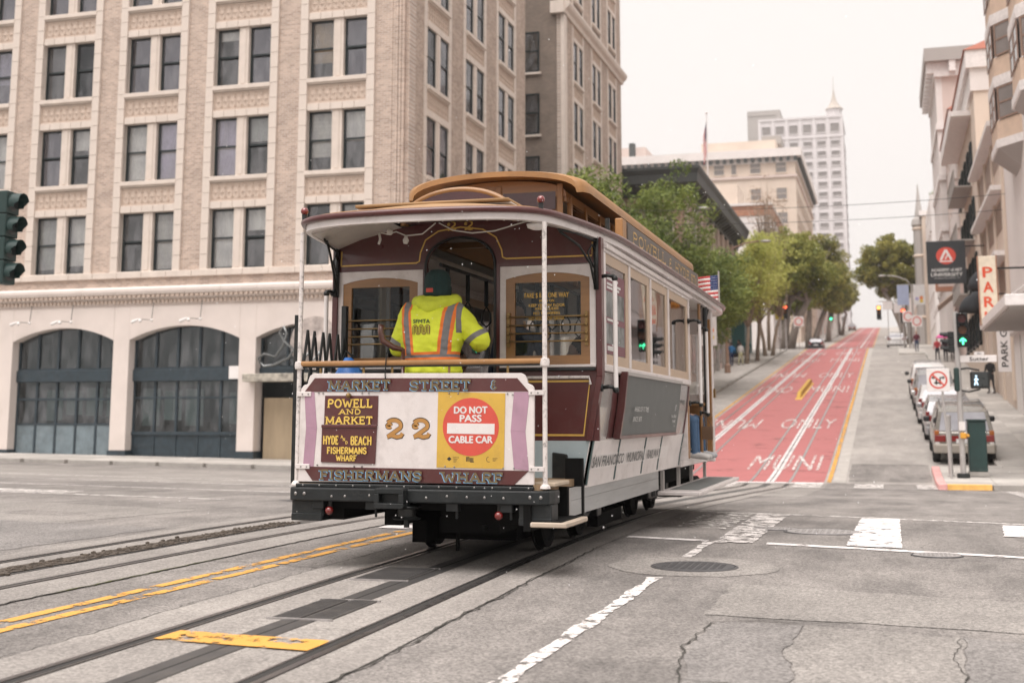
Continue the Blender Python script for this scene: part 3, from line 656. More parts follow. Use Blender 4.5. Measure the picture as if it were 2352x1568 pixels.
class Sash:
    def __init__(s, w, h):
        s.w, s.h = w, h; s.me = sash_mesh(w, h)
        s.p = {k: (pane_mesh(w-.2, h*.48-.1, M[k]), pane_mesh(w-.13, h*.48-.115, M[k])) for k in ('glassW','glassV','glassX')}
        s.bl = {}
    def put(s, F, a, z, B, depth=.26, glass='glassW', blind=None, bm='blind'):
        o = bpy.data.objects.new('window', s.me); COL.objects.link(o); wobj(o, F, a, depth, z, B)
        for k, (zz, aa, dy) in enumerate(((.09, .1, .045), (s.h*.52+.035, .065, .03))):
            q = bpy.data.objects.new('pane', s.p[glass][k]); COL.objects.link(q); q.parent = o; q.location = (aa, dy, zz)
        if blind:
            key = (round(blind, 2), bm)
            if key not in s.bl:
                b = MB(); hh = (s.h-.1)*blind; b.box(.05, s.w-.05, 0, .012, s.h-.05-hh, s.h-.05); b.box(.05, s.w-.05, -.01, .02, s.h-.07-hh, s.h-.05-hh); s.bl[key] = b.mesh('blind', M[bm])
            q = bpy.data.objects.new('blind', s.bl[key]); COL.objects.link(q); q.parent = o; q.location = (0, .16, 0)
        return o
def spandrel_mesh(w, h):
    b = MB(); b.box(0,w,0,.12,0,h)
    b.box(0,w,-.03,0,0,.05); b.box(0,w,-.03,0,h-.05,h); b.box(0,.05,-.03,0,.05,h-.05); b.box(w-.05,w,-.03,0,.05,h-.05)
    n = int(round(w/.29)); p = (w-.12)/n
    for i in range(n):
        c = .06+p*(i+.5); cz = h/2
        def pyr(cx, cz_, rx, rz, d):
            b.add([(cx-rx,0,cz_),(cx,0,cz_-rz),(cx+rx,0,cz_),(cx,0,cz_+rz),(cx,-d,cz_)], [(0,1,4),(1,2,4),(2,3,4),(3,0,4)])
        pyr(c, cz, p*.26, h*.19, .05); pyr(c, cz, p*.42, h*.07, .045)
        for sx in (-1, 1):
            pyr(c+sx*p*.34, cz+h*.27, p*.12, h*.13, .035); pyr(c+sx*p*.34, cz-h*.27, p*.12, h*.13, .035)
        pyr(c, cz+h*.33, p*.13, h*.09, .03); pyr(c, cz-h*.33, p*.13, h*.09, .03)
        b.box(c+p*.48, c+p*.52, -.022, 0, .06, h-.06)
    return b.mesh('spandrel', M['panel'])
BLK_H = .6
block_me = MB().box(-.16,.16,-.09,.1,.008,BLK_H-.008).mesh('stone_block', M['stone'])
def tower_facade(F, B, bays, w_pair, sills, z_lo, z_hi, a_lo, a_hi, brick, sash, rnd, blocks, glassrows, span_me, win_h=2.35, pit=3.6, dep=.22, bpro=.09):
    half = w_pair/2; mull = .42; ww = (w_pair-mull)/2
    edges = [a_lo]+sum([[c-half-.32, c+half+.32] for c in bays], [])+[a_hi]
    for i in range(0, len(edges), 2):
        a, c = edges[i], edges[i+1]
        if c-a > .05:
            b = MB(F); b.box(a, c, 0, .4, z_lo, z_hi)
            b.build('brick_pier', brick, B, world=True)
    for c in bays:
        for s in (-1, 1):
            b = MB(F); b.box(min(c+s*half, c+s*(half+.32)), max(c+s*half, c+s*(half+.32)), .05, .42, z_lo, z_hi); b.build('jamb', M['stone'], B, world=True)
            z = z_lo
            while z < z_hi-.1: blocks.append((F, c+s*(half+.16), .09-bpro, z)); z += BLK_H
        for r, zs in enumerate(sills):
            b = MB(F)
            b.box(c-half-.02, c+half+.02, -.12, .3, zs-.17, zs)        # sill with a nose
            b.box(c-half, c+half, -.06, .3, zs-.23, zs-.17)
            b.build('sill', M['stone'], B, world=True, bevel=.012)
            for k in range(5):
                b = MB(F); a0 = c-half+k*w_pair/5; b.box(a0+.006, a0+w_pair/5-.006, -.05, .3, zs+win_h, zs+win_h+.27); b.build('lintel_block', M['stone'], B, world=True, bevel=.01)
            b = MB(F); b.box(c-mull/2, c+mull/2, min(.04,dep-.05), .4, zs, zs+win_h); b.box(c-mull/2+.11, c+mull/2-.11, min(.04,dep-.05)-.025, min(.04,dep-.05), zs+.06, zs+win_h-.06); b.build('mullion', M['stone'], B, world=True, bevel=.008)
            o = bpy.data.objects.new('spandrel', span_me); COL.objects.link(o); wobj(o, F, c-half, .03, zs+win_h+.272, B)
            for a in (c-half, c+mull/2):
                g = glassrows(r); u = rnd.random()
                bl = None; bm = 'blind'
                if g == 'glassV': bl = .6*rnd.random()+.1 if u < .4 else None; bm = rnd.choice(('blind2','blind','warm_board'))
                else:
                    bl = .98 if u < .4 else (.3+.6*rnd.random() if u < .8 else None); bm = rnd.choice(('blind','blind','blind','blind2','blind3'))
                if rnd.random() < .3: g = rnd.choice(('glassX','glassW','glassV'))
                if bl: bl = round(bl*20)/20
                sash.put(F, a, zs, B, dep, g, bl, bm)
# ------------------------------------------------------------------ corner office building
FS = Matrix.Translation((0, 43, 0)); FE = Matrix.Translation((-16.8, 0, 0)) @ Matrix.Rotation(PI/2, 4, 'Z')
OB = thing('office_building', 'tall tan brick office building with cream window bays and arched shopfronts', 'building', (-16.8, 43, -.4))
WP = 2.46; sash = Sash((WP-.42)/2, 2.35); span = spandrel_mesh(WP, .725)
blocks = []; rnd = random.Random(5)
bS = [-35.65, -31.69, -27.72, -23.74, -19.70]
tower_facade(FS, OB, bS, WP, [6.92,10.52,14.12,17.72,21.32], 6.9, 24.6, -41, -17.45, M['brickS'], sash, rnd, blocks, lambda r: 'glassV' if r >= 2 else 'glassW', span)
bE = [46.25, 50.98, 55.72]
tower_facade(FE, OB, bE, WP+.1, [6.92,10.52,14.12,17.72,21.32,24.92], 5.6, 28.2, 43.75, 59, M['brickE'], sash, rnd, blocks, lambda r: 'glassX' if r in (2,4) else 'glassW', spandrel_mesh(WP+.1, .725), dep=.02, bpro=.02)
vis = sorted(blocks, key=lambda q: (0 if (q[0] == FS and q[3] < 18.6) else 1, abs(q[3]-14)))
for F, a, y, z in vis[:300]:
    o = bpy.data.objects.new('stone_block', block_me); COL.objects.link(o); wobj(o, F, a, y, z, OB)
b = MB()
for F, a, y, z in vis[300:]: b.M = F; b.box(a-.16,a+.16,-.09+y,.1,z+.008,z+BLK_H-.008)
tag(b.build('stone_block', M['stone'], OB, world=True), kind='stuff')
# ribbed brick corner
b = MB(); b.prism([(-17.45,43.02),(-16.95,43.0),(-16.95,43.12),(-16.80,43.12),(-16.80,43.75),(-17.3,43.75),(-17.45,43.6)], 'z', 6.9, 28.2); b.build('corner_pier', M['brickS'], OB, world=True)
for k in range(3):
    b = MB(); b.box(-17.3+.13*k, -17.22+.13*k, 42.97, 43.0, 6.95, 28); b.build('corner_rib', M['brickS'], OB, world=True)
b = MB(); b.box(-41,-17.5,44.6,44.7,-.4,28); b.box(-18.4,-18.3,44.7,59,-.4,28); b.build('interior', M['inside'], OB, world=True)
b = MB(); b.box(-41,-16.85,43.05,59,28.2,28.5); b.build('roof', M['stone'], OB, world=True)
for z in (6.4,10.0,13.6,17.2,20.8,24.4): 
    b = MB(); b.box(-41,-17.45,43.42,44.6,z-.1,z+.1); b.box(-18.3,-17.25,43.7,59,z-.1,z+.1); b.build('floor_slab', M['inside'], OB, world=True)
# base storey: brick band, cornice with dentils, stucco with arches
b = MB(); b.box(-41,-16.86,42.96,43.4,6.3,6.66); b.build('brick_band', M['brickS'], OB, world=True)
for i in range(22):
    a = -41+i*(24.2/22); b = MB(); b.box(a+.006, a+24.2/22-.006, 42.84, 43.4, 6.66, 6.9); b.build('sill_course_block', M['stone'], OB, world=True, bevel=.012)
prof = [(0,5.52),(.10,5.52),(.10,5.60),(.16,5.64),(.16,5.80),(.30,5.86),(.30,5.95),(.42,6.0),(.46,6.1),(.46,6.2),(.30,6.30),(0,6.30)]
for i in range(16):
    a = -41+i*(24.5/16); b = MB(); b.M = FS; b.prism([(-n_, z) for n_, z in prof], 'x', a+.004, a+24.5/16-.004); b.build('cornice_block', M['stucco'], OB, world=True)
b = MB(FS); z = 5.65
k = -41
while k < -16.6: b.box(k, k+.09, -.235, -.16, 5.66, 5.79); k += .18
k = -41
while k < -16.6: b.box(k, k+.13, -.385, -.30, 5.88, 5.98); k += .21
tag(b.build('dentil_course', M['panel'], OB, world=True), kind='stuff')
b = MB(); b.box(-16.85,-16.38,43.35,59,5.6,6.3); b.build('side_cornice', M['stucco'], OB, world=True, bevel=.03)
op = [(-39.0,-34.2),(-33.5,-28.88),(-28.17,-23.42),(-22.72,-18.25)]; ZB = -.42; SPR, CRN = 4.25, 4.77
def arch_pts(x0, x1, n=16):
    w = (x1-x0)/2; rise = CRN-SPR; R_ = (w*w+rise*rise)/(2*rise); cx = (x0+x1)/2; cz = CRN-R_; a = math.asin(w/R_)
    return [(cx+R_*math.sin(-a+2*a*i/n), cz+R_*math.cos(-a+2*a*i/n)) for i in range(n+1)]
edges = [-41]+[e for o_ in op for e in o_]+[-16.65]
for i in range(0, len(edges), 2):
    b = MB(); b.box(edges[i], edges[i+1], 42.82, 43.45, .02, 5.52); b.build('pier', M['stucco'], OB, world=True, bevel=.015)
    b = MB(); b.box(edges[i]-.04, edges[i+1]+.04, 42.78, 43.5, ZB, .02); b.build('plinth', M['navy'], OB, world=True)
for x0, x1 in op:
    b = MB(); b.prism([(x0,5.52),(x0,SPR)]+arch_pts(x0,x1)[1:-1]+[(x1,SPR),(x1,5.52)], 'y', 42.821, 43.45); b.build('arch', M['stucco'], OB, world=True)
b = MB(); b.box(-16.86,-16.6,42.9,59,ZB,5.6); b.build('side_base_wall', M['stucco'], OB, world=True)
b = MB(); b.box(-41,-16.9,45.6,45.7,ZB,5.6); b.box(-41,-16.9,43.5,45.6,5.5,5.55); b.build('shop_interior', M['shopin'], OB, world=True)
def storefront(x0, x1, cols, kind):
    S = bpy.data.objects.new('shopfront', None); COL.objects.link(S); S.parent = OB
    y = 43.30; g = MB(); w = (x1-x0)/cols; pts = arch_pts(x0, x1)
    def top(x): return pl([(p[0], p[1]) for p in pts], x)-.02
    fr = MB()
    for k in range(cols+1):
        x = x0+k*w; t = .045 if 0 < k < cols else .07
        fr.box(max(x0,x-t), min(x1,x+t), y-.06, y+.06, 3.12, top(min(max(x,x0+.05),x1-.05)))
        if kind != 'door': fr.box(max(x0,x-t), min(x1,x+t), y-.05, y+.06, ZB, 2.66)
    fr.box(x0, x1, y-.05, y+.05, 3.12, 3.2)
    if kind == 'boards':
        fr.box(x0, x1, y-.045, y+.05, 1.95, 2.03); fr.box(x0,x1,y-.048,y+.05,.98,1.05)
    elif kind == 'bar':
        fr.box(x0, x1, y-.045, y+.05, 2.0, 2.06); fr.box(x0,x1,y-.1,y+.05,.62,.74)
    fr.build('frame', M['navy'], S, world=False)
    bd = MB(); bd.box(x0, x1, y-.16, y+.06, 2.66, 3.12); bd.build('sign_band', M['navy'], S, bevel=.02)
    for k in range(cols):
        a, c = x0+k*w+.04, x0+(k+1)*w-.04; xs = [a+(c-a)*i/4 for i in range(5)]
        g = MB(); g.prism([(a,3.2),(c,3.2)]+[(x, top(min(max(x,x0+.02),x1-.02))) for x in xs[::-1]], 'y', y+.01, y+.018); g.build('pane', M['glassD'], S)
        if kind == 'door': continue
        lo = 1.05 if kind == 'boards' else .74
        g = MB(); g.box(a, c, y+.01, y+.018, lo, 2.66); g.build('pane', M['glassD'], S)
        g = MB(); g.box(a, c, y-.02, y+.03, ZB+.02, lo-.02); g.build('kick_panel', M['board'] if kind == 'boards' else M['navy'], S, bevel=.01)
        # grey panels added behind the glass to lighten it like reflections
        if rnd.random() < .8:
            g = MB(); g.box(a+.05, c-.05, y+.5, y+.52, lo+.1+rnd.random()*.4, 1.9+rnd.random()*.6); g.build('reflection_panel', M['blind2'], S)
    if kind == 'door':
        g = MB(); g.box(x0+.18, x0+1.6, y-.02, y+.05, ZB, 2.0); g.build('boarding', M['ply'], S)
        g = MB(); g.box(x0+1.66, x1-.05, y-.02, y+.03, ZB, 2.1); g.build('boarding', M['ply'], S)
    for ch in S.children: ch.location = -OB.location
    return S
storefront(-39.0,-34.2, 5, 'boards'); storefront(-33.5,-28.88, 5, 'boards'); storefront(-28.17,-23.42, 5, 'bar'); storefront(-22.72,-18.25, 4, 'door')
b = MB(); b.box(-23.9,-23.44,42.98,43.12,2.72,3.2); b.build('notice', M['blind'], OB, world=True)
# wall lamps over the arches
def wall_lamp(x, y_drop, two, lab):
    t = thing('wall_lamp', lab, 'lamp', (x, 42.55, 4.95), 0, 'lamps hung above the shop arches')
    b = MB(); b.cyl((0,0,.08),(0,.1,.72),.012,6); b.tube([(0,0,.02),(-.3,-.1,.05),(-.5,-.12,.02)],.012,6); b.build('arm', M['sash'], t)
    b = MB(); b.sphere((0,0,.02),.06,8,6); b.build('junction', M['blind'], t, smooth=1)
    for k in range(2 if two else 1):
        b = MB(); b.cyl((-.5-.2*k+.25*k,-.12,.05),(-.78+.38*k,-.15,-.06+.02*k),.05,8,.065); b.build('spot_head', M['blind'], t, smooth=40)
for x, l in ((-32.55,'leftmost white spot lamp hung over the left shop arch'),(-30.65,'white spot lamp right of centre over the left shop arch'),(-27.05,'white spot lamp left of centre over the middle shop arch'),(-24.95,'single white spot lamp over the right half of the middle arch')):
    wall_lamp(x, 0, x > -31 or True, l)
# the diner's script sign and marquee by the doorway
t = thing('neon_sign', 'chrome script neon sign with a round picture above the diner doorway', 'sign', (-21.0, 42.6, 3.0))
M['chrome'] = mk('chrome', (.20,.21,.21), .22, .8, .1, 8)
b = MB(); b.lathe([(.98,-.05),(.98,.05),(.9,.09),(.9,.05),(1e-3,.05)], (.75,.12,1.0), 28, 'y'); b.build('round_panel', mk('portrait_disc', (.42,.36,.33), .5, 0, .5, 2.2), t, smooth=40)
b = MB(); b.tube([(-1.35+.0,-.08,.30),(-1.45,-.08,.45),(-1.2,-.08,.62),(-.75,-.08,.5),(-.45,-.08,.9),(-.3,-.08,1.35),(-.42,-.08,1.6),(-.6,-.08,1.4),(-.4,-.08,1.05),(0,-.08,.75),(-.2,-.08,.45),(-.8,-.08,.2),(-1.2,-.08,.15),(-1.35,-.08,.30)],.05,8)
b.tube([(0,-.08,.4),(.2,-.08,.8),(.4,-.08,.5),(.3,-.08,.3),(.6,-.08,.6),(.8,-.08,.35),(1.1,-.08,.7)],.05,8); b.build('script', M['chrome'], t, smooth=1)
b = MB(); b.box(-1.95,1.6,-.35,.2,-.42,-.12); b.build('marquee', mk('marquee_zigzag', (.36,.33,.28), .5, .2, .6, 5), t, bevel=.02)

# ------------------------------------------------------------------ rear wing of the office building
RW = thing('brick_wing', 'rear tan brick wing with a carved belt course behind the office building', 'building', (-16.8, 66.9, 0))
FW = Matrix.Translation((-16.8, 0, 0)) @ Matrix.Rotation(PI/2, 4, 'Z')
wsash = Sash((2.3-.42)/2, 2.35); wspan = spandrel_mesh(2.3, .725); wbl = []
tower_facade(FW, RW, [70.4,75.3,80.0], 2.3, [6.2,9.8,13.4,17.0,20.6,25.6,29.2], 1.0, 33, 66.9, 83, M['brickE'], wsash, rnd, wbl, lambda r: 'glassX', wspan, dep=.02, bpro=.02)
b = MB()
for F, a, y, z in wbl: b.M = F; b.box(a-.16,a+.16,-.09+y,.1,z+.008,z+BLK_H-.008)
tag(b.build('stone_block', M['stone'], RW, world=True), kind='stuff')
for i in range(12):
    a = 66.7+i*16.5/12; b = MB(); b.M = FW; b.prism([(-n_, z) for n_, z in [(0,23.9),(.12,23.9),(.18,24.1),(.35,24.25),(.42,24.4),(.42,24.55),(0,24.65)]], 'x', a+.004, a+16.5/12-.004); b.build('belt_block', M['stone'], RW, world=True)
b = MB(); b.box(-40,-17.22,66.9,67.3,.5,33); b.build('court_wall', M['brickW'], RW, world=True)
b = MB(); b.box(-16.95,-16.74,66.84,67.5,.5,23.9); b.build('corner_trim', M['stone'], RW, world=True)
b = MB(); b.box(-17.5,-16.7,66.6,67.3,23.9,24.6); b.build('belt_return', M['stone'], RW, world=True)
b = MB(); b.box(-40,-18.2,83.0,83.2,.5,33); b.box(-18.3,-18.2,67.3,83,.5,33); b.box(-40,-16.9,67,83,32.9,33.2); b.build('rear_wall', M['inside'], RW, world=True)
FC = Matrix.Translation((0, 66.9, 0))
for z in (9.8,13.4,17.0,20.6):
    for a in (-19.15,):
        o = wsash.put(FC, a, z, RW, -.06, 'glassW', .5, 'blind2')
        b = MB(FC); b.box(a-.1, a+1.05, -.14, 0, z-.14, z-.02); b.build('sill', M['stone'], RW, world=True)

# ------------------------------------------------------------------ generic town buildings
def win_mesh(w, h, frame_m, glass_m, cross=True, d=.1):
    b = MB(); t = .09
    for q in ((0,t,0,h),(w-t,w,0,h),(t,w-t,h-t,h),(t,w-t,0,t)): b.box(q[0],q[1],-d,0,q[2],q[3],0)
    if cross: b.box(t,w-t,-d*.7,0,h*.5-.04,h*.5+.04,0)
    b.box(-.05,w+.05,-d-.07,0,-.12,0,0)
    b.add([(t,-.03,t),(w-t,-.03,t),(w-t,-.03,h-t),(t,-.03,h-t)], [(0,1,2,3)], 1)
    return b.mesh('window', [frame_m, glass_m])
M['farglass'] = mk('far_window_glass', (.13,.13,.14), .12, 0, .3, .4, spec=.8)
M['farglass2'] = mk('far_window_dusky', (.22,.20,.19), .2, 0, .3, .4, spec=.7)
M['cream'] = mk('cream_render', (.64,.54,.455), .85, 0, .06, .4, 0, dirt=(.45,.37,.3), dirt_amt=.3, dirt_s=.3)
M['offwhite'] = mk('offwhite_render', (.70,.655,.63), .85, 0, .05, .4, 0, dirt=(.52,.47,.44), dirt_amt=.3, dirt_s=.3)
M['pinkwall'] = mk('pinkish_render', (.60,.50,.455), .85, 0, .06, .4)
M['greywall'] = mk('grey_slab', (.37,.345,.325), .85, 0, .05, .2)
M['white'] = mk('white_tower', (.64,.61,.61), .8, 0, .04, .2)
M['terra'] = mk('terracotta_band', (.40,.20,.13), .8, 0, .15, 1)
M['darkcornice'] = mk('dark_bronze_cornice', (.062,.068,.066), .6, 0, .2, 1)
M['tile'] = mk('red_roof_tile', (.33,.115,.075), .8, 0, .25, 4, .4, 12, stretch=(1,6,1))
def wgrid(B, F, me, As, Zs):
    for a in As:
        for z in Zs:
            o = bpy.data.objects.new('window', me); COL.objects.link(o); wobj(o, F, a, 0, z, B)
def body(B, x0, x1, y0, y1, z0, z1, mat, name='wall'):
    b = MB(); b.box(x0,x1,y0,y1,z0,z1); return b.build(name, mat, B, world=True)
def fS(y): return Matrix.Translation((0, y, 0))
def fE(x): return Matrix.Translation((x, 0, 0)) @ Matrix.Rotation(PI/2, 4, 'Z')
def fW(x): return Matrix.Translation((x, 0, 0)) @ Matrix.Rotation(-PI/2, 4, 'Z')     # faces -x; a = -y
# dark-corniced salmon building
B = thing('corniced_building', 'salmon brick building with a wide dark overhanging cornice behind the dark tree', 'building', (-13, 85.5, 3))
body(B, -34, -13, 85.5, 116, 2.5, 17.3, M['brickP'])
prof = [(0,16.4),(.25,16.4),(.3,16.7),(.7,16.95),(1.1,17.15),(1.15,17.75),(1.3,18.05),(1.3,18.25),(0,18.25)]
b = MB(); e = .001
b.loft([[(-34,85.5-n_,z) for n_,z in prof],[(-13+.0,85.5-n_,z) for n_,z in prof]][:0] or [[(-34,85.5-n_,z) for n_,z in prof],[(-13+n_,85.5-n_,z) for n_,z in prof],[(-13+n_,116+n_*.2,z) for n_,z in prof]]); b.build('cornice', M['darkcornice'], B, world=True)
for i in range(24):
    a = 86.2+i*1.25; b = MB(); b.prism([(-13.0,16.4),(-12.0,16.95),(-12.0,17.1),(-13.0,17.1)], 'y', a, a+.45); b.build('bracket', M['darkcornice'], B, world=True)
for i in range(14):
    a = -33+i*1.4; b = MB(); b.prism([(85.5,16.4),(84.5,16.95),(84.5,17.1),(85.5,17.1)], 'x', a, a+.5); b.build('bracket', M['darkcornice'], B, world=True)
me = win_mesh(1.3, 2.3, M['stone'], M['farglass']); wgrid(B, fE(-12.95), me, [87.5+3.2*i for i in range(9)], [9.0,12.6]); wgrid(B, fS(85.45), me, [-31+3.2*i for i in range(6)], [9.0,12.6])
for i in range(10):
    a = 86.2+3.2*i; b = MB(); b.box(-13,-12.75,a-.35,a+.35,gz(-12.5,a)-.2,16.4); b.build('pilaster', M['pinkwall'], B, world=True)
b = MB(); b.box(-13.02,-12.7,85.6,116,7.6,8.1); b.build('string_course', M['greywall'], B, world=True)
for i in range(9):
    a = 86.7+3.2*i; b = MB(); b.box(-13,-12.9,a,a+2.2,gz(-12.5,a)+.4,7.3); b.build('shop_window', M['farglass'], B, world=True)
for k_, y0 in enumerate((76.0,79.1,82.2,85.3,88.4)):
    b = MB(); b.box(-13.05,-11.3,y0,y0+2.3,gz(-11.5,y0)-.2,9.6); b.build('shop_wall', M['greywall'] if k_ % 2 else M['pinkwall'], B, world=True)
    b = MB(); b.box(-13.05,-11.15,y0+2.3,y0+3.1,gz(-11.5,y0)-.2,9.9); b.build('shop_pier', M['kerb'], B, world=True, bevel=.03)
    b = MB(); b.box(-11.3,-11.26,y0+.3,y0+2.0,gz(-11.5,y0)+.7,8.0); b.build('shop_window', M['farglass2'], B, world=True)
b = MB(); b.box(-13.1,-11.05,75.8,91.7,9.9,10.3); b.build('shop_cornice', M['darkcornice'], B, world=True)
# white low building with a terracotta band
B = thing('low_white_building', 'low white building with a terracotta band beyond the dark cornice', 'building', (-12.6, 150, 8))
body(B, -30, -12.6, 150, 168, 7.5, 25.0, M['offwhite']); body(B, -30, -12.5, 149.9, 168, 25.0, 26.2, M['terra'], 'band'); body(B, -30, -12.4, 149.7, 168.2, 26.2, 26.5, M['offwhite'], 'coping')
body(B, -22, -16.6, 152, 160, 26.5, 29.3, M['cream'], 'penthouse'); body(B, -30, -12.3, 149.6, 150, 20.2, 20.6, M['offwhite'], 'ledge'); body(B, -29, -13, 149.93, 150, 17.5, 19.6, M['farglass'], 'window_band')
wgrid(B, fE(-12.55), win_mesh(1.6,2.2,M['offwhite'],M['farglass']), [152+3.3*i for i in range(5)], [11,14.5,21.5])
# beige hotel with bracketed eaves
k = 195/140.; B = thing('beige_hotel', 'beige hotel block with bracketed roof eaves up the hill', 'building', (-12.4, 195, 12))
HX = -12.4
body(B, -60, HX, 195, 240, 11, 40.2, M['cream']); body(B, -60, HX+.25, 194.7, 240, 37.9, 38.3, M['pinkwall'], 'string_course')
body(B, -60, HX+1.0, 194.0, 241, 41.0, 42.3, M['offwhite'], 'eaves'); body(B, -60, HX+.3, 194.7, 240, 40.2, 41.0, M['offwhite'], 'frieze')
body(B, -27, -15.4, 197, 215, 42.3, 44.3, M['cream'], 'roof_house'); body(B, -60, -36, 197, 215, 42.3, 44.4, M['pinkwall'], 'roof_house'); body(B, -17.8,-14.8,200,206,44.3,45.6, M['greywall'], 'tank')
body(B, -38.2,-37.3,194.6,195.6,42.3,44.6, M['darkcornice'], 'chimney')
for i in range(44):
    a = -59+i*1.08; b = MB(); b.box(a,a+.5,194.2,194.75,40.4,41.0); b.build('bracket', M['darkcornice'], B, world=True)
for i in range(40):
    a = 195.5+i*1.08; b = MB(); b.box(HX+.3,HX+.85,a,a+.5,40.4,41.0); b.build('bracket', M['darkcornice'], B, world=True)
me = win_mesh(1.7, 1.9, M['cream'], M['farglass2']); meT = win_mesh(.9, 1.9, M['cream'], M['farglass2'], False)
for a, m_ in ((-15.4,me),(-19.3,me),(-22.2,meT),(-24.9,me),(-28.4,me),(-32,me),(-36,me),(-40,me),(-44,me)): wgrid(B, fS(194.98), m_, [a], [38.6, 34.4, 30.6, 26.8, 23.0, 19.2, 15.4])
wgrid(B, fE(HX+.02), me, [197+3.6*i for i in range(11)], [38.6, 34.4, 30.6, 26.8, 23.0, 19.2, 15.4])
# white tower with a spire, and the grey slab beside it
f = 450/260.; B = thing('white_tower', 'tall white tower block with a small pointed corner spire on the hilltop', 'tower', (-12.2, 450, 25))
tx0, tx1, tz = -23.5*f, -7.0*f, 1.25+(62.3-1.25)*f
body(B, tx0, tx1, 450, 480, 20, tz, M['white'])
for z in (tz-.6, tz-7.6): body(B, tx0-.4, tx1+.4, 449.5, 480.4, z, z+.7, M['white'], 'cornice')
nb = 6; bw = (tx1-tx0)/nb
for i in range(nb+1):
    x = tx0+i*bw; body(B, x-.45, x+.45, 449.6, 450, 20, tz-.6, M['white'], 'pilaster')
me = win_mesh(3.0, 3.2, M['white'], M['farglass2'], False, .3); me2 = win_mesh(3.0, 1.7, M['white'], M['farglass2'], False, .3)
for i in range(nb):
    a = tx0+i*bw+(bw-3)/2; wgrid(B, fS(449.97), me, [a], [tz-5.8])
    wgrid(B, fS(449.97), me2, [a], [tz-10.6-3.65*j for j in range(18)])
wgrid(B, fE(tx1+.02), me2, [453+4.6*i for i in range(6)], [tz-10.6-3.65*j for j in range(18)])
cx = -8.45*f; b = MB(); b.lathe([(2.6,tz),(2.6,tz+2.2),(2.9,tz+2.4),(2.9,tz+2.8),(2.2,tz+3.0)], (cx,453,0), 8); b.build('turret', M['white'], B, world=True)
b = MB(); b.lathe([(3.3,tz+2.9),(2.0,tz+4.2),(1.1,tz+5.8),(.55,tz+7.6),(.25,tz+9.4),(.1,tz+11),(.06,tz+15)], (cx,453,0), 8); b.build('spire', mk('weathered_copper', (.47,.42,.37), .85), B, world=True)
B = thing('grey_slab_tower', 'plain grey windowless slab behind the white tower', 'tower', (-42, 482, 25))
body(B, -27.8*f, -20.6*f, 482, 500, 20, 1.25+(65.0-1.25)*f*1.06, M['greywall']); body(B, -21.5*f, -20.4*f, 481.5, 490, 114, 116.2, M['greywall'], 'plant_room')
body(B, -27.8*f, -20.6*f, 481.7, 482, 116.2, 117.4, M['greywall'], 'parapet')

# ------------------------------------------------------------------ east side of the street
XE = 5.2
B = thing('bay_window_building', 'pale corner building with canted bay windows at the right edge', 'building', (XE, 40, .2))
b = MB(); b.box(XE,20,44.4,58,-.5,26); b.build('wall', M['offwhite'], B, world=True)
b = MB(); b.box(XE,20,37.2,44.4,4.4,26); b.build('upper_wall', M['offwhite'], B, world=True)
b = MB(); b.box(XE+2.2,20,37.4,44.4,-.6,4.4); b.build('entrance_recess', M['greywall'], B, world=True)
b = MB(); b.box(XE,XE+.7,37.2,37.9,-.6,4.4); b.build('pillar', M['offwhite'], B, world=True, bevel=.03)
for k in range(6): b = MB(); b.box(XE-.03,XE,45.5+k*1.9,45.6+k*1.9,.5,4.6); b.build('panel_joint', M['greywall'], B, world=True)
b = MB(); b.box(XE-.25,XE,44.5,58,4.7,5.1); b.build('string_course', M['offwhite'], B, world=True, bevel=.04)
M['bayp'] = mk('tan_bay_panel', (.58,.44,.34), .85, 0, .1, 3, .2, 30); M['bayw'] = mk('white_trim', (.72,.68,.66), .6)
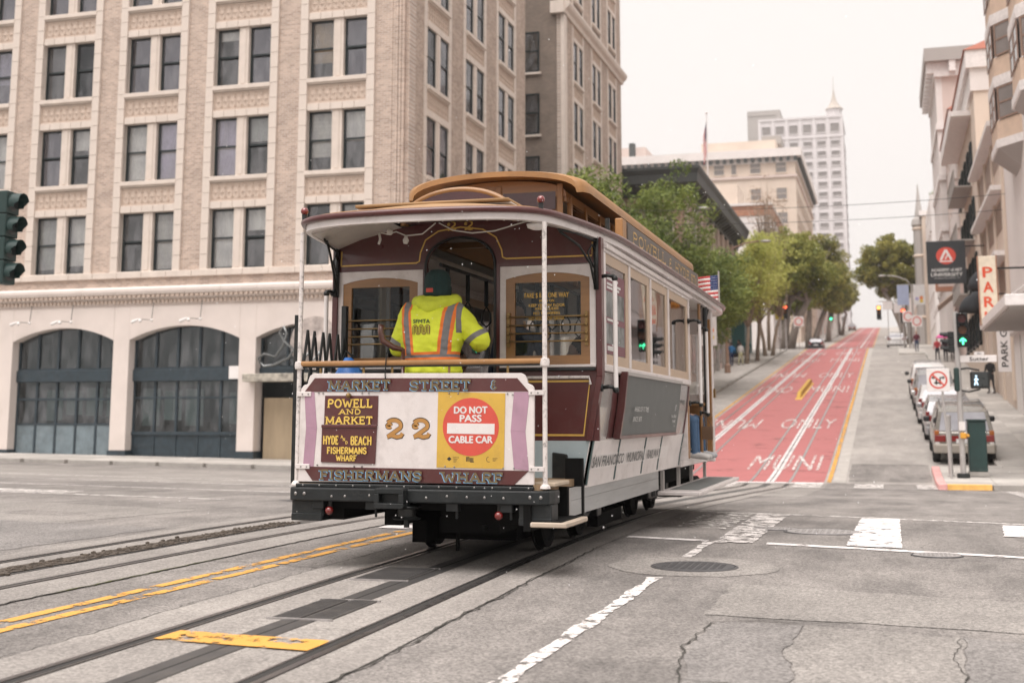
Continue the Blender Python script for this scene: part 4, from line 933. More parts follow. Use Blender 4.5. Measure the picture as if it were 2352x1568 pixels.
def bay(y0, z0, nf, pit):
    pl_ = [(XE+.02,y0),(XE-.78,y0+1.25),(XE-.78,y0+3.9),(XE+.02,y0+5.0)]
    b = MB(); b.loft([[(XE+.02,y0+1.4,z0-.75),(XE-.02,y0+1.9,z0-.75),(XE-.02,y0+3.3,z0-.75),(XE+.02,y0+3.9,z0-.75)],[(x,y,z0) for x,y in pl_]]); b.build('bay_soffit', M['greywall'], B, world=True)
    for i in range(nf):
        z = z0+i*pit
        for nm, za, zb, g, mt in (('bay_band',0,.32,.06,'bayw'),('bay_panel',.32,1.05,0,'bayp'),('bay_head',2.38,pit,.05,'bayw')):
            b = MB(); b.prism([(x-(g if 0 < j < 3 else 0), y+(-g if j == 0 else (g if j == 3 else 0))) for j,(x,y) in enumerate(pl_)], 'z', z+za, z+zb); b.build(nm, M[mt], B, world=True)
        b = MB(); b.prism([(x+.06,y+.02) for x,y in pl_], 'z', z+1.05, z+2.38); b.build('bay_core', M['bayw'], B, world=True)
        for (xa,ya),(xb,yb) in zip(pl_, pl_[1:]):
            d = Vector((xb-xa,yb-ya,0)); L_ = d.length; d.normalize(); n_ = Vector((-d.y,d.x,0))*-1
            if n_.x > 0: n_ = -n_
            if L_ > 2: segs = ((.12,L_/2-.08),(L_/2+.08,L_-.12))
            else: segs = ((.14,L_-.14),)
            for s0, s1 in segs:
                p0 = Vector((xa,ya,0))+d*s0+n_*.05; p1 = Vector((xa,ya,0))+d*s1+n_*.05
                fr = MB(); 
                for (u0,u1,v0,v1) in ((0,.07,0,1),(.93,1,0,1),(.07,.93,0,.05),(.07,.93,.95,1),(.07,.93,.48,.53)):
                    a_ = p0.lerp(p1,u0); c_ = p0.lerp(p1,u1); zz0 = z+1.08+v0*1.27; zz1 = z+1.08+v1*1.27
                    q = [a_-n_*.04,c_-n_*.04,c_,a_]; fr.add([(p.x,p.y,zz0) for p in q]+[(p.x,p.y,zz1) for p in q],[(3,2,1,0),(4,5,6,7),(0,1,5,4),(1,2,6,5),(2,3,7,6),(3,0,4,7)])
                w_ = fr.build('window', M['brownframe'], B, world=True)
                g = MB(); a_, c_ = p0-n_*.02, p1-n_*.02; g.quad((a_.x,a_.y,z+1.1),(c_.x,c_.y,z+1.1),(c_.x,c_.y,z+2.33),(a_.x,a_.y,z+2.33)); q = g.build('pane', M['farglass2'], w_); q.location = -B.location
M['brownframe'] = mk('brown_window_frame', (.26,.17,.13), .5)
bay(49.6, 11.5, 5, 2.48); bay(40.6, 11.5, 5, 2.48)
t = thing('entrance_canopy', 'flat white canopy projecting over the sidewalk at the right edge', 'canopy', (3.2, 42, 4.2))
b = MB(); b.box(3.15,XE+.05,37.0,47.2,4.30,4.62); b.build('fascia', M['bayw'], t, world=True, bevel=.02)
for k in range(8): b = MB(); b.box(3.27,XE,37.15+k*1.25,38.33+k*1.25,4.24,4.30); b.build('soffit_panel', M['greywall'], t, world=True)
b = MB(); b.cyl((3.3,46.6,4.62),(XE,46.6,6.0),.03,6); b.cyl((3.3,38.5,4.62),(XE,38.5,6.0),.03,6); b.build('tie_rods', M['greywall'], t, world=True)
B = thing('parking_garage', 'cream parking garage with open decks and overhanging ledges', 'building', (XE, 58, 2))
body(B, XE, 20, 58.02, 73, 1, 15.2, mk('peach_render', (.62,.51,.43), .85, 0, .05, .5))
for z in (8.3, 11.2, 14.1): body(B, XE-.55, XE, 58.6, 72.9, z, z+.22, M['bayw'], 'ledge'); 
for z in (6.9, 9.7, 12.6): body(B, XE-.02, XE+.3, 59.2, 72.4, z, z+1.3, M['brownframe'], 'deck_shade_panel')  # solid brown panels paint the shade below the ledges
for k in range(4): body(B, XE-.1, XE, 58.5+k*4.6, 59.1+k*4.6, 2, 15.2, M['cream'], 'pilaster')
B = thing('tile_roof_building', 'tall cream building with red tile roof edge beyond the garage', 'building', (XE, 73.1, 3))
body(B, XE, 22, 73.1, 91, 2.5, 20.6, M['cream']); body(B, XE-.35, 22.3, 72.8, 91.3, 20.6, 21.6, M['bayw'], 'cornice'); body(B, XE-.15, 22, 73.0, 91, 19.3, 20.6, M['offwhite'], 'frieze')
b = MB(); b.loft([[(XE-.45,72.7,21.6),(22.5,72.7,21.6),(22.5,91.4,21.6),(XE-.45,91.4,21.6)],[(XE+1.6,75,23.0),(20,75,23.0),(20,89,23.0),(XE+1.6,89,23.0)]]); b.build('roof', M['tile'], B, world=True)
body(B, XE-1.1, XE, 76, 90.8, 18.6, 18.9, M['bayw'], 'ledge'); wgrid(B, fW(XE-.02), win_mesh(1.2,2.0,M['sash'],M['farglass']), [-(77.5+3*i) for i in range(5)], [5.5,8.7,11.9,15.1])
b = MB()
for z in (8.4,11.6,14.8): b.box(XE-1.0,XE,78.2,86.5,z,z+.08); 
for z in (8.4,11.6,14.8):
    for k in range(12): b.box(XE-1.0,XE-.96,78.2+k*.72,78.25+k*.72,z,z+1.0)
    b.box(XE-1.02,XE-.95,78.2,86.5,z+.98,z+1.05)
b.build('fire_escape', M['greywall'], B, world=True)
B = thing('small_tile_roof_building', 'lower cream building with a small red tile roof beside the ornate block', 'building', (XE, 91.5, 5))
body(B, XE, 22, 91.5, 106, 4, 21.4, M['pinkwall']); body(B, XE-.4, 22, 91.2, 106.2, 21.4, 22.6, M['bayw'], 'cornice')
b = MB(); b.loft([[(XE-.5,91.1,22.6),(12,91.1,22.6),(12,106,22.6),(XE-.5,106,22.6)],[(XE+.8,93,23.8),(11,93,23.8),(11,105,23.8),(XE+.8,105,23.8)]]); b.build('roof', M['tile'], B, world=True)
wgrid(B, fW(XE-.02), win_mesh(1.2,2.0,M['offwhite'],M['farglass2']), [-(93.5+3*i) for i in range(4)], [7.5,11,14.5,18])
B = thing('ornate_building', 'ornate white stone building with a deep bracketed cornice on the right', 'building', (XE, 107, 6))
body(B, XE, 24, 107, 121, 5, 29.6, M['pinkwall'])
body(B, XE-1.3, 24, 106.0, 122.5, 30.2, 31.3, M['greywall'], 'cornice'); body(B, XE-.6, 24, 106.6, 121.6, 29.0, 30.2, M['bayw'], 'frieze')
for i in range(11): body(B, XE-1.15, XE-.6, 106.6+i*1.42, 107.1+i*1.42, 29.3, 30.2, M['bayw'], 'bracket')
for i in range(8): body(B, XE+.6+i*1.6, XE+1.1+i*1.6, 106.1, 106.6, 29.3, 30.2, M['bayw'], 'bracket')
for i in range(5):
    a = 107+i*3.4; body(B, XE-.5, XE, a, a+.7, 5, 29, M['offwhite'], 'pilaster')
for z in (12,16.2,20.4,24.6): body(B, XE-.62, XE, 106.8, 121.2, z, z+.5, M['bayw'], 'string_course')
wgrid(B, fW(XE-.03), win_mesh(1.6,2.6,M['bayw'],M['farglass']), [-(110+3.4*i) for i in range(4)], [9,13,17.2,21.4,25.6])
wgrid(B, fS(106.97), win_mesh(1.4,2.4,M['bayw'],M['farglass2']), [8+4*i for i in range(3)], [13,17.2,21.4,25.4])
B = thing('spired_building', 'far pale building with a slender pointed turret on the right skyline', 'building', (5.2, 150, 8))
body(B, 5.4, 24, 150, 170, 8, 26.5, M['offwhite']); body(B, 5.0, 24, 171, 215, 9, 27.5, M['cream']); body(B, 4.7,24,170.8,215,27.3,28.0, M['offwhite'], 'cornice')
b = MB(); b.lathe([(.8,9),(.8,26),(1.05,26.3),(.9,27),(.55,27.4),(.28,29.4),(.05,31.8)], (4.7,172.5,0), 8); b.build('turret', M['greywall'], B, world=True)
for z in (14,18,22,25.6): b = MB(); b.lathe([(.85,z),(.98,z+.2),(.85,z+.4)], (4.7,172.5,0), 8); b.build('turret_ring', M['cream'], B, world=True)
wgrid(B, fW(5.38), win_mesh(1.5,2.2,M['offwhite'],M['farglass2']), [-(152+3.5*i) for i in range(5)], [12,15.5,19,22.5]); wgrid(B, fW(4.98), win_mesh(1.5,2.2,M['offwhite'],M['farglass2']), [-(176+4*i) for i in range(9)], [13,17,21,24.4])
for nm, lab, y0, y1, x1, z1, mt in (('hill_building','far cream block at the hilltop behind the right-hand tree',222,300,5.6,34,'cream'),('hill_building','farthest pale block on the crest at right',305,395,6.2,41,'offwhite')):
    B = thing(nm, lab, 'building', (x1, y0, gz(4,y0)), 0, None); body(B, x1, 26, y0, y1, gz(4,y0)-1, z1, M[mt]); wgrid(B, fW(x1-.02), win_mesh(1.8,2.2,M['offwhite'],M['farglass2']), [-(y0+4+6*i) for i in range(10)], [gz(4,y0)+4+3.6*j for j in range(4)])
for nm, lab, y0, y1, x1, z1, mt in (('hill_building','grey block behind the large fig tree on the left',246,320,-12.6,36,'pinkwall'),('hill_building','far pale block on the left near the crest',325,400,-13,42,'offwhite')):
    B = thing(nm, lab, 'building', (x1, y0, gz(-10,y0)), 0, None); body(B, -40, x1, y0, y1, gz(-10,y0)-1, z1, M[mt]); wgrid(B, fE(x1+.02), win_mesh(1.8,2.2,M['offwhite'],M['farglass2']), [y0+4+6*i for i in range(10)], [gz(-10,y0)+4+3.6*j for j in range(4)])
# ------------------------------------------------------------------ the cable car
def cpaint(name, c, rough=.32, var=.09, dirt=(.10,.08,.07), amt=.32, s=4, coat=.25): return mk(name, c, rough, 0, var, 5, .03, 30, dirt=dirt, dirt_amt=amt, dirt_s=s, coat=coat)
M['maroon'] = cpaint('maroon_paint', (.085,.020,.019)); M['c_white'] = cpaint('car_white', (.68,.63,.61), .4, .06, (.36,.31,.28), .5)
M['c_tan'] = mk('varnished_tan_wood', (.27,.135,.048), .38, 0, .16, 3, .05, 30, coat=.2, stretch=(1,1,6)); M['c_tan2'] = mk('tan_roof_trim', (.34,.175,.065), .42, 0, .18, 3, .05, 30, dirt=(.2,.12,.06), dirt_amt=.4, dirt_s=5)
M['c_blue'] = cpaint('pale_blue_paint', (.36,.43,.45), .4, .06, (.28,.30,.29), .3); M['c_grey'] = mk('grey_skirt_boards', (.33,.33,.325), .5, 0, .15, 3, .1, 40, dirt=(.12,.11,.1), dirt_amt=.45, dirt_s=4, stretch=(1,.25,3))
M['c_black'] = mk('black_ironwork', (.008,.010,.010), .42, .1, .3, 12, .1, 60, dirt=(.07,.06,.05), dirt_amt=.4, dirt_s=10)
M['c_under'] = mk('underframe_shade_black', (.005,.005,.005), .85, 0, .4, 6, spec=.15); M['c_bump'] = mk('bumper_black', (.008,.011,.012), .5, .1, .3, 8, .15, 40, dirt=(.06,.058,.055), dirt_amt=.35, dirt_s=7)  # underframe colour near black, standing in for deep shade under the car
M['mauve'] = cpaint('mauve_paint', (.40,.24,.315)); M['s_yel'] = cpaint('sign_yellow', (.60,.375,.055), .35, .08, (.35,.22,.06), .5, 6); M['s_red'] = cpaint('sign_red', (.60,.075,.05), .35, .05, (.3,.05,.04)); M['s_white'] = cpaint('sign_white', (.72,.68,.66), .4, .04, (.4,.36,.33))
M['gold'] = mk('gold_leaf', (.62,.39,.09), .4, .2, .1, 20); M['l_yel'] = mk('letter_yellow', (.72,.50,.10), .45, 0, .06, 20); M['l_olive'] = mk('letter_olive', (.16,.115,.055), .5, 0, .1, 20); M['l_blue'] = mk('letter_blue', (.20,.42,.62), .5, 0, .08, 20); M['l_brown'] = mk('letter_ochre', (.42,.21,.055), .5, 0, .06, 20); M['l_black'] = mk('letter_black', (.02,.02,.018), .5); M['l_grey'] = mk('letter_grey', (.62,.62,.6), .5)
M['brass'] = mk('tarnished_brass', (.26,.17,.07), .35, .7, .2, 20); M['bolt'] = mk('bolt_steel', (.28,.27,.26), .4, .6, .2, 20)
M['red_lens'] = mk('red_lamp_lens', (.17,.012,.010), .14, 0, .1, 8, spec=.8, coat=.5); M['glassC'] = mk_glass('car_window_glass', (.86,.90,.90), .0); M['glassR'] = mk('dark_red_pane', (.055,.016,.018), .12, 0, .2, 3, spec=.7); M['glassTan'] = mk_glass('amber_pane', (.80,.74,.64), .05)
M['ad_grey'] = cpaint('ad_board_grey', (.115,.122,.118), .6, .05, (.16,.16,.155), .2, 2, coat=0); M['c_ceiling'] = cpaint('cabin_ceiling', (.62,.58,.54), .6, .05); M['c_silver'] = mk('polished_panel', (.46,.445,.43), .16, .55, .08, 1.5, .05, 6, dirt=(.3,.27,.25), dirt_amt=.3, dirt_s=3)
M['c_teal'] = mk('dark_teal_batten', (.06,.10,.10), .5)
CX, CY = -3.78, 10.0
CC = thing('cable_car', 'maroon and white vintage cable car climbing away with a conductor on its rear platform', 'cable car', (CX, CY, 0), 0)
def part(name, mat, fn, parent=None, **kw):
    b = MB(); fn(b); return b.build(name, mat, parent or CC, **kw)
# --- underframe, trucks and wheels
part('underframe_with_blockers', M['c_under'], lambda b: (b.box(-.95,.95,.02,9.1,.50,.66), b.box(-.6,.6,1.3,3.9,.34,.5), b.box(-.6,.6,5.7,8.4,.34,.5), b.box(-.9,-.7,.1,9,.4,.5), b.box(.7,.9,.1,9,.4,.5), b.box(-.42,.42,1.5,3.8,.13,.34), b.box(-.42,.42,5.8,8.2,.13,.34), b.box(-.3,.3,3.8,5.8,.2,.5)))  # low boxes between the wheels added to block light under the car
for yt in (1.95, 3.25, 6.2, 7.5):
    for s in (-1, 1):
        w = part('wheel', M['c_under'], lambda b: b.lathe([(.27,-.05),(.31,-.045),(.33,-.03),(.33,-.022),(.30,-.02),(.295,.055),(.24,.06),(.22,.035),(.09,.03),(.08,.075),(1e-3,.075)], (s*.55,yt,.33), 24, 'x'), smooth=40)
        part('axle_box', M['c_black'], lambda b: (b.box(s*.72-.09,s*.72+.09,yt-.1,yt+.1,.24,.44), b.box(s*.72-.05,s*.72+.05,yt-.16,yt+.16,.40,.48)), bevel=.01)
    part('axle', M['c_under'], lambda b: b.cyl((-.7,yt,.33),(.7,yt,.33),.05,10))
for y0, y1 in ((1.5,3.7),(5.75,7.95)):
    for s in (-1, 1):
        part('truck_frame', M['c_black'], lambda b: (b.box(s*.72-.035,s*.72+.035,y0,y1,.42,.52), b.tube([(s*.72,y0+.2,.42),(s*.72,(y0+y1)/2-.25,.22),(s*.72,(y0+y1)/2+.25,.22),(s*.72,y1-.2,.42)],.03,6), b.cyl((s*.72,(y0+y1)/2-.1,.24),(s*.72,(y0+y1)/2-.1,.44),.07,10), b.cyl((s*.72,(y0+y1)/2+.14,.24),(s*.72,(y0+y1)/2+.14,.44),.07,10)))
part('track_brake', M['c_under'], lambda b: (b.box(-.62,-.5,4.0,5.3,.06,.2), b.box(.5,.62,4.0,5.3,.06,.2), b.box(-.55,.55,4.6,4.7,.2,.5), b.box(-.1,.1,5.0,5.2,.05,.55)))
part('life_guard', M['c_under'], lambda b: (b.box(.45,1.0,8.4,9.3,.16,.4), b.box(-1.0,-.45,8.4,9.3,.16,.4), b.box(-.8,.8,8.9,9.3,.1,.3)), bevel=.03)
part('brake_gear', M['c_under'], lambda b: (b.box(-.35,-.2,.15,1.6,.36,.52), b.box(.1,.62,.3,1.4,.30,.5), b.box(-.5,-.36,1.2,1.6,.12,.42), b.cyl((.15,.6,.3),(.15,.6,.12),.02,6), b.cyl((.5,.2,.35),(.5,1.6,.28),.025,6)))
# --- rear bumper and what hangs from it
bp = part('bumper', M['c_bump'], lambda b: b.prism([(-1.14,.04),(-1.12,-.08),(-1.05,-.12),(1.08,-.12),(1.15,-.08),(1.17,.04),(1.17,.18),(-1.14,.18)], 'z', .565, .675), bevel=.012, seg=2)
for s_, xs in ((0,(-1.05,-.97,1.0,1.09)),(1,(-.72,-.6,-.38,.12,.3,.47,.62,.78))):
    for x in xs: part('bolt', M['bolt'], lambda b: b.sphere((x,-.12,.625-.02*s_*((x*7) % 1)),.011 if s_ else .015,8,5,(1,.5,1)), bp, smooth=1)
part('bumper_strip', M['c_bump'], lambda b: b.box(-1.09,1.01,-.045,.02,.675,.705), bp, bevel=.006)
for k in range(14): part('bolt', M['bolt'], lambda b: b.sphere((-1.02+k*.153,-.047,.69),.009,8,5,(1,.6,1)), bp, smooth=1)
part('coupler_pocket', M['c_bump'], lambda b: (b.prism([(-.30,.535),(-.285,.52),(-.055,.52),(-.04,.535),(-.04,.67),(-.055,.685),(-.285,.685),(-.30,.67)], 'y', -.14, -.05), b.prism([(-.30,.64),(-.04,.64),(-.04,.67),(-.055,.685),(-.285,.685),(-.30,.67)], 'y', -.22, -.14), b.prism([(-.30,.565),(-.30,.535),(-.285,.52),(-.055,.52),(-.04,.535),(-.04,.565)], 'y', -.22, -.14), b.box(-.30,-.255,-.22,-.14,.565,.64), b.box(-.085,-.04,-.22,-.14,.565,.64)), bp, bevel=.006, seg=2)
part('pulley', M['c_black'], lambda b: (b.lathe([(.11,-.055),(.12,-.045),(.075,-.03),(.075,.03),(.12,.045),(.11,.055)], (-.085,-.02,.48), 20), b.cyl((-.085,-.02,.36),(-.085,-.02,.53),.025,8)), bp, smooth=40)
for x0, x1 in ((-1.11,-.83),(.89,1.165)):
    part('corner_block', M['c_bump'], lambda b: (b.box(x0,x1,-.06,.14,.40,.565), b.box(x0,x1,-.07,-.06,.40,.46)), bp, bevel=.01)
for x in (-.86,-.38,.33,.79): part('hanger', M['c_bump'], lambda b: (b.box(x-.05,x+.05,-.08,0,.50,.565), b.cyl((x+.03,-.04,.44),(x+.03,-.04,.5),.012,6)), bp, bevel=.004)
for x, z in ((-.76,.487),(.725,.475)):
    part('tail_lamp', M['red_lens'], lambda b: b.sphere((x,-.07,z),.036,14,10), bp, smooth=1); part('lamp_bracket', M['c_black'], lambda b: b.cyl((x,-.05,z+.02),(x,-.05,.57),.018,8), bp)
# --- rear dash panel with its painted signs
FP = frame((0,0,0), (1,0,0), (0,0,1))     # facing the rear: local z of the frame is -y
def FY(y): return Matrix(((1,0,0,0),(0,0,-1,y),(0,1,0,0),(0,0,0,1)))
def mirror_poly(p): return p+[(-x, z) for x, z in p[::-1]]
dash = part('dash_panel', M['c_white'], lambda b: b.prism([(-1.08,.705),(1.005,.675),(1.01,1.47),(1.005,1.50),(.985,1.52),(.955,1.53),(.95,1.56),(.93,1.60),(.90,1.615),(-.955,1.63),(-.99,1.61),(-1.005,1.57),(-1.01,1.54),(-1.045,1.53),(-1.07,1.50),(-1.075,1.46)], 'y', -.02, .012), bevel=.004)
def flat(name, mat, poly, y, d=.004, parent=None, **kw): return part(name, mat, lambda b: b.prism(poly, 'y', y-d, y), parent or dash, **kw)
flat('sign_band', M['maroon'], [(-1.035,1.474),(-.941,1.59),(.868,1.574),(.965,1.466)], -.02)
flat('sign_band', M['maroon'], [(-1.035,.845),(-.943,.728),(.84,.716),(.964,.83)], -.02)
for pts in ([(-1.036,1.473),(-.944,1.472),(-.913,1.166),(-1.013,1.169)],[(-1.013,1.168),(-.913,1.165),(-.936,.842),(-1.033,.847)],[(.84,1.462),(.972,1.461),(.936,1.146),(.812,1.148)],[(.812,1.147),(.936,1.145),(.965,.832),(.84,.842)]): flat('mauve_strip', M['mauve'], pts, -.02)
def letters(name, mat, fn, parent=None):
    b = MB(); fn(b); return b.build(name, mat, parent or dash)
for txt, x, z, h, w in (('MARKET',-.522,1.487,.082,.575),('STREET',.205,1.481,.084,.54),('FISHERMANS',-.407,.738,.082,.925),('WHARF',.485,.732,.082,.53)):
    for nm, mt, ox, oz, of, gr in (('lettering_shadow','l_blue',-.007,-.006,.0245,.003),('lettering_outline','l_black',0,0,.0262,.003),('lettering','l_olive',0,0,.028,0)):
        letters(nm, M[mt], lambda b: slab(b, txt, FY(0), h, w, w=.19, sw=.34, sh=.12, dx=x+ox, dy=z+oz, off=of, grow=gr))
for nm, mt, ox, of, gr in (('lettering_shadow','l_blue',-.005,.0245,.005),('lettering','l_olive',0,.028,0)):
    letters(nm, M[mt], lambda b: slab(b, '&', FY(0), .072, None, w=.19, dx=.672+ox, dy=1.484, off=of, grow=gr))
for x in (-.205,.032):
    letters('number_outline', M['l_black'], lambda b: slab(b, '2', FY(0), .166, .19, w=.20, dx=x, dy=1.08, off=.0205, grow=.008)); letters('number', M['l_brown'], lambda b: slab(b, '2', FY(0), .16, .185, w=.20, dx=x, dy=1.083, off=.0225))
p1 = flat('destination_plate', M['maroon'], [(-.845,1.19),(-.355,1.187),(-.352,1.437),(-.84,1.44)], -.02, .008); p2 = flat('destination_plate', M['maroon'], [(-.865,.883),(-.371,.871),(-.359,1.178),(-.861,1.182)], -.02, .012)
part('hinge_bar', M['maroon'], lambda b: b.box(-.864,-.356,-.042,-.03,1.17,1.196), dash, bevel=.003); part('knob', M['brass'], lambda b: (b.cyl((-.61,-.06,1.44),(-.61,-.02,1.44),.012,10), b.sphere((-.61,-.06,1.44),.022,12,8)), dash, smooth=1)
def yl(b): 
    slab(b,'POWELL',FY(0),.072,.42,w=.19,sw=.3,sh=.1,dx=-.607,dy=1.338,off=.029); slab(b,'AND',FY(0),.045,.205,w=.2,sw=.3,sh=.12,dx=-.607,dy=1.282,off=.029); slab(b,'MARKET',FY(0),.064,.44,w=.2,sw=.3,sh=.1,dx=-.612,dy=1.2,off=.029)
letters('lettering', M['l_yel'], yl)
def yl2(b):
    slab(b,'HYDE',FY(0),.074,.145,w=.16,sw=.2,sh=.09,dx=-.775,dy=1.03,off=.033); slab(b,'BEACH',FY(0),.074,.195,w=.16,sw=.2,sh=.09,dx=-.498,dy=1.026,off=.033)
    for ch, x, z in (('A',-.675,1.082),('N',-.655,1.06),('D',-.632,1.034)): slab(b,ch,FY(0),.026,.022,w=.2,dx=x,dy=z,off=.033)
    slab(b,'FISHERMANS',FY(0),.056,.37,w=.2,sw=.24,sh=.1,dx=-.625,dy=.953,off=.033); slab(b,'WHARF',FY(0),.05,.19,w=.2,sw=.24,sh=.1,dx=-.63,dy=.893,off=.033)
letters('lettering', M['l_yel'], yl2)
yp = flat('warning_sign', M['s_yel'], [(.174,.85),(.754,.843),(.766,1.452),(.184,1.468)], -.02, .006)
flat('sign_disc', M['s_red'], [(.47+.243*math.cos(2*PI*i/48), 1.18+.236*math.sin(2*PI*i/48)) for i in range(48)], -.026, .002); flat('sign_bar', M['s_white'], [(.265,1.125),(.675,1.12),(.677,1.205),(.267,1.21)], -.028, .002)
def wl(b):
    for t_, z, w_ in (('DO NOT',1.29,.285),('PASS',1.222,.185),('CABLE CAR',1.05,.375)): sans(b, t_, FY(0), .056, dx=.47, dy=z, width=w_, off=.0295, bold=.0035)
letters('lettering', M['s_white'], wl)
def sm(b):
    b.prism([(.285,.903),(.305,.92),(.285,.937),(.265,.92)],'y',-.0275,-.026); sans(b,'SFMTA',FY(0),.012,dx=.345,dy=.925,off=.027); 
    for k in range(3): b.box(.322,.36-.008*k,-.027,-.026,.915-.01*k,.918-.01*k); b.box(.66,.70-.008*k,-.027,-.026,.925-.01*k,.928-.01*k)
    for k in range(6): b.box(.432+k*.011,.439+k*.011,-.027,-.026,.9,.93)
    b.box(.432,.46,-.027,-.026,.93,.936); b.box(.465,.5,-.027,-.026,.894,.9)
    ribbon(b, FY(0), arc(.625,.918,.018,.02,90,300,10), .004, .027)
letters('small_print', M['l_black'], sm)
for x, z in ((-.90,1.465),(-.86,1.46),(-.5,1.46),(-.44,1.46),(.28,1.455),(.36,1.452),(.785,1.447),(.83,1.44),(-.9,.86),(-.56,.85),(-.49,.85),(.25,.858),(.33,.855),(.75,.848),(.84,.85)):
    part('bolt', M['bolt'], lambda b: b.sphere((x,-.028,z),.0075,8,5), dash, smooth=1)
# --- platform: floor, posts, rail, straps
part('platform_floor', mk('worn_deck_boards', (.24,.16,.09), .7, 0, .2, 5, stretch=(8,1,1)), lambda b: b.box(-1.08,1.08,-.02,1.15,.66,.72))
part('floor_edge', mk('pale_edge_wood', (.44,.36,.27), .6, 0, .15, 4), lambda b: b.box(.98,1.16,.05,.55,.70,.735), bevel=.008)
for s, x in ((-1,-1.10),(1,1.095)):
    ps = part('stanchion', M['chipped'] if 'chipped' in M else M.setdefault('chipped', mk('chipped_white_paint', (.68,.63,.60), .4, 0, .06, 8, .1, 60, dirt=(.03,.03,.03), dirt_amt=.9, dirt_s=26)), lambda b: (b.cyl((x,0,.69),(x,0,2.86),.020,14), b.lathe([(.026,-.035),(.038,-.03),(.042,0),(.038,.03),(.026,.035)], (x,0,1.70), 14), b.lathe([(.045,0),(.04,.02),(.026,.035)], (x,0,.69), 14)), smooth=40)
    for z in (1.455,.845):
        part('strap', M['c_white'], lambda b: b.box(min(x,x-s*.13),max(x,x-s*.13),-.034,-.024,z-.02,z+.02), ps, bevel=.003)
        for k in range(2): part('bolt', M['bolt'], lambda b: b.sphere((x-s*(.05+.055*k),-.035,z),.007,8,5), ps, smooth=1)
    part('ball_lamp', M['red_lens'], lambda b: b.sphere((x*.98,-.02,3.045),.034,16,12), smooth=1); part('lamp_socket', M['c_black'], lambda b: b.lathe([(.028,2.95),(.02,2.97),(.024,3.015)], (x*.98,-.02,0), 12), smooth=40)
rl = part('platform_rail', M['c_tan2'], lambda b: b.box(-1.11,1.085,-.03,.03,1.69,1.735), bevel=.018, seg=3)
part('rail_plate', M['c_black'], lambda b: b.box(-1.09,1.06,-.012,.012,1.676,1.69), rl)
for x in (-.9,-.5,-.24,.27,.78): part('baluster', M['brass'], lambda b: b.cyl((x,0,1.60),(x,0,1.68),.011,8), rl)
# scissor gate on the left
sg = part('scissor_gate', M['c_black'], lambda b: ([b.cyl((-1.13,.05+.16*k,2.02 if k % 2 else 1.32),(-1.13,.21+.16*k,1.32 if k % 2 else 2.02),.013,6) for k in range(6)], [b.cyl((-1.14,.05+.16*k,1.32 if k % 2 else 2.02),(-1.14,.21+.16*k,2.02 if k % 2 else 1.32),.013,6) for k in range(6)], [b.cyl((-1.13,.05+.16*k,1.36 if k % 2 else .78),(-1.13,.21+.16*k,.78 if k % 2 else 1.36),.013,6) for k in range(6)]))
part('gate_post', M['c_black'], lambda b: b.box(-1.172,-1.128,.03,.07,.70,2.14), sg)
part('gate_post', M['c_black'], lambda b: b.box(-1.165,-1.12,1.0,1.06,.72,2.3), sg)
# --- hood and roof: outline in plan, white rim under a maroon bead
OUT = [(0,-.34),(.5,-.315),(.82,-.24),(1.02,-.11),(1.13,.06),(1.20,.35),(1.28,.8),(1.36,1.4),(1.40,2.2),(1.40,9.3),(1.36,9.9),(1.22,10.4),(.9,10.68),(.45,10.8),(0,10.83)]
def smooth_out(pts, n=3):
    for _ in range(n):
        q = [pts[0]]
        for a, c in zip(pts, pts[1:]): q += [(a[0]*.75+c[0]*.25, a[1]*.75+c[1]*.25), (a[0]*.25+c[0]*.75, a[1]*.25+c[1]*.75)]
        q.append(pts[-1]); pts = q
    return pts
HO = smooth_out(OUT, 2); RING = HO+[(-x, y) for x, y in HO[-2:0:-1]]
def ring(k, z, dz=0): return [(x*k, 5.2+(y-5.2)*(1-(1-k)*.22), z) for x, y in RING]
RZ = lambda y: 2.955
roof = part('roof', mk('roof_canvas', (.33,.20,.095), .75, 0, .15, 3), lambda b: (b.loft([ring(.965,2.965), ring(.85,3.0), ring(.68,3.06), ring(.5,3.11)], caps=False), b.box(-.71,.71,.24,2.36,3.10,3.125), b.box(-.71,.71,9.2,10.15,3.10,3.125)), smooth=1)
part('rim_bead', M['maroon'], lambda b: b.tube([(x*1.0, y, 2.945) for x, y in RING], .027, 8, closed=True), smooth=1)
part('rim_board', M['c_white'], lambda b: b.loft([ring(.985,2.93), ring(.985,2.865), ring(.955,2.862), ring(.955,2.93)], caps=False), smooth=40)
part('roof_tread', M['c_tan2'], lambda b: b.loft([ring(.965,2.962), ring(.955,2.99), ring(.90,3.0)], caps=False), smooth=40)
part('hood_ceiling', M['c_ceiling'], lambda b: (b.loft([ring(.957,2.868), ring(.80,2.95), ring(.5,3.05)], caps=False), b.box(-.72,.72,.3,1.2,3.085,3.095)), smooth=1)
_n_r = len(RING)
for i_ in list(range(2, 20, 2))+[(_n_r-j) % _n_r for j in range(2, 20, 2)]:
    q = [ring(.955,2.862)[i_], ring(.80,2.944)[i_], ring(.62,3.004)[i_]]
    if q[0][1] < 1.0: part('ceiling_batten', M['c_white'], lambda b: b.tube([(x,min(y,1.13),z) for x,y,z in q], .007, 4))
for s in (-1, 1):
    part('hood_bracket', M['c_black'], lambda b: (b.tube([(s*1.27,1.12,2.42),(s*1.255,1.0,2.62),(s*1.2,.8,2.76),(s*1.1,.5,2.85)],.012,6), b.tube([(s*1.28,1.12,2.84),(s*1.2,.7,2.86),(s*1.1,.45,2.86)],.012,6), b.tube([(s*1.26,1.1,2.6),(s*1.24,.95,2.72),(s*1.26,1.05,2.8),(s*1.27,1.12,2.74)],.009,6), b.box(s*1.28-.02,s*1.28+.02,1.1,1.15,2.4,2.88)), smooth=1)
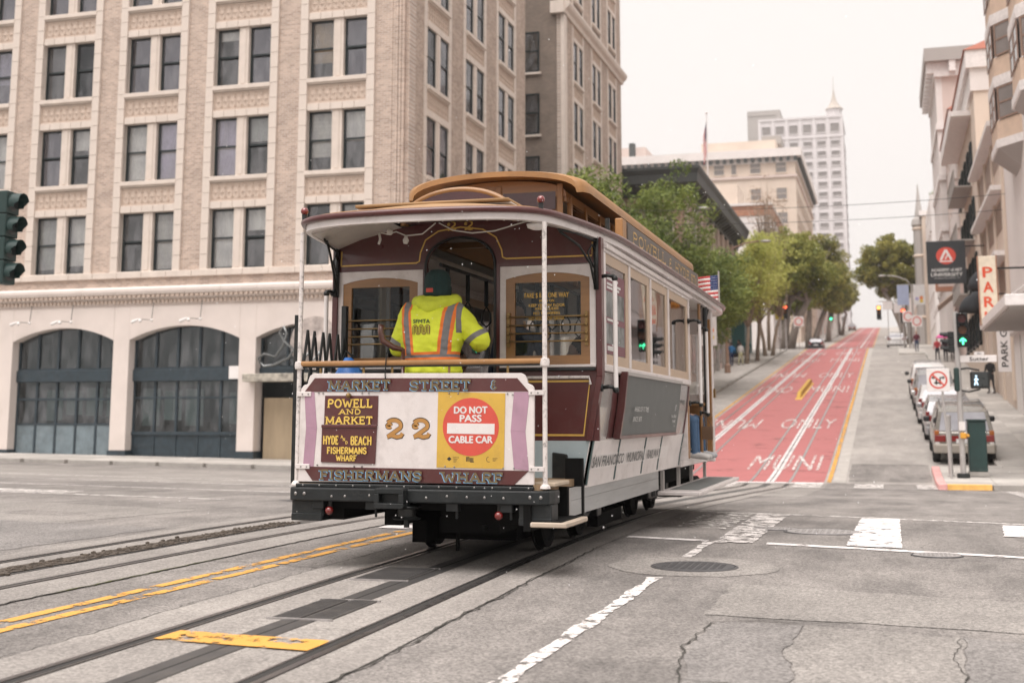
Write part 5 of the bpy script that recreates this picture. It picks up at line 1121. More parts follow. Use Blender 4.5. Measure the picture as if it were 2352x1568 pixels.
part('bell_cord', mk('old_rope', (.45,.42,.38), .9), lambda b: (b.tube([(-.42,.1,2.85),(-.32,.05,2.82),(-.24,.05,2.84),(-.15,.05,2.80),(0,.05,2.81),(.08,.05,2.87),(.12,.05,2.9)],.006,6), b.tube([(.15,.05,2.9),(.28,.05,2.83),(.45,.05,2.80),(.65,.05,2.81),(.85,.05,2.86),(.98,.05,2.89)],.006,6), b.tube([(-.42,.1,2.85),(-.40,.08,2.78),(-.41,.07,2.74)],.012,6), b.tube([(-.15,.05,2.8),(-.15,.05,2.76),(-.155,.05,2.73)],[.01,.03,.018],6), b.sphere((-.30,.05,2.84),.03,8,6)), smooth=1)
part('hood_lamp', M['blind'], lambda b: b.lathe([(.09,2.86),(.08,2.83),(.04,2.815),(1e-3,2.81)], (1.0,.12,0), 16), smooth=1)
# lunette and clerestory
part('lunette', M['glassR'], lambda b: b.prism(arc(0,3.06,.52,.285,0,180,20), 'y', .98, 1.06))
part('lunette_trim', M['c_tan'], lambda b: b.tube([(x,1.0,z) for x,z in arc(0,3.06,.55,.30,-4,184,24)],.028,8), smooth=1)
part('lunette_hood', M['c_tan2'], lambda b: b.loft([[(x,y,z) for x,z in arc(0,3.05,.56,.31,0,180,16)] for y in (1.02,2.4)], closed=False, caps=False), smooth=1)
CLW = .70
cl = part('clerestory', M['c_tan'], lambda b: (b.box(-CLW,-CLW+.05,2.35,9.25,3.0,3.2), b.box(CLW-.05,CLW,2.35,9.25,3.0,3.2), b.box(-CLW,-CLW+.05,2.35,9.25,3.44,3.54), b.box(CLW-.05,CLW,2.35,9.25,3.44,3.54), b.box(-CLW+.05,CLW-.05,2.35,2.40,3.0,3.52), b.box(-CLW+.05,CLW-.05,9.2,9.25,3.0,3.52)))
part('clerestory_ceiling', M['c_ceiling'], lambda b: b.box(-CLW+.04,CLW-.04,2.4,9.2,3.53,3.55), cl)
def cl_arch(w, zt, dz, n=18): return [(w*math.cos(PI*i/n), zt-dz+dz*math.sin(PI*i/n)**.8) for i in range(n+1)]
part('clerestory_roof', M['c_tan2'], lambda b: b.loft([[(x*k,y,z-(1-k)*.12) for x,z in cl_arch(.97,3.745,.20)+[(x,z-.055) for x,z in cl_arch(.97,3.745,.20)[::-1]]] for y, k in ((2.08,.90),(2.12,.96),(2.25,1),(9.3,1),(9.5,.95))]), cl, smooth=40)
part('clerestory_gable', M['c_tan'], lambda b: b.prism([(-CLW,3.49)]+[(x,z) for x,z in cl_arch(CLW,3.675,.16)[::-1]]+[(CLW,3.49)], 'y', 2.33, 2.36), cl)
for x0, x1 in ((-.56,-.06),(.03,.59)): part('gable_pane', M['glassR'], lambda b: b.box(x0,x1,2.325,2.34,3.36,3.545), cl); 
for x in (-.6,-.015,.64): part('gable_post', M['c_tan'], lambda b: b.box(x-.03,x+.03,2.31,2.33,3.1,3.62), cl, bevel=.005)
for k in range(10):
    y0 = 2.5+k*.68
    for s in (-1,1):
        part('clerestory_pane', M['glassTan'], lambda b: b.box(s*CLW-.012,s*CLW+.012,y0+.04,y0+.62,3.2,3.44), cl); part('clerestory_post', M['c_tan'], lambda b: b.box(s*CLW-.022,s*CLW+.022,y0-.03,y0+.03,3.06,3.5), cl)
part('vent_pipe', M['c_black'], lambda b: b.cyl((1.22,1.9,2.95),(1.22,1.9,3.17),.025,10))
# destination boards on the roof sides
for s in (1, -1):
    bd = part('roof_board', mk('taupe_board', (.10,.085,.075), .5, 0, .08, 2), lambda b: b.box(s*1.27-.012,s*1.27+.012,2.62,7.55,2.99,3.235), bevel=.004)
    for y in (2.5,7.6): part('board_end', M['c_tan2'], lambda b: b.box(s*1.24-.05,s*1.24+.03,y-.1,y+.1,2.95,3.25), bd, bevel=.01)
    F_ = Matrix(((0,0,s,s*1.282),(s,0,0,5.0),(0,1,0,0),(0,0,0,1)))
    def gl(b):
        if s > 0: slab(b,'POWELL',F_,.13,2.0,w=.13,sw=.26,sh=.07,dx=-1.15,dy=3.05,off=.0015); slab(b,'&',F_,.13,.2,w=.13,dx=.25,dy=3.05,off=.0015); slab(b,'HYDE',F_,.13,1.1,w=.13,sw=.26,sh=.07,dx=1.15,dy=3.05,off=.0015); slab(b,'ST',F_,.13,.35,w=.13,dx=2.1,dy=3.05,off=.0015); slab(b,'S',F_,.08,.1,w=.15,dx=2.36,dy=3.07,off=.0015)
        else: slab(b,'POWELL & HYDE STS',F_,.13,4.4,w=.13,sw=.26,sh=.07,dx=0,dy=3.05,off=.0015)
    letters('lettering', M['gold'], gl, bd)
# --- rear bulkhead
YB = 1.15
def door_arc(r=.345, top=2.93, zc=2.62): return [(.0-.03+r*math.cos(a), zc+(top-zc)*math.sin(a)**.75) for a in [PI*i/18 for i in range(19)]]
da = door_arc()
bk = part('bulkhead', M['maroon'], lambda b: b.prism([(-1.30,2.64),(-.375,2.64),(-.375,2.66)]+da[::-1]+[(.315,2.66),(.315,2.64),(1.28,2.65),(1.285,2.86),(1.1,2.94),(.8,3.02),(.4,3.08),(0,3.1),(-.4,3.08),(-.8,3.02),(-1.1,2.94),(-1.30,2.86)], 'y', YB, YB+.06))
part('door_post', M['maroon'], lambda b: (b.box(-.40,-.375,YB-.01,YB+.08,.72,2.66), b.box(.315,.36,YB-.01,YB+.08,.72,2.66)), bk)
part('door_trim', M['c_black'], lambda b: b.tube([(-.375,YB-.012,.72),(-.375,YB-.012,2.62)]+[(x,YB-.012,z) for x,z in da[::-1]]+[(.315,YB-.012,2.62),(.315,YB-.012,.72)],.014,6), bk)
gold = [(-1.245,2.70),(-.47,2.705),(-.44,2.72),(-.43,2.80),(-.38,2.92),(-.25,3.0),(-.03,3.03),(.19,3.0),(.32,2.92),(.375,2.80),(.385,2.73),(.42,2.715),(1.235,2.715),(1.24,2.84)]
letters('gold_line', M['gold'], lambda b: (ribbon(b, FY(YB), gold, .014, .002), ribbon(b, FY(YB), [(-1.245,2.70),(-1.24,2.84)], .014, .0024)), bk)
for x in (-.12,.05): letters('number', M['gold'], lambda b: slab(b,'2',FY(YB),.1,.11,w=.17,dx=x,dy=3.0-.005,off=.003), bk)
def warch(x0, x1, z0, zs, zc, n=12): return [(x0,z0),(x1,z0),(x1,zs)]+[(x1+(x0-x1)*i/n, zs+(zc-zs)*math.sin(PI*i/n)**.8) for i in range(1,n)]+[(x0,zs)]
for x0, x1, nm in ((-1.275,-.40,0),(.36,1.265,1)):
    i0, i1 = x0+.055, x1-.055
    wf = part('window_surround', M['c_white'], lambda b: b.prism([(x0,1.715),(i0,1.715),(i0,2.52)]+[(i0+(i1-i0)*i/12, 2.52+.055*math.sin(PI*i/12)**.8) for i in range(1,12)]+[(i1,2.52),(i1,1.715),(x1,1.715),(x1,2.64),(x0,2.64)], 'y', YB+.002, YB+.05), bk)
    g0, g1 = i0+.085, i1-.085
    part('window_sash', M['c_tan'], lambda b: b.prism([(i0,1.72),(g0,1.72),(g0,2.485),(g1,2.485),(g1,1.72),(i1,1.72),(i1,2.52)]+[(i1+(i0-i1)*i/12, 2.52+.054*math.sin(PI*i/12)**.8) for i in range(1,12)]+[(i0,2.52)], 'y', YB+.008, YB+.045), bk)
    part('window_sash', M['c_tan'], lambda b: b.box(g0,g1,YB+.008,YB+.045,1.72,1.815), bk)
    part('pane', M['glassC'], lambda b: b.box(g0,g1,YB+.028,YB+.032,1.815,2.485), bk)
    for z in (1.942,2.014,2.088,2.167): part('guard_rail', M['brass'], lambda b: b.cyl((i0+.03,YB-.03,z),(i1-.03,YB-.03,z),.0075,8), bk, smooth=1)
    for x in (i0+.03,i1-.03): part('rail_bracket', M['brass'], lambda b: (b.box(x-.014,x+.014,YB-.02,YB+.006,1.9,2.21), [b.sphere((x,YB-.03,z),.016,8,6) for z in (1.942,2.014,2.088,2.167)]), bk, smooth=40)
    part('lower_panel', M['maroon'], lambda b: b.box(x0-.02,x1+.02,YB+.004,YB+.05,1.05,1.715), bk)
    part('sill', M['c_white'], lambda b: b.box(x0,x1,YB-.02,YB+.03,1.705,1.73), bk, bevel=.004); part('bar', M['c_black'], lambda b: b.cyl((x0,YB-.03,1.685),(x1,YB-.03,1.685),.014,8), bk, smooth=1)
    part('white_bar', M['chipped'], lambda b: b.tube([(x0+.05,YB-.02,1.615),(x1-.06,YB-.02,1.615),(x1-.05,YB-.02,1.55)],.013,6), bk)
    letters('gold_line', M['gold'], lambda b: ribbon(b, FY(YB), [(x0+.04,1.58),(x1-.06,1.58),(x1-.12,1.10),(x0+.04,1.10)], .02, .002), bk)
    part('base_panel', M['c_blue'], lambda b: b.prism([(x0-.02,.64),(1.13 if nm else x1+.02,.64),(1.20 if nm else x1+.02,1.05),(x0-.02,1.05)], 'y', YB+.002, YB+.048), bk)
def fare(b):
    for t_, z, h, w_ in (('FARE $ 8.00 ONE WAY',2.345,.046,.42),('HOLD ON',2.305,.024,.14),('KEEP YELLOW FLOOR',2.262,.026,.34),('AREA CLEAR',2.232,.024,.23),('NO TRANSFERS',2.19,.026,.25),('NO FOOD OR DRINK',2.138,.028,.34)): sans(b, t_, FY(YB+.028), h, dx=.80, dy=z, width=w_, off=.002, bold=.0012)
letters('fare_lettering', M['gold'], fare, bk)
part('step_guard', M['c_black'], lambda b: b.prism([(.86,.40),(1.15,.40),(1.15,.68),(1.05,.72),(1.0,.80),(1.0,.93),(.86,.95)], 'y', YB-.04, YB), bk, bevel=.01)
st = part('rear_step', mk('pale_step_wood', (.46,.38,.30), .6, 0, .15, 4), lambda b: b.box(1.0,1.30,-.12,.62,.392,.432), bevel=.008); part('step_mat', M['c_under'], lambda b: b.box(1.0,1.25,-.08,.6,.432,.44), st); part('step_riser', M['c_under'], lambda b: (b.box(.94,1.0,-.1,1.1,.36,.68), b.box(1.0,1.155,.5,.555,.40,.68), b.box(1.0,1.155,1.04,1.1,.36,.9)), st)
part('corner_post', M['maroon'], lambda b: b.prism([(-1.325,YB-.02),(-1.27,YB-.02),(-1.27,YB+.09),(-1.325,YB+.09)], 'z', .7, 2.88), bk, bevel=.004)
part('corner_post', M['maroon'], lambda b: (b.prism([(1.27,YB-.02),(1.325,YB-.02),(1.325,YB+.09),(1.27,YB+.09)], 'z', 1.62, 2.88), b.loft([[(1.27,YB-.02,1.62),(1.325,YB-.02,1.62),(1.325,YB+.09,1.62),(1.27,YB+.09,1.62)],[(1.165,YB-.02,1.05),(1.225,YB-.02,1.05),(1.225,YB+.09,1.05),(1.165,YB+.09,1.05)]])), bk, bevel=.004)
# --- grab poles
def grab(x, y, z0, z1, ox, oy, nm='grab_pole'):
    g = part(nm, M['s_white'], lambda b: b.cyl((x+ox,y+oy,z0),(x+ox,y+oy,z1),.021,12), smooth=40)
    for z in (z0, z1):
        part('pole_bracket', M['c_black'], lambda b: (b.lathe([(.034,-.012),(.034,.012)], (x,y,z+.02), 12, 'x' if ox else 'y'), b.tube([(x,y,z+.02),(x+ox*.5,y+oy*.5,z+.03),(x+ox,y+oy,z+.02)],.017,8), b.sphere((x+ox,y+oy,z),.03,10,8)), g, smooth=1)
grab(1.31, YB+.02, 1.50, 2.50, .13, .0); grab(-1.31, YB-.02, 1.55, 2.42, .0, -.16); grab(1.33, 6.30, 1.42, 2.47, .14, 0); grab(1.30, 7.45, 1.30, 2.45, .10, 0)
# --- sides of the closed cabin
SP = [(1.15,.64),(1.175,.80),(1.225,1.05),(1.275,1.35),(1.31,1.66)]
def sx(z): return pl([(b_, a_) for a_, b_ in SP], z)
Y1 = 6.35
for s in (1, -1):
    def side(nm, mat, z0, z1, y0, y1, o0=0, th=.03, parent=None, **kw):
        zs = [z0]+[z for _, z in SP if z0 < z < z1]+[z1]
        def f_(b):
            sec = lambda y: [(s*(sx(z)+o0), y, z) for z in zs]+[(s*(sx(z)+o0-th), y, z) for z in zs[::-1]]
            b.loft([sec(y0), sec(y1)])
        return part(nm, mat, f_, parent, **kw)
    sd = side('side_panel', M['c_silver'], 1.05, 1.66, YB+.09, Y1)
    side('lower_side_panel', M['c_white'], .64, 1.05, YB+.0, Y1, .004, parent=sd)
    side('side_batten', M['maroon'], 1.06, 1.655, Y1-.04, Y1+.02, .01, parent=sd); side('side_batten', M['maroon'], 1.06, 1.64, 1.72, 1.95, .006, parent=sd)
    for y in (YB+.02, 2.35, 3.75, 4.75, Y1-.03): side('side_batten', M['c_teal'], .66, 1.05, y-.02, y+.02, .012, parent=sd)
    side('name_board', M['s_white'], .79, .925, YB+.2, 5.3, .009, parent=sd)
    ab = side('ad_board', M['ad_grey'], 1.075, 1.675, 1.98, 5.3, .07, .03, parent=sd); 
    side('ad_edge', M['maroon'], 1.06, 1.69, 1.93, 1.985, .085, .07, parent=sd); side('ad_edge', M['greywall'], 1.655, 1.69, 1.985, 5.3, .085, .06, parent=sd); side('ad_edge', M['maroon'], 1.05, 1.085, 1.985, 5.3, .082, .06, parent=sd)
    part('skirt', M['c_grey'], lambda b: (b.box(min(s*1.10,s*1.145),max(s*1.10,s*1.145),.62,4.93,.425,.555), b.box(min(s*1.10,s*1.145),max(s*1.10,s*1.145),.62,4.93,.558,.655)), sd)
    part('skirt_post', M['greywall'], lambda b: b.box(min(s*1.09,s*1.15),max(s*1.09,s*1.15),.56,.615,.42,.655), sd)
    # windows
    fr = part('window_sill', M['c_white'], lambda b: b.box(min(s*1.26,s*1.335),max(s*1.26,s*1.335),YB+.09,Y1+.05,1.67,1.735), bevel=.008)
    part('header', M['c_white'], lambda b: (b.box(min(s*1.27,s*1.335),max(s*1.27,s*1.335),YB+.09,Y1+.05,2.76,2.79), b.box(min(s*1.26,s*1.36),max(s*1.26,s*1.36),YB+.09,Y1+.1,2.79,2.835), b.box(min(s*1.25,s*1.32),max(s*1.25,s*1.32),YB+.09,9.2,2.835,2.93)), fr, bevel=.006)
    posts = [YB+.12, 2.44, 3.62, 4.78, Y1]
    for y in posts: part('window_post', M['c_white'], lambda b: b.box(min(s*1.275,s*1.33),max(s*1.275,s*1.33),y-.035,y+.035,1.735,2.76), fr, bevel=.006)
    for k in range(4):
        y0, y1 = posts[k]+.035, posts[k+1]-.035
        ws = part('side_window', M['c_tan3'] if 'c_tan3' in M else M.setdefault('c_tan3', mk('pale_tan_sash', (.47,.35,.25), .45, 0, .08, 3)), lambda b: (b.box(min(s*1.285,s*1.315),max(s*1.285,s*1.315),y0,y1,1.735,1.83), b.box(min(s*1.285,s*1.315),max(s*1.285,s*1.315),y0,y1,2.665,2.76), b.box(min(s*1.285,s*1.315),max(s*1.285,s*1.315),y0,y0+.05,1.83,2.665), b.box(min(s*1.285,s*1.315),max(s*1.285,s*1.315),y1-.13,y1,1.83,2.665)), fr)
        part('pane', M['glassC2'] if 'glassC2' in M else M.setdefault('glassC2', mk_glass('side_window_glass', (.80,.83,.83), .15)), lambda b: b.box(s*1.30-.003,s*1.30+.003,y0+.05,y1-.13,1.83,2.665), ws)
        if k == 0 and s > 0:
            part('poster', mk('plum_poster', (.19,.075,.09), .6, 0, .1, 2), lambda b: b.box(1.3045,1.3065,y0+.055,y1-.135,1.84,2.60), ws); part('poster_photo', mk('poster_photos', (.16,.17,.165), .5, 0, .9, 5), lambda b: (b.box(1.3065,1.3085,y0+.09,y1-.18,2.18,2.42), b.box(1.3065,1.3085,y0+.09,y1-.18,1.93,2.12)), ws)
            letters('poster_lettering', M['l_grey'], lambda b: [b.box(1.3066,1.3092,y0+.14,y0+.14+w_,z,z+.022) for z, w_ in ((2.53,.5),(2.48,.62),(2.445,.55),(2.145,.5),(1.89,.3),(1.87,.4))], ws)
    if s > 0:
        F_ = Matrix(((0,.20,1,1.192),(1,0,0,0),(0,.98,-.2,.80),(0,0,0,1)))
        letters('lettering', M['ad_grey'], lambda b: sans(b, 'SAN FRANCISCO   MUNICIPAL   RAILWAY', F_, .10, dx=2.95, dy=.012, width=3.5, off=.006, bold=.002), sd)
        F2 = Matrix(((0,.18,1,1.30),(1,0,0,0),(0,.98,-.18,1.075),(0,0,0,1)))
        def adl(b):
            sans(b,'AHEAD OF ITS TIME',F2,.05,dx=2.75,dy=.25,width=.75,off=.024); sans(b,'SINCE 1873',F2,.05,dx=2.6,dy=.15,width=.45,off=.024); sans(b,'57',F2,.07,dx=4.85,dy=.27,off=.024); sans(b,'TAILORED',F2,.03,dx=4.8,dy=.19,width=.35,off=.024); sans(b,'TIME',F2,.03,dx=4.85,dy=.13,width=.22,off=.024)
        letters('ad_lettering', M['l_grey'], adl, sd)
# --- cabin inside
part('cabin_floor', M['c_tan'], lambda b: b.box(-1.1,1.1,YB,9.2,.66,.72)); part('cabin_ceiling', M['c_ceiling'], lambda b: (b.box(-1.25,-.66,YB+.06,Y1,2.86,2.9), b.box(.66,1.25,YB+.06,Y1,2.86,2.9), b.box(-.66,.66,YB+.06,2.36,3.06,3.08)))
for s in (-1, 1):
    part('bench', M['c_tan'], lambda b: (b.box(min(s*.72,s*1.2),max(s*.72,s*1.2),YB+.2,Y1-.1,1.10,1.16), b.box(min(s*.76,s*.8),max(s*.76,s*.8),YB+.2,Y1-.1,.72,1.10), b.box(min(s*1.14,s*1.2),max(s*1.14,s*1.2),YB+.2,Y1-.1,1.16,1.66)), bevel=.01)
    sr = part('strap_rail', M['c_black'], lambda b: b.cyl((s*.28,YB+.15,2.70),(s*.28,Y1-.1,2.70),.018,8))
    for k in range(7):
        y = YB+.35+k*.62; part('hand_strap', M['c_black'], lambda b: (b.box(s*.28-.02,s*.28+.02,y-.008,y+.008,2.42,2.70), b.tube([(s*.28,y,2.42),(s*.28+.045,y,2.34),(s*.28+.05,y,2.25),(s*.28,y,2.20),(s*.28-.05,y,2.25),(s*.28-.045,y,2.34)],.011,6,closed=True)), sr)
part('front_bulkhead', M['c_white'], lambda b: (b.box(-1.28,-.4,Y1,Y1+.05,.72,1.7), b.box(.4,1.28,Y1,Y1+.05,.72,1.7), b.box(-1.28,1.28,Y1,Y1+.05,2.55,2.95), b.box(-1.28,-1.2,Y1,Y1+.05,1.7,2.55), b.box(1.2,1.28,Y1,Y1+.05,1.7,2.55), b.box(-.48,-.4,Y1,Y1+.05,1.7,2.55), b.box(.4,.48,Y1,Y1+.05,1.7,2.55)))
# --- open front section
part('front_ceiling', M['c_ceiling'], lambda b: b.box(-1.25,1.25,Y1+.05,9.3,2.86,2.9))
for s in (1, -1):
    fs = part('front_sill', M['c_white'], lambda b: b.box(min(s*1.08,s*1.2),max(s*1.08,s*1.2),Y1,9.12,.63,.735), bevel=.008)
    part('front_post', M['c_tan'], lambda b: b.box(min(s*1.20,s*1.29),max(s*1.20,s*1.29),Y1+.05,Y1+.16,.735,2.42), fs, bevel=.01)
    part('front_post', M['c_black'], lambda b: b.box(min(s*1.24,s*1.28),max(s*1.24,s*1.28),Y1+.09,Y1+.13,2.42,2.9), fs)
    part('front_post', M['c_black'], lambda b: b.cyl((s*1.26,8.35,1.3),(s*1.26,8.35,2.9),.035,8), fs)
    part('front_post', M['c_tan'], lambda b: b.cyl((s*1.27,7.68,.75),(s*1.27,7.68,2.9),.022,8), fs)
    part('front_post', M['c_tan'], lambda b: b.box(min(s*1.2,s*1.27),max(s*1.2,s*1.27),8.78,8.88,.735,2.7), fs)
    part('front_post', M['c_white'], lambda b: b.box(min(s*1.16,s*1.27),max(s*1.16,s*1.27),8.98,9.12,.62,2.86), fs, bevel=.01)
    for y in (6.5,7.65,8.35): part('roof_bracket', M['c_black'], lambda b: b.tube([(s*1.26,y,2.45),(s*1.26,y+.12,2.68),(s*1.26,y+.35,2.83)],.014,6), fs)
    part('running_board', M['c_white'], lambda b: (b.box(min(s*1.12,s*1.62),max(s*1.12,s*1.62),4.98,9.0,.355,.40),), fs, bevel=.008); part('board_mat', M['ad_grey'], lambda b: b.box(min(s*1.2,s*1.55),max(s*1.2,s*1.55),5.4,8.8,.40,.406), fs)
    for y in (5.2,6.4,7.5,8.8): part('board_hanger', M['greywall'], lambda b: b.box(min(s*1.12,s*1.16),max(s*1.12,s*1.16),y,y+.06,.38,.63), fs)
    part('outside_bench', M['c_tan'], lambda b: (b.box(min(s*.55,s*1.0),max(s*.55,s*1.0),Y1+.15,8.75,1.12,1.18), b.box(min(s*.52,s*.57),max(s*.52,s*.57),Y1+.15,8.75,1.18,1.65), b.box(min(s*1.0,s*1.2),max(s*1.0,s*1.2),8.05,8.15,.75,1.45), b.box(min(s*.9,s*1.24),max(s*.9,s*1.24),7.9,8.8,1.42,1.47)), fs, bevel=.008)
part('front_dash', M['c_white'], lambda b: (b.box(-1.16,1.16,9.1,9.14,.72,1.6), b.box(-1.16,-.5,9.1,9.14,2.5,2.9), b.box(.5,1.16,9.1,9.14,2.5,2.9), b.box(.40,.5,9.1,9.14,1.6,2.5), b.box(-.5,-.4,9.1,9.14,1.6,2.5)))
part('grip_lever', M['c_black'], lambda b: (b.cyl((-.1,7.8,.7),(-.12,7.6,1.75),.025,8), b.cyl((.12,7.9,.7),(.15,7.75,1.6),.025,8)))
part('brass_plate', M['brass'], lambda b: b.box(1.27,1.30,9.0,9.12,1.55,1.68))
# curved wooden brake handle on the rear platform
part('brake_handle', mk('dark_oiled_wood', (.09,.03,.018), .3, 0, .2, 8, coat=.4), lambda b: (b.tube([(-.28,.35,1.84),(-.36,.33,1.86),(-.45,.30,1.92),(-.475,.30,2.0),(-.465,.30,2.06)],[.02,.026,.03,.026,.028],10), b.cyl((-.28,.35,.72),(-.28,.35,1.85),.018,8)), smooth=1)
part('cord', M['c_black'], lambda b: b.tube([(-.28,-.035,1.80),(-.285,-.035,1.70),(-.29,-.035,1.62),(-.28,-.036,1.48)],.005,5))
# small lamp pocket with amber light seen through the left window is left to the glass; rear blue bag
bag = thing('blue_bag', 'crumpled blue cloth bag on the left of the rear platform', 'bag', (CX-.80, CY+.35, 1.38))
b = MB(); b.loft([[(x*k*.17*(1+.2*math.sin(3*a_)),y*k*.12,z) for a_, (x,y) in [(2*PI*i/12,(math.cos(2*PI*i/12),math.sin(2*PI*i/12))) for i in range(12)]] for z,k in ((-.10,.6),(0,1.1),(.12,1.05),(.24,.8),(.34,.45),(.40,.2))]); b.build('sack', mk('blue_nylon', (.035,.14,.42), .45, 0, .3, 6, .6, 12), bag, smooth=1)
b = MB(); b.tube([(-.05,0,.38),(-.02,0,.46),(.05,0,.4)],.012,6); b.build('handle', M['c_black'], bag)
b = MB(); b.box(-.12,.12,-.08,.08,-.66,-.10); b.build('base', M['c_black'], bag, bevel=.03)
# the flag on the roof
M['flag_r'] = mk('flag_red', (.50,.06,.06), .7); M['flag_w'] = mk('flag_white', (.72,.68,.66), .7); M['flag_b'] = mk('flag_blue', (.04,.06,.16), .7)
def flag(label, loc, w, h, hang, dirx=1, rz=0, group=None):
    t = thing('flag', label, 'flag', loc, rz, group); N, K = 13, 14
    def pt(i, j):
        u, v = j/K, i/N; wav = .06*math.sin(u*7+v*2)*w
        return (dirx*u*w*(1-.35*hang), wav+.05*w*math.sin(v*5)*hang, -v*h-hang*u*h*.35)
    for nm, rows, mt in [(('red_stripe','white_stripe')[i % 2], [i], ('flag_r','flag_w')[i % 2]) for i in range(N)]+[('canton', range(7), 'flag_b')]:
        b = MB()
        for i in rows:
            for j in range(K):
                if (i < 7 and j < 6) == (nm == 'canton'): b.quad(pt(i,j),pt(i,j+1),pt(i+1,j+1),pt(i+1,j))
        if b.v:
            o = b.build(nm, M[mt], t, smooth=1); s_ = o.modifiers.new('s','SOLIDIFY'); s_.thickness = .004
    b = MB()
    for i in range(5):
        for j in range(5):
            p = pt((i+.8)*7/5.4, (j+.6)*6/5.4); b.sphere((p[0],p[1]-.004,p[2]),.012*w,5,4)
    b.build('stars', M['flag_w'], t)
    b = MB(); b.cyl((-.012,0,-h*1.25),(-.012,0,.06),.012*max(1,w*.6),8); b.build('pole', M['greywall'], t)
    return t
flag('small american flag on a short staff at the front of the car roof', (CX+1.36, CY+9.35, 3.42), .36, .42, .25, -1, .2)
# ------------------------------------------------------------------ people
from mathutils.bvhtree import BVHTree
def capsule(b, p, q, r1, r2, seg=10, fl=(1,1,1)):
    p, q = Vector(p), Vector(q); d = q-p; L_ = d.length
    if L_ < 1e-4: b.sphere(p, r1, seg, 7, fl); return
    d.normalize(); u = Vector((1,0,0)) if abs(d.x) < .9 else Vector((0,1,0)); u = (u-d*u.dot(d)).normalized(); w = d.cross(u); rings = []
    for k in range(4): a = -PI/2+PI/2*k/4; rings.append((p+d*(r1*math.sin(a)), r1*math.cos(a)))
    for k in range(5): t = k/4; rings.append((p+d*(L_*t), lerp(r1, r2, t)))
    for k in range(1,5): a = PI/2*k/4; rings.append((q+d*(r2*math.sin(a)), r2*math.cos(a)))
    secs = [[c+(u*math.cos(2*PI*i/seg)*fl[0]+w*math.sin(2*PI*i/seg)*fl[1])*max(r,1e-4) for i in range(seg)] for c, r in rings]
    b.loft([[p_[:] for p_ in s] for s in secs])
def remesh(b, voxel, rough=0, rs=6, seed=0, smooth=2):
    me = bpy.data.meshes.new('r'); me.from_pydata(b.v, [], b.f)
    bm = bmesh.new(); bm.from_mesh(me); bmesh.ops.recalc_face_normals(bm, faces=bm.faces[:]); bm.to_mesh(me); bm.free()
    o = bpy.data.objects.new('r', me); COL.objects.link(o)
    r = o.modifiers.new('r','REMESH'); r.mode = 'VOXEL'; r.voxel_size = voxel; s = o.modifiers.new('s','SMOOTH'); s.iterations = smooth; s.factor = .5
    dg = bpy.context.evaluated_depsgraph_get(); dg.update(); out = bpy.data.meshes.new_from_object(o.evaluated_get(dg))
    bpy.data.objects.remove(o); bpy.data.meshes.remove(me)
    if rough:
        no = [v.normal.copy() for v in out.vertices]
        for v, n_ in zip(out.vertices, no):
            c = v.co; f = noise.noise((c.x*rs+seed, c.y*rs, c.z*rs*.8))+.6*noise.noise((c.x*rs*1.6+c.z*rs*1.1, c.y*rs*1.6+seed, c.z*rs*2.4))+.35*(1-2*abs(noise.noise((c.x*rs*1.3-c.z*rs*.9, c.y*rs*1.5, c.z*rs*1.6+seed)))); v.co = c+n_*f*rough*.85
    out.polygons.foreach_set('use_smooth', [True]*len(out.polygons))
    return out
def segdist(c, p, q):
    d = q-p; t = max(0, min(1, (c-p).dot(d)/(d.length_squared or 1))); return (c-(p+d*t)).length
def person_mesh(bones, mats, voxel, rough=.004):
    """bones: (p, q, r1, r2, material index[, flatten]) -> one continuous body"""
    b = MB()
    for bn in bones: capsule(b, bn[0], bn[1], bn[2], bn[3], 12, bn[5] if len(bn) > 5 else (1,1,1))
    me = remesh(b, voxel, rough, 9)
    for m in mats: me.materials.append(m)
    B_ = [(Vector(x[0]), Vector(x[1]), max(x[2],x[3]), x[4]) for x in bones]
    for f in me.polygons:
        c = f.center; f.material_index = min(B_, key=lambda x: segdist(c, x[0], x[1])-x[2])[3]
    return me
SK = mk('skin', (.42,.25,.18), .5, 0, .06, 8); SK2 = mk('skin_deep', (.16,.085,.055), .5, 0, .06, 8)
def hand(p, d, n_, mi, curl=.6, L_=.085):
    """palm, four fingers of unequal length bent towards n_, and a thumb from the side"""
    p, d, n_ = Vector(p), Vector(d).normalized(), Vector(n_).normalized(); s = d.cross(n_).normalized(); out = [(p, p+d*L_, .030, .034, mi, (1,.6,1))]
    for k, (o, l) in enumerate(((-.030,.068),(-.010,.078),(.010,.073),(.030,.058))):
        a = p+d*L_*1.05+s*o; m = a+(d*(1-curl*.4)+n_*curl*.5).normalized()*l*.5; e = m+(d*(1-curl)+n_*curl).normalized()*l*.5
        out += [(a, m, .0105, .0095, mi), (m, e, .0095, .008, mi)]
    a = p+d*L_*.3-s*.032; m = a+(d*.7-s*.6+n_*.3).normalized()*.04; out += [(a, m, .013, .011, mi), (m, m+(d*.9+n_*.4).normalized()*.032, .011, .009, mi)]
    return out
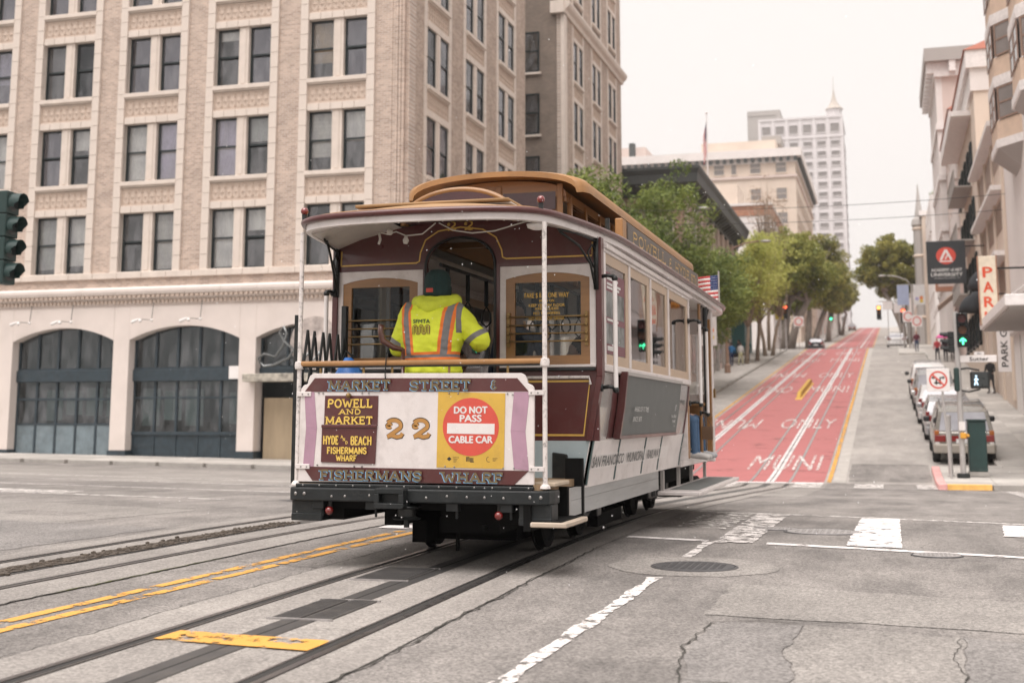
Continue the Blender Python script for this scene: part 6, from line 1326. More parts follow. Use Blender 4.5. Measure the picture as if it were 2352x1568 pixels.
def figure(h=1.72, pose='stand', sw=.2, step=.0, arm=.0, mi=(0,1,2,3,4), bend=0):
    """bones of a standing or walking figure facing +y; mi = skin, top, trousers, shoes, hair"""
    k = h/1.75; V = lambda x,y,z: (x*k, y*k, z*k); sk, tp, tr, sh, ha = mi; B_ = []
    B_ += [(V(0,0,.93),V(0,0,1.08),.145*k,.15*k,tr,(1,.72,1)),(V(0,.0,1.08),V(0,.02,1.36),.155*k,.17*k,tp,(1,.66,1)),(V(-.14,.01,1.40),V(.14,.01,1.40),.075*k,.075*k,tp),(V(0,.01,1.42),V(0,.02,1.53),.055*k,.05*k,sk)]
    B_ += [(V(0,.035,1.60),V(0,.03,1.66),.082*k,.095*k,sk,(.86,1,1)),(V(0,.0,1.66),V(0,.0,1.69),.098*k,.092*k,ha,(.88,1,1)),(V(0,.125,1.60),V(0,.13,1.615),.016*k,.012*k,sk)]
    for s in (-1, 1):
        a = s*step
        B_ += [(V(s*.09,0,.90),V(s*.095,a*.55,.49),.088*k,.058*k,tr),(V(s*.095,a*.55,.49),V(s*.1,a*1.1-(.08 if a < 0 else 0),.1),.055*k,.042*k,tr),(V(s*.1,a*1.1-.02-(.08 if a < 0 else 0),.05),V(s*.105,a*1.1+.16-(.08 if a < 0 else 0),.04),.045*k,.038*k,sh)]
        e = V(s*(sw+.06),-a*.35+arm*.1-.02,1.13); w_ = V(s*(sw+.07-.05*arm),-a*.5+.08+arm*.22,.9+arm*.2)
        B_ += [(V(s*(sw-.01),.01,1.40),e,.06*k,.048*k,tp),(e,w_,.046*k,.034*k,tp)]
        B_ += [(w_, V(s*(sw+.07-.05*arm),-a*.5+.10+arm*.26,.82+arm*.22),.034*k,.026*k,sk)]
    return B_
def person(label, loc, rz, top, trous, shoe=(.03,.03,.03), hair=(.02,.015,.012), h=1.72, step=.12, voxel=.03, skin=SK, arm=0, group=None, bones=None, sw=.2):
    t = thing('person', label, 'person', loc, rz, group)
    mats = [skin, mk('cloth', top, .8, 0, .15, 7, .3, 40), mk('trousers', trous, .8, 0, .15, 7, .3, 40), mk('shoes', shoe, .5), mk('hair', hair, .6)]
    o = bpy.data.objects.new('body', person_mesh(bones or figure(h, 'stand', sw, step, arm), mats, voxel)); COL.objects.link(o); o.parent = t
    return t
# --- the conductor on the rear platform
PX_, PY_, PZ_ = CX-.085, CY+.56, .72
cond = thing('person', 'conductor in lime high-visibility jacket and dark green beanie standing on the rear platform', 'person', (PX_, PY_, PZ_))
tr_ = mk('black_trousers', (.015,.016,.018), .8, 0, .2, 8); hair = mk('dark_hair', (.02,.016,.013), .6)
bones = [((0,0,.90),(0,0,1.06),.16,.165,1,(1,.75,1)),((0,0,1.06),(0,.0,1.36),.165,.17,2,(1,.7,1)),((-.15,0,1.44),(.15,0,1.44),.075,.075,2),((.02,.01,1.47),(.035,.02,1.58),.056,.053,0),((.035,.03,1.60),(.04,.03,1.69),.088,.098,0,(.88,1,1)),((.04,.13,1.60),(.04,.14,1.62),.016,.012,0),((-.055,.03,1.61),(-.055,.03,1.64),.018,.018,0),((.135,.03,1.61),(.135,.03,1.64),.018,.018,0)]
for s in (-1, 1): bones += [((s*.095,0,.88),(s*.11,.02,.48),.095,.06,1),((s*.11,.02,.48),(s*.12,0,.09),.058,.045,1),((s*.12,-.02,.05),(s*.13,.17,.04),.048,.04,3)]
elR, haR = (.43,.02,1.21), (.34,.30,1.18); elL, haL = (-.33,.05,1.16), (-.22,.30,1.08)
bones += [((.2,0,1.40),elR,.06,.05,2),(elR,haR,.05,.036,2),((-.2,0,1.40),elL,.06,.05,2),(elL,haL,.05,.036,2)]
bones += hand(haR,(-.1,.9,0),(0,0,-1),0)+hand(haL,(.1,.9,0),(0,0,-1),0)
o = bpy.data.objects.new('body', person_mesh(bones, [SK2, tr_, tr_, M['c_black'], hair], .012, 0)); COL.objects.link(o); o.parent = cond
# jacket: one continuous shell with sleeves
b = MB()
def ell(cx, cy, z, rx, ry, n=28, p=2.4): return [(cx+rx*math.copysign(abs(math.cos(a))**(2/p), math.cos(a)), cy+ry*math.copysign(abs(math.sin(a))**(2/p), math.sin(a)), z) for a in [2*PI*i/n for i in range(n)]]
b.loft([ell(0,.01,.90,.235,.19),ell(0,.01,.93,.265,.205),ell(0,.01,1.00,.265,.20),ell(0,0,1.06,.245,.185),ell(0,0,1.10,.25,.19),ell(0,0,1.2,.275,.195),ell(0,0,1.34,.285,.19),ell(0,.0,1.45,.275,.175),ell(.01,.01,1.51,.22,.14),ell(.02,.02,1.57,.12,.105)])
for q in (((.21,0,1.455),elR,.098,.092),(elR,haR,.09,.062),((-.21,0,1.455),elL,.098,.09),(elL,haL,.088,.06)): capsule(b, *q, seg=14)
jm = remesh(b, .010, .016, 8.5, 3, 1)
M['hivis'] = mk('lime_hivis', (.72,.80,.045), .7, 0, .05, 9, .35, 14)
def pattern(m):
    nt = m.node_tree; L = nt.links.new; p = nt.nodes['Principled BSDF']; base = p.inputs['Base Color'].links[0].from_socket
    tc = _n(nt,'ShaderNodeTexCoord'); sp = _n(nt,'ShaderNodeSeparateXYZ'); L(tc.outputs['Object'], sp.inputs[0])
    def M2(op, a, b_=None):
        n_ = _n(nt,'ShaderNodeMath', operation=op)
        for i, q in enumerate((a, b_)):
            if q is None: continue
            if isinstance(q, (int,float)): n_.inputs[i].default_value = q
            else: L(q, n_.inputs[i])
        return n_.outputs[0]
    X, Y, Z = sp.outputs
    # vertical braces lean slightly: centre at +-(.185+.03*(z-1.2))
    c = M2('ADD', M2('MULTIPLY', M2('SUBTRACT', Z, 1.2), .12), .172); d = M2('ABSOLUTE', M2('SUBTRACT', M2('ABSOLUTE', X), c))
    torso = M2('MULTIPLY', M2('LESS_THAN', M2('ABSOLUTE', X), .262), M2('GREATER_THAN', Z, 1.075))
    o1 = M2('MULTIPLY', M2('LESS_THAN', d, .056), torso); g1 = M2('MULTIPLY', M2('LESS_THAN', d, .028), torso)
    bz = M2('ABSOLUTE', M2('SUBTRACT', Z, M2('ADD', 1.065, M2('MULTIPLY', X, .02)))); tw = M2('LESS_THAN', M2('ABSOLUTE', X), .30)
    o2 = M2('MULTIPLY', M2('LESS_THAN', bz, .036), tw); g2 = M2('MULTIPLY', M2('LESS_THAN', bz, .012), tw)
    arm = M2('GREATER_THAN', M2('ABSOLUTE', X), .285); az = M2('ABSOLUTE', M2('SUBTRACT', Z, M2('ADD', .985, M2('MULTIPLY', M2('ABSOLUTE', X), .62)))); g3 = M2('MULTIPLY', M2('LESS_THAN', az, .028), arm)
    sh = M2('ABSOLUTE', M2('SUBTRACT', X, .275)); g4 = M2('MULTIPLY', M2('LESS_THAN', sh, .022), M2('GREATER_THAN', Z, 1.27))
    og = M2('MAXIMUM', o1, o2); gg = M2('MAXIMUM', M2('MAXIMUM', g1, g2), M2('MAXIMUM', g3, g4))
    m1 = _n(nt,'ShaderNodeMix', data_type='RGBA'); L(og, m1.inputs[0]); L(base, m1.inputs[6]); m1.inputs[7].default_value = (.82,.20,.035,1)
    m2 = _n(nt,'ShaderNodeMix', data_type='RGBA'); L(gg, m2.inputs[0]); L(m1.outputs[2], m2.inputs[6]); m2.inputs[7].default_value = (.20,.195,.195,1); L(m2.outputs[2], p.inputs['Base Color'])
pattern(M['hivis'])
jm.materials.append(M['hivis']); jk = bpy.data.objects.new('jacket', jm); COL.objects.link(jk); jk.parent = cond
bvh = BVHTree.FromPolygons([v.co.copy() for v in jm.vertices], [tuple(p.vertices) for p in jm.polygons])
def drape(b, off=.004):
    for i, p in enumerate(b.v):
        h_ = bvh.ray_cast(Vector((p[0], -1, p[2])), Vector((0,1,0)))
        if h_[0]: b.v[i] = (p[0], h_[0].y-off+p[1], p[2])
    return b
b = MB(); sans(b, 'SFMTA', FY(0), .034, dx=-.035, dy=1.352, width=.155, off=0, bold=.0012); drape(b, .006).build('chest_lettering', mk('dark_green_print', (.02,.07,.04), .6), jk)
b = MB()
def worm(lw, ins):
    pts = []; x0 = -.108; p_ = .029
    for k in range(6):
        x = x0+p_*k
        seq = [(x,1.262 if k % 2 == 0 else 1.322),(x,1.322 if k % 2 == 0 else 1.262)]
        if k % 2 == 0: seq = [(x,1.255 if k == 0 else 1.275),(x,1.315)]; pts += seq; pts += arc(x+p_/2,1.315,p_/2,.014,180,0,6)[1:-1]
        else: pts += [(x,1.315),(x,1.275)]; pts += arc(x+p_/2,1.275,p_/2,.014,180,360,6)[1:-1] if k < 5 else [(x,1.255)]
    ribbon(b, FY(0), pts, lw, ins)
worm(.021, 0); drape(b, .006).build('logo', mk('brown_print', (.16,.045,.03), .6), jk)
b = MB(); worm(.005, 0); drape(b, .0075).build('logo_line', M['hivis'], jk)
# hood lying on the shoulders, and the beanie
b = MB()
for i in range(15):
    a = PI*1.02+PI*.96*i/14; pass
tor = [(.03+.17*math.cos(a), .02+.115*math.sin(a), 1.555+.02*math.sin(a)) for a in [2*PI*i/20 for i in range(20)]]
for p_, q_ in zip(tor, tor[1:]+tor[:1]): capsule(b, p_, q_, .062, .062, 10)
capsule(b, (-.05,-.13,1.52),(.06,-.14,1.51),.055,.05,10); capsule(b, (.14,-.10,1.54),(.02,-.155,1.475),.05,.035,10); capsule(b, (-.08,-.10,1.55),(.0,-.155,1.48),.05,.04,10)
hm = remesh(b, .012, .008, 11, 9, 2); hm.materials.append(mk('lime_fleece', (.60,.68,.05), .85, 0, .07, 12, .5, 60)); o = bpy.data.objects.new('hood', hm); COL.objects.link(o); o.parent = cond
knit = mk('dark_green_knit', (.010,.032,.030), .9, 0, .2, 30, .9, 90, stretch=(1,1,.15))
b = MB(); b.lathe([(.118,1.60),(.127,1.62),(.127,1.685),(.118,1.70),(.120,1.72),(.116,1.77),(.098,1.81),(.06,1.838),(.02,1.845),(1e-3,1.845)], (.04,.015,0), 28); 
for i, p in enumerate(b.v): b.v[i] = (.04+(p[0]-.04)*.97, .015+(p[1]-.015)*1.1, p[2])
bn = b.build('beanie', knit, cond, smooth=1)
b = MB(); b.box(.0-.018,.045,-.128,-.122,1.628,1.664); b.build('beanie_tag', mk('red_tag', (.45,.05,.03), .6), bn)
# --- passengers
def at_car(x, y, z): return (CX+x, CY+y, z)
person('passenger in navy coat standing inside the car right of the doorway', at_car(.36,1.75,.72), PI, (.012,.022,.05), (.02,.025,.04), h=1.62, step=0, voxel=.02, sw=.22, skin=SK)
def sit(h=1.0, mi=(0,1,2,3,4)):
    sk, tp, tr, sh, ha = mi; B_ = [((0,0,.10),(0,.02,.22),.16,.15,tr,(1,.8,1)),((0,.0,.22),(0,.03,.52),.16,.175,tp,(1,.7,1)),((-.15,.02,.56),(.15,.02,.56),.075,.075,tp),((0,.02,.58),(0,.04,.69),.055,.05,sk),((0,.05,.75),(0,.045,.82),.085,.097,sk,(.88,1,1)),((0,.02,.83),(0,.02,.86),.1,.094,ha,(.9,1,1)),((0,.145,.765),(0,.15,.78),.015,.012,sk)]
    for s in (-1,1):
        B_ += [((s*.09,.02,.1),(s*.11,.44,.12),.09,.065,tr),((s*.11,.44,.12),(s*.12,.46,-.28),.06,.045,tr),((s*.12,.43,-.33),(s*.13,.63,-.36),.046,.04,sh),((s*.2,.02,.54),(s*.25,.06,.28),.06,.048,tp),((s*.25,.06,.28),(s*.15,.28,.20),.046,.035,tp)]
        B_ += hand((s*.15,.28,.20),(-s*.3,.9,-.1),(0,0,-1),sk)
    return B_
person('seated passenger in a blue jacket behind the left rear window', at_car(-.92,1.75,1.08), -PI/2, (.02,.07,.22), (.02,.02,.03), bones=sit(), voxel=.016, hair=(.02,.013,.01))
person('seated passenger in a dark teal coat behind the right rear window', at_car(.95,1.95,1.08), PI/2, (.012,.05,.085), (.02,.02,.03), bones=sit(), voxel=.016, hair=(.05,.03,.02))
person('seated passenger in a black coat farther along the cabin bench', at_car(-.92,3.6,1.08), -PI/2, (.015,.014,.016), (.02,.02,.03), bones=sit(), voxel=.02)
person('passenger in jeans and black top seated on the outside bench', at_car(.80,7.15,1.10), -PI/2, (.014,.014,.016), (.05,.10,.18), shoe=(.45,.43,.41), bones=sit(), voxel=.012, skin=SK2)
person('passenger in black coat and jeans seated nearest the front post', at_car(.78,7.85,1.10), -PI/2, (.012,.013,.016), (.04,.08,.14), shoe=(.35,.35,.36), bones=sit(), voxel=.014, skin=SK, hair=(.02,.02,.02))
b = MB(); b.box(-.07,.07,-.05,.05,-.16,.02); b.tube([(-.06,0,.02),(-.02,0,.2),(.05,.0,.02)],.008,6); tag(b.build('shoulder_bag', mk('brown_leather', (.13,.07,.035), .5), None, bevel=.02), 'small brown leather bag hanging by the jeans of a bench passenger', 'bag').location = at_car(1.38,7.5,1.12)
# --- people on the pavements
def ground_at(x, y, h=.14): return (x, y, gz(x, y)+h)
person('pedestrian in black standing beside the garage wall at right', ground_at(4.85,67), 2.6, (.015,.015,.016), (.02,.02,.022), h=1.75, step=.05, arm=.6)
person('pedestrian in red top walking under the pink umbrella', ground_at(4.0,96), PI, (.04,.02,.03), (.02,.02,.025), h=1.72, step=.2)
t = thing('umbrella', 'bright pink open umbrella held above a pedestrian on the right sidewalk', 'umbrella', (4.05,96.1,gz(4,96)+1.0))
b = MB(); b.lathe([(.66,.86),(.60,.98),(.45,1.10),(.25,1.17),(.02,1.2),(.01,1.26)], (0,0,0), 8); o = b.build('canopy', mk('pink_nylon', (.72,.10,.33), .6), t); 
b = MB(); b.cyl((0,0,0),(0,0,1.2),.012,6); b.build('shaft', M['c_black'], t)
person('pedestrian in a red coat beside the umbrella', ground_at(3.5,97.5), PI-.2, (.45,.05,.06), (.03,.03,.04), h=1.65, step=.15)
person('pedestrian in dark coat right of the umbrella', ground_at(4.6,98.5), PI, (.02,.02,.03), (.02,.02,.025), h=1.78, step=.15)
person('pedestrian in black jacket farther up behind the umbrella', ground_at(4.85,101), PI+.2, (.03,.03,.035), (.03,.035,.06), h=1.74, step=.18)
person('pedestrian in maroon coat by the far right corner lights', ground_at(2.4,112), PI, (.12,.02,.035), (.03,.05,.10), h=1.7, step=.12)
person('pedestrian in blue jacket at the left corner below the fig trees', ground_at(-10.9,93), .3, (.02,.13,.30), (.02,.03,.08), h=1.72, step=.15)
person('pedestrian in white shirt next to the blue jacket on the left corner', ground_at(-10.4,94.5), -.3, (.6,.58,.55), (.5,.48,.3), h=1.65, step=.1)
person('pedestrian in dark clothes behind the light green street tree', ground_at(-10.8,97.2), 1.0, (.03,.035,.045), (.03,.03,.04), h=1.75, step=.1)
person('pedestrian in teal jacket under the left street trees', ground_at(-10.5,100.5), .2, (.02,.16,.17), (.03,.03,.04), h=1.7, step=.1)
# ------------------------------------------------------------------ vehicles
M['tyre'] = mk('tyre_rubber', (.018,.018,.018), .85); M['rim'] = mk('wheel_alloy', (.38,.38,.39), .35, .7); M['carglass'] = mk('car_glass_dark', (.025,.03,.034), .05, 0, .2, 1, spec=.9); M['carglass_pale'] = mk('car_glass_painted_sky', (.32,.32,.345), .08, 0, .2, 1.5, spec=.9)  # pale glass has the mirrored sky painted into its base colour
M['tl_red'] = mk('tail_light_red', (.20,.012,.011), .2, spec=.7); M['tl_amber'] = mk('tail_light_amber', (.34,.10,.015), .25); M['tl_white'] = mk('lamp_clear', (.6,.58,.56), .2); M['plastic'] = mk('black_plastic', (.02,.021,.022), .6); M['plate'] = mk('number_plate', (.6,.6,.6), .5)
def wheel_parts(t, x, y, r, w, side):
    b = MB(); b.lathe([(r*.62,-w/2),(r*.92,-w/2),(r,-w*.32),(r,w*.32),(r*.92,w/2),(r*.62,w/2)], (x,y,r), 22, 'x'); o = b.build('wheel', M['tyre'], t, smooth=40)
    b = MB(); b.lathe([(r*.64,-w*.3),(r*.64,w*.42),(r*.55,w*.3),(r*.18,w*.36),(.001,w*.36)] if side > 0 else [(r*.64,w*.3),(r*.64,-w*.42),(r*.55,-w*.3),(r*.18,-w*.36),(.001,-w*.36)], (x,y,r), 16, 'x'); b.build('rim', M['rim'], o, smooth=40)
    return o
def car(label, loc, rz, paint, kind='suv', pitch=0, low=None, group=None, cat='car', lights=True, glass='carglass'):
    """tail at y=0, nose at +y; built from lofted cross-sections"""
    t = thing('parked_car' if group else 'car', label, cat, loc, rz, group); t.rotation_euler = (pitch, 0, rz)
    P_ = mk('car_paint', paint, .28, .25, .04, 2, 0, coat=.6); lowm = mk('car_lower_paint', low, .35, .2, .05, 2) if low else P_
    if kind == 'suv': L_, W_, zb, belt, roof = 4.5, .90, .34, 1.02, 1.72; gh = [(0.06,.98),(.28,1.60),(.55,1.70),(2.5,1.72),(2.9,1.66),(3.25,1.10),(3.3,1.02)]
    elif kind == 'hatch': L_, W_, zb, belt, roof = 4.2, .87, .24, .95, 1.48; gh = [(.10,.95),(.45,1.38),(.9,1.46),(2.2,1.48),(2.6,1.42),(3.2,1.0),(3.3,.95)]
    else: L_, W_, zb, belt, roof = 4.6, .89, .22, .93, 1.44; gh = [(.55,.93),(1.05,1.34),(1.45,1.43),(2.5,1.44),(2.85,1.38),(3.5,.98),(3.6,.93)]
    def sec(y, w, z0, z1, f=.96): return [(-w*.9,y,z0),(-w,y,z0+.12),(-w*1.01,y,lerp(z0,z1,.55)),(-w*.985,y,z1-.08),(-w*f,y,z1),(w*f,y,z1),(w*.985,y,z1-.08),(w*1.01,y,lerp(z0,z1,.55)),(w,y,z0+.12),(w*.9,y,z0)]
    hood = belt-.06 if kind == 'suv' else belt-.12
    b = MB(); b.loft([sec(0,W_*.90,zb+.12,belt-.06,.94),sec(.06,W_*.96,zb+.02,belt-.01),sec(.4,W_,zb,belt),sec(2.0,W_,zb,belt),sec(3.2,W_,zb,belt),sec(3.7,W_*.99,zb,hood),sec(L_-.25,W_*.95,zb+.02,hood-.14),sec(L_-.05,W_*.85,zb+.1,hood-.25,.92)])
    bd = b.build('body', P_, t, smooth=35, bevel=.02, seg=2)
    gsec = lambda y, z, w: [(-w,y,belt-.03),(-lerp(w,w*.80,(z-belt)/(roof-belt)),y,z),(lerp(w,w*.80,(z-belt)/(roof-belt)),y,z),(w,y,belt-.03)]
    b = MB(); b.loft([gsec(y, max(z,belt-.02), W_*.94) for y, z in gh]); b.build('cabin', P_, t, smooth=30, bevel=.03, seg=2)
    G = M[glass]
    # rear and front glass follow the pillars; side glass in two panes
    def gl(name, q, mat=G): b_ = MB(); b_.add(q, [(0,1,2,3)]); return b_.build(name, mat, t)
    (ya,za),(yb,zb_) = gh[0], gh[1]; w0, w1 = W_*.80, W_*.68
    lz = lambda k: lerp(za+.05, zb_-.03, k); ly = lambda z: ya+(yb-ya)*(z-za)/(zb_-za)-.022
    gl('rear_window', [(-w0,ly(lz(0)),lz(0)),(w0,ly(lz(0)),lz(0)),(w1,ly(lz(1)),lz(1)),(-w1,ly(lz(1)),lz(1))], M['carglass_pale'])
    (yc,zc),(yd,zd) = gh[-3], gh[-2]; gl('windscreen', [(-W_*.72,yc+.02,zc-.03),(W_*.72,yc+.02,zc-.03),(W_*.84,yd+.03,zd+.02),(-W_*.84,yd+.03,zd+.02)])
    for s in (-1,1):
        x0, x1 = s*(W_*.94+.012), s*(W_*.80+.02); zt = roof-.14; y0b, y1b = gh[0][0]+.35, gh[-1][0]-.45; y0t, y1t = gh[1][0]+.28, gh[-3][0]-.18; ym = (y0b+y1b)/2
        for a0, a1, c0, c1 in ((y0b,ym-.05,y0t,ym-.05),(ym+.05,y1b,ym+.05,y1t)): gl('side_window', [(x0,a0,belt+.03),(x0,a1,belt+.03),(x1,c1,zt),(x1,c0,zt)])
        b = MB(); b.box(min(s*W_*1.0,s*(W_+.2)),max(s*W_*1.0,s*(W_+.2)),gh[-1][0]-.55,gh[-1][0]-.43,belt+.02,belt+.2); b.build('mirror', M['plastic'] if kind == 'suv' else P_, t, bevel=.04)
        for y in (.82, L_-.88): wheel_parts(t, s*(W_-.10), y, .36 if kind == 'suv' else .315, .23, s)
        if lights:
            z0 = belt-.32 if kind == 'suv' else belt-.22
            b = MB(); b.box(min(s*W_*.60,s*W_*.95),max(s*W_*.60,s*W_*.95),-.015,.10,z0,z0+.20); b.build('tail_light', M['tl_red'], t, bevel=.012)
            b = MB(); b.box(min(s*W_*.80,s*W_*.95),max(s*W_*.80,s*W_*.95),-.012,.10,z0+.205,z0+.34); b.build('tail_light', M['tl_amber'] if kind == 'suv' else M['tl_red'], t, bevel=.012)
            b = MB(); b.box(min(s*W_*.80,s*W_*.94),max(s*W_*.80,s*W_*.94),-.014,.10,z0-.09,z0-.005); b.build('reverse_light', M['tl_white'], t, bevel=.01)
            b = MB(); b.box(min(s*W_*.55,s*W_*.85),max(s*W_*.55,s*W_*.85),L_-.18,L_-.05,hood-.32,hood-.16); b.build('headlight', M['tl_white'], t, bevel=.02)
    b = MB(); b.prism([(-W_*.95,-.10),(W_*.95,-.10),(W_*1.0,.02),(W_*1.0,.2),(-W_*1.0,.2),(-W_*1.0,.02)], 'z', zb+.02, zb+.30); b.build('rear_bumper', lowm, t, bevel=.04, seg=2)
    b = MB(); b.box(-.26,.26,-.12,-.10,zb+.33,zb+.47) if kind != 'suv' else b.box(-.24,.24,-.035,-.01,zb+.32,zb+.45); b.build('number_plate', M['plate'], t)
    if kind == 'suv':
        b = MB(); b.box(-W_*.58,W_*.58,-.012,.06,belt-.30,belt-.14); b.build('tail_panel', M['tl_red'], t)
        b = MB(); b.box(-W_*.93,W_*.93,-.004,.05,belt-.5,belt-.42); b.build('tail_recess', M['plastic'], t)
        for s in (-1,1):
            b = MB(); b.tube([(s*W_*.68,.6,1.73),(s*W_*.68,.75,1.78),(s*W_*.68,2.4,1.79),(s*W_*.68,2.6,1.73)],.02,6); b.build('roof_rack', M['rim'], t)
        for y in (.9,2.2): b = MB(); b.box(-W_*.68,W_*.68,y,y+.05,1.775,1.80); b.build('rack_bar', M['rim'], t)
        b = MB(); b.box(-.5,.5,.1,3.6,.2,.36); b.build('chassis', M['plastic'], t)
    return t
def park(label, y, x, paint, kind, **kw):
    z = gz(x, y+2); return car(label, (x, y, gz(x, y)+.004), 0, paint, kind, math.atan((gz(x, y+4)-gz(x, y))/4), group='cars parked along the right kerb', **kw)
park('tan and grey four-wheel drive with red tail lights parked nearest the corner', 41.2, 2.13, (.20,.185,.16), 'suv', low=(.34,.31,.27))
park('grey hatchback parked just ahead of the tan four-wheel drive', 47.2, 2.02, (.30,.30,.305), 'hatch')
park('silver saloon third from the corner at the right kerb', 53.0, 1.95, (.50,.49,.48), 'sedan')
park('dark grey estate with red lamps fourth from the corner', 58.9, 1.92, (.24,.235,.23), 'suv', glass='carglass')
park('white van-like car farthest in the row at the right kerb', 64.8, 1.9, (.74,.72,.70), 'suv')
y = 157; car('black hatchback driving up the hill left of the red lane', (-8.25, y, gz(-8.25,y)+.004), 0, (.018,.02,.022), 'hatch', math.atan(.078))
y = 330; car('dark brown car at the hilltop crest on the left', (-8.3, y, gz(-8.3,y)+.004), 0, (.10,.075,.05), 'suv', math.atan(.078))
y = 172; car('silver grey van parked at the far right beyond the cross street', (.2+.9, y, gz(1,y)+.004), 0, (.22,.22,.225), 'suv', math.atan(.078))
y = 128; car('white saloon waiting at the far right corner', (.9, y, gz(1,y)+.004), 0, (.66,.65,.64), 'sedan', math.atan(.02))
# ------------------------------------------------------------------ trees
M['bark'] = mk('grey_bark', (.25,.215,.185), .9, 0, .3, 3, .8, 20, stretch=(2,2,.4)); M['bark_pale'] = mk('pale_bark', (.27,.215,.165), .9, 0, .25, 3, .6, 20, stretch=(2,2,.4))
M['leaf_dark'] = mk_leaf('dark_glossy_leaf', (.05,.10,.028), (.31,.36,.085)); M['leaf_lime'] = mk_leaf('young_lime_leaf', (.34,.38,.08), (.60,.60,.19), .5); M['leaf_fig'] = mk_leaf('fig_leaf', (.075,.115,.028), (.42,.41,.09)); M['leaf_fig2'] = mk_leaf('fig_leaf_olive', (.09,.12,.032), (.44,.39,.085)); M['leaf_brown'] = mk_leaf('brown_bud', (.22,.13,.075), (.36,.22,.13), .3)
def leaves(clumps, n_per, size, rnd, flat=.8):
    vs = []; fs = []
    for (cx,cy,cz,r) in clumps:
        n = int(n_per*(r**1.6))
        for _ in range(n):
            d = Vector((rnd.gauss(0,1),rnd.gauss(0,1),rnd.gauss(0,1))).normalized(); rr = r*(.35+.65*rnd.random()**.45)
            c = Vector((cx,cy,cz))+Vector((d.x*rr,d.y*rr,d.z*rr*flat)); s = size*rnd.uniform(.6,1.35)
            u = Vector((rnd.gauss(0,1),rnd.gauss(0,1),rnd.gauss(0,.6))).normalized(); n_ = (d+Vector((rnd.gauss(0,.7),rnd.gauss(0,.7),rnd.gauss(0,.7)+.5))).normalized(); v = n_.cross(u).normalized(); u = v.cross(n_)
            k = len(vs); vs += [c-u*s, c+v*s*.42-n_*s*.1, c+u*s, c-v*s*.42-n_*s*.1]; fs.append((k,k+1,k+2,k+3))
    return vs, fs
def tree(name, label, base, trunk, crown, leafmat, n_cl, cl_r, n_per, size, seed, bark='bark', lean=(0,0), stems=1, limbs=9, tr=.22, group=None, sparse=0, shell=.55, flat=.8):
    """crown: list of ellipsoids (dx,dy,z,rx,ry,rz) relative to the base"""
    rnd = random.Random(seed); t = thing(name, label, 'tree', base, 0, group); H_ = trunk
    b = MB(); tops = []
    for s in range(stems):
        a = 2*PI*s/stems+seed; sx0, sy0 = (.35*math.cos(a), .35*math.sin(a)) if stems > 1 else (0,0)
        tx, ty = lean[0]+sx0*2.2, lean[1]+sy0*2.2
        pts = [(sx0,sy0,-.25),(sx0*1.05+rnd.uniform(-.05,.05)+tx*.25,sy0+ty*.25,H_*.35),(sx0+tx*.6+rnd.uniform(-.1,.1),sy0+ty*.6,H_*.7),(sx0+tx,sy0+ty,H_)]
        b.tube(pts, [tr*1.25,tr,tr*.9,tr*.75], 9); tops.append(pts[-1])
    b.build('trunk', M[bark], t, smooth=1)
    clumps = []
    tot = sum(e[3]*e[4]*e[5] for e in crown)
    for (dx,dy,z,rx,ry,rz) in crown:
        for _ in range(max(3,int(n_cl*rx*ry*rz/tot))):
            d = Vector((rnd.gauss(0,1),rnd.gauss(0,1),rnd.gauss(0,1))).normalized(); k = (shell+(1-shell)*rnd.random())*rnd.uniform(.84,1.12); r = cl_r*rnd.uniform(.45,1.45)
            clumps.append((dx+d.x*max(.1,rx-r*.6)*k, dy+d.y*max(.1,ry-r*.6)*k, z+d.z*max(.1,rz-r*.6)*k, r))
    vs, fs = leaves(clumps, n_per, size, rnd, flat); b = MB(); b.v = [p[:] for p in vs]; b.f = fs; b.mi = [0]*len(fs)
    me = bpy.data.meshes.new('crown'); me.from_pydata(b.v, [], b.f); me.materials.append(M[leafmat]); o = bpy.data.objects.new('crown', me); COL.objects.link(o); o.parent = t
    b = MB(); pick = rnd.sample(clumps, min(limbs, len(clumps)))
    for i, c in enumerate(pick):
        p0 = Vector(tops[i % len(tops)]); q = Vector(c[:3]); m_ = p0.lerp(q,.45)+Vector((rnd.uniform(-.3,.3),rnd.uniform(-.3,.3),rnd.uniform(-.1,.3))); b.tube([p0-Vector((0,0,.2)), p0.lerp(m_,.5), m_, q], [tr*.6,tr*.45,tr*.3,tr*.1], 7)
        for _ in range(2):
            e = m_.lerp(q,rnd.random())+Vector((rnd.gauss(0,.6),rnd.gauss(0,.6),rnd.gauss(.2,.5))); b.tube([m_, m_.lerp(e,.6), e], [tr*.2,tr*.12,tr*.04], 5)
    b.build('limbs', M[bark], t, smooth=1)
    return t
def gb(x, y, h=.12): return (x, y, gz(x,y)+h)
tree('street_tree', 'tall dark green street tree filling the gap beyond the car roof', gb(-10.8,66), 4.6, [(0,.3,8.4,3.0,3.2,4.0),(.6,1.5,6.4,3.1,3.2,3.0),(-1.0,-1.0,6.4,2.6,2.6,2.6),(1.4,4,5.4,2.6,3,2.8),(1.3,8.5,6.4,2.4,3.4,3.4)], 'leaf_dark', 240, .75, 230, .11, 3, tr=.24, limbs=14)
tree('street_tree', 'smaller dark green tree just above the car roof peak', gb(-11.0,48.5), 5.2, [(0,0,8.6,1.75,1.9,2.1),(.3,.8,7.0,1.9,2,2)], 'leaf_dark', 90, .6, 260, .10, 4, tr=.17, limbs=10)
tree('street_tree', 'dark green tree partly hidden behind the tall dark tree', gb(-10.9,58), 4.8, [(0,0,7.2,1.9,2.2,2.6)], 'leaf_dark', 70, .65, 230, .10, 9, tr=.18, limbs=8)
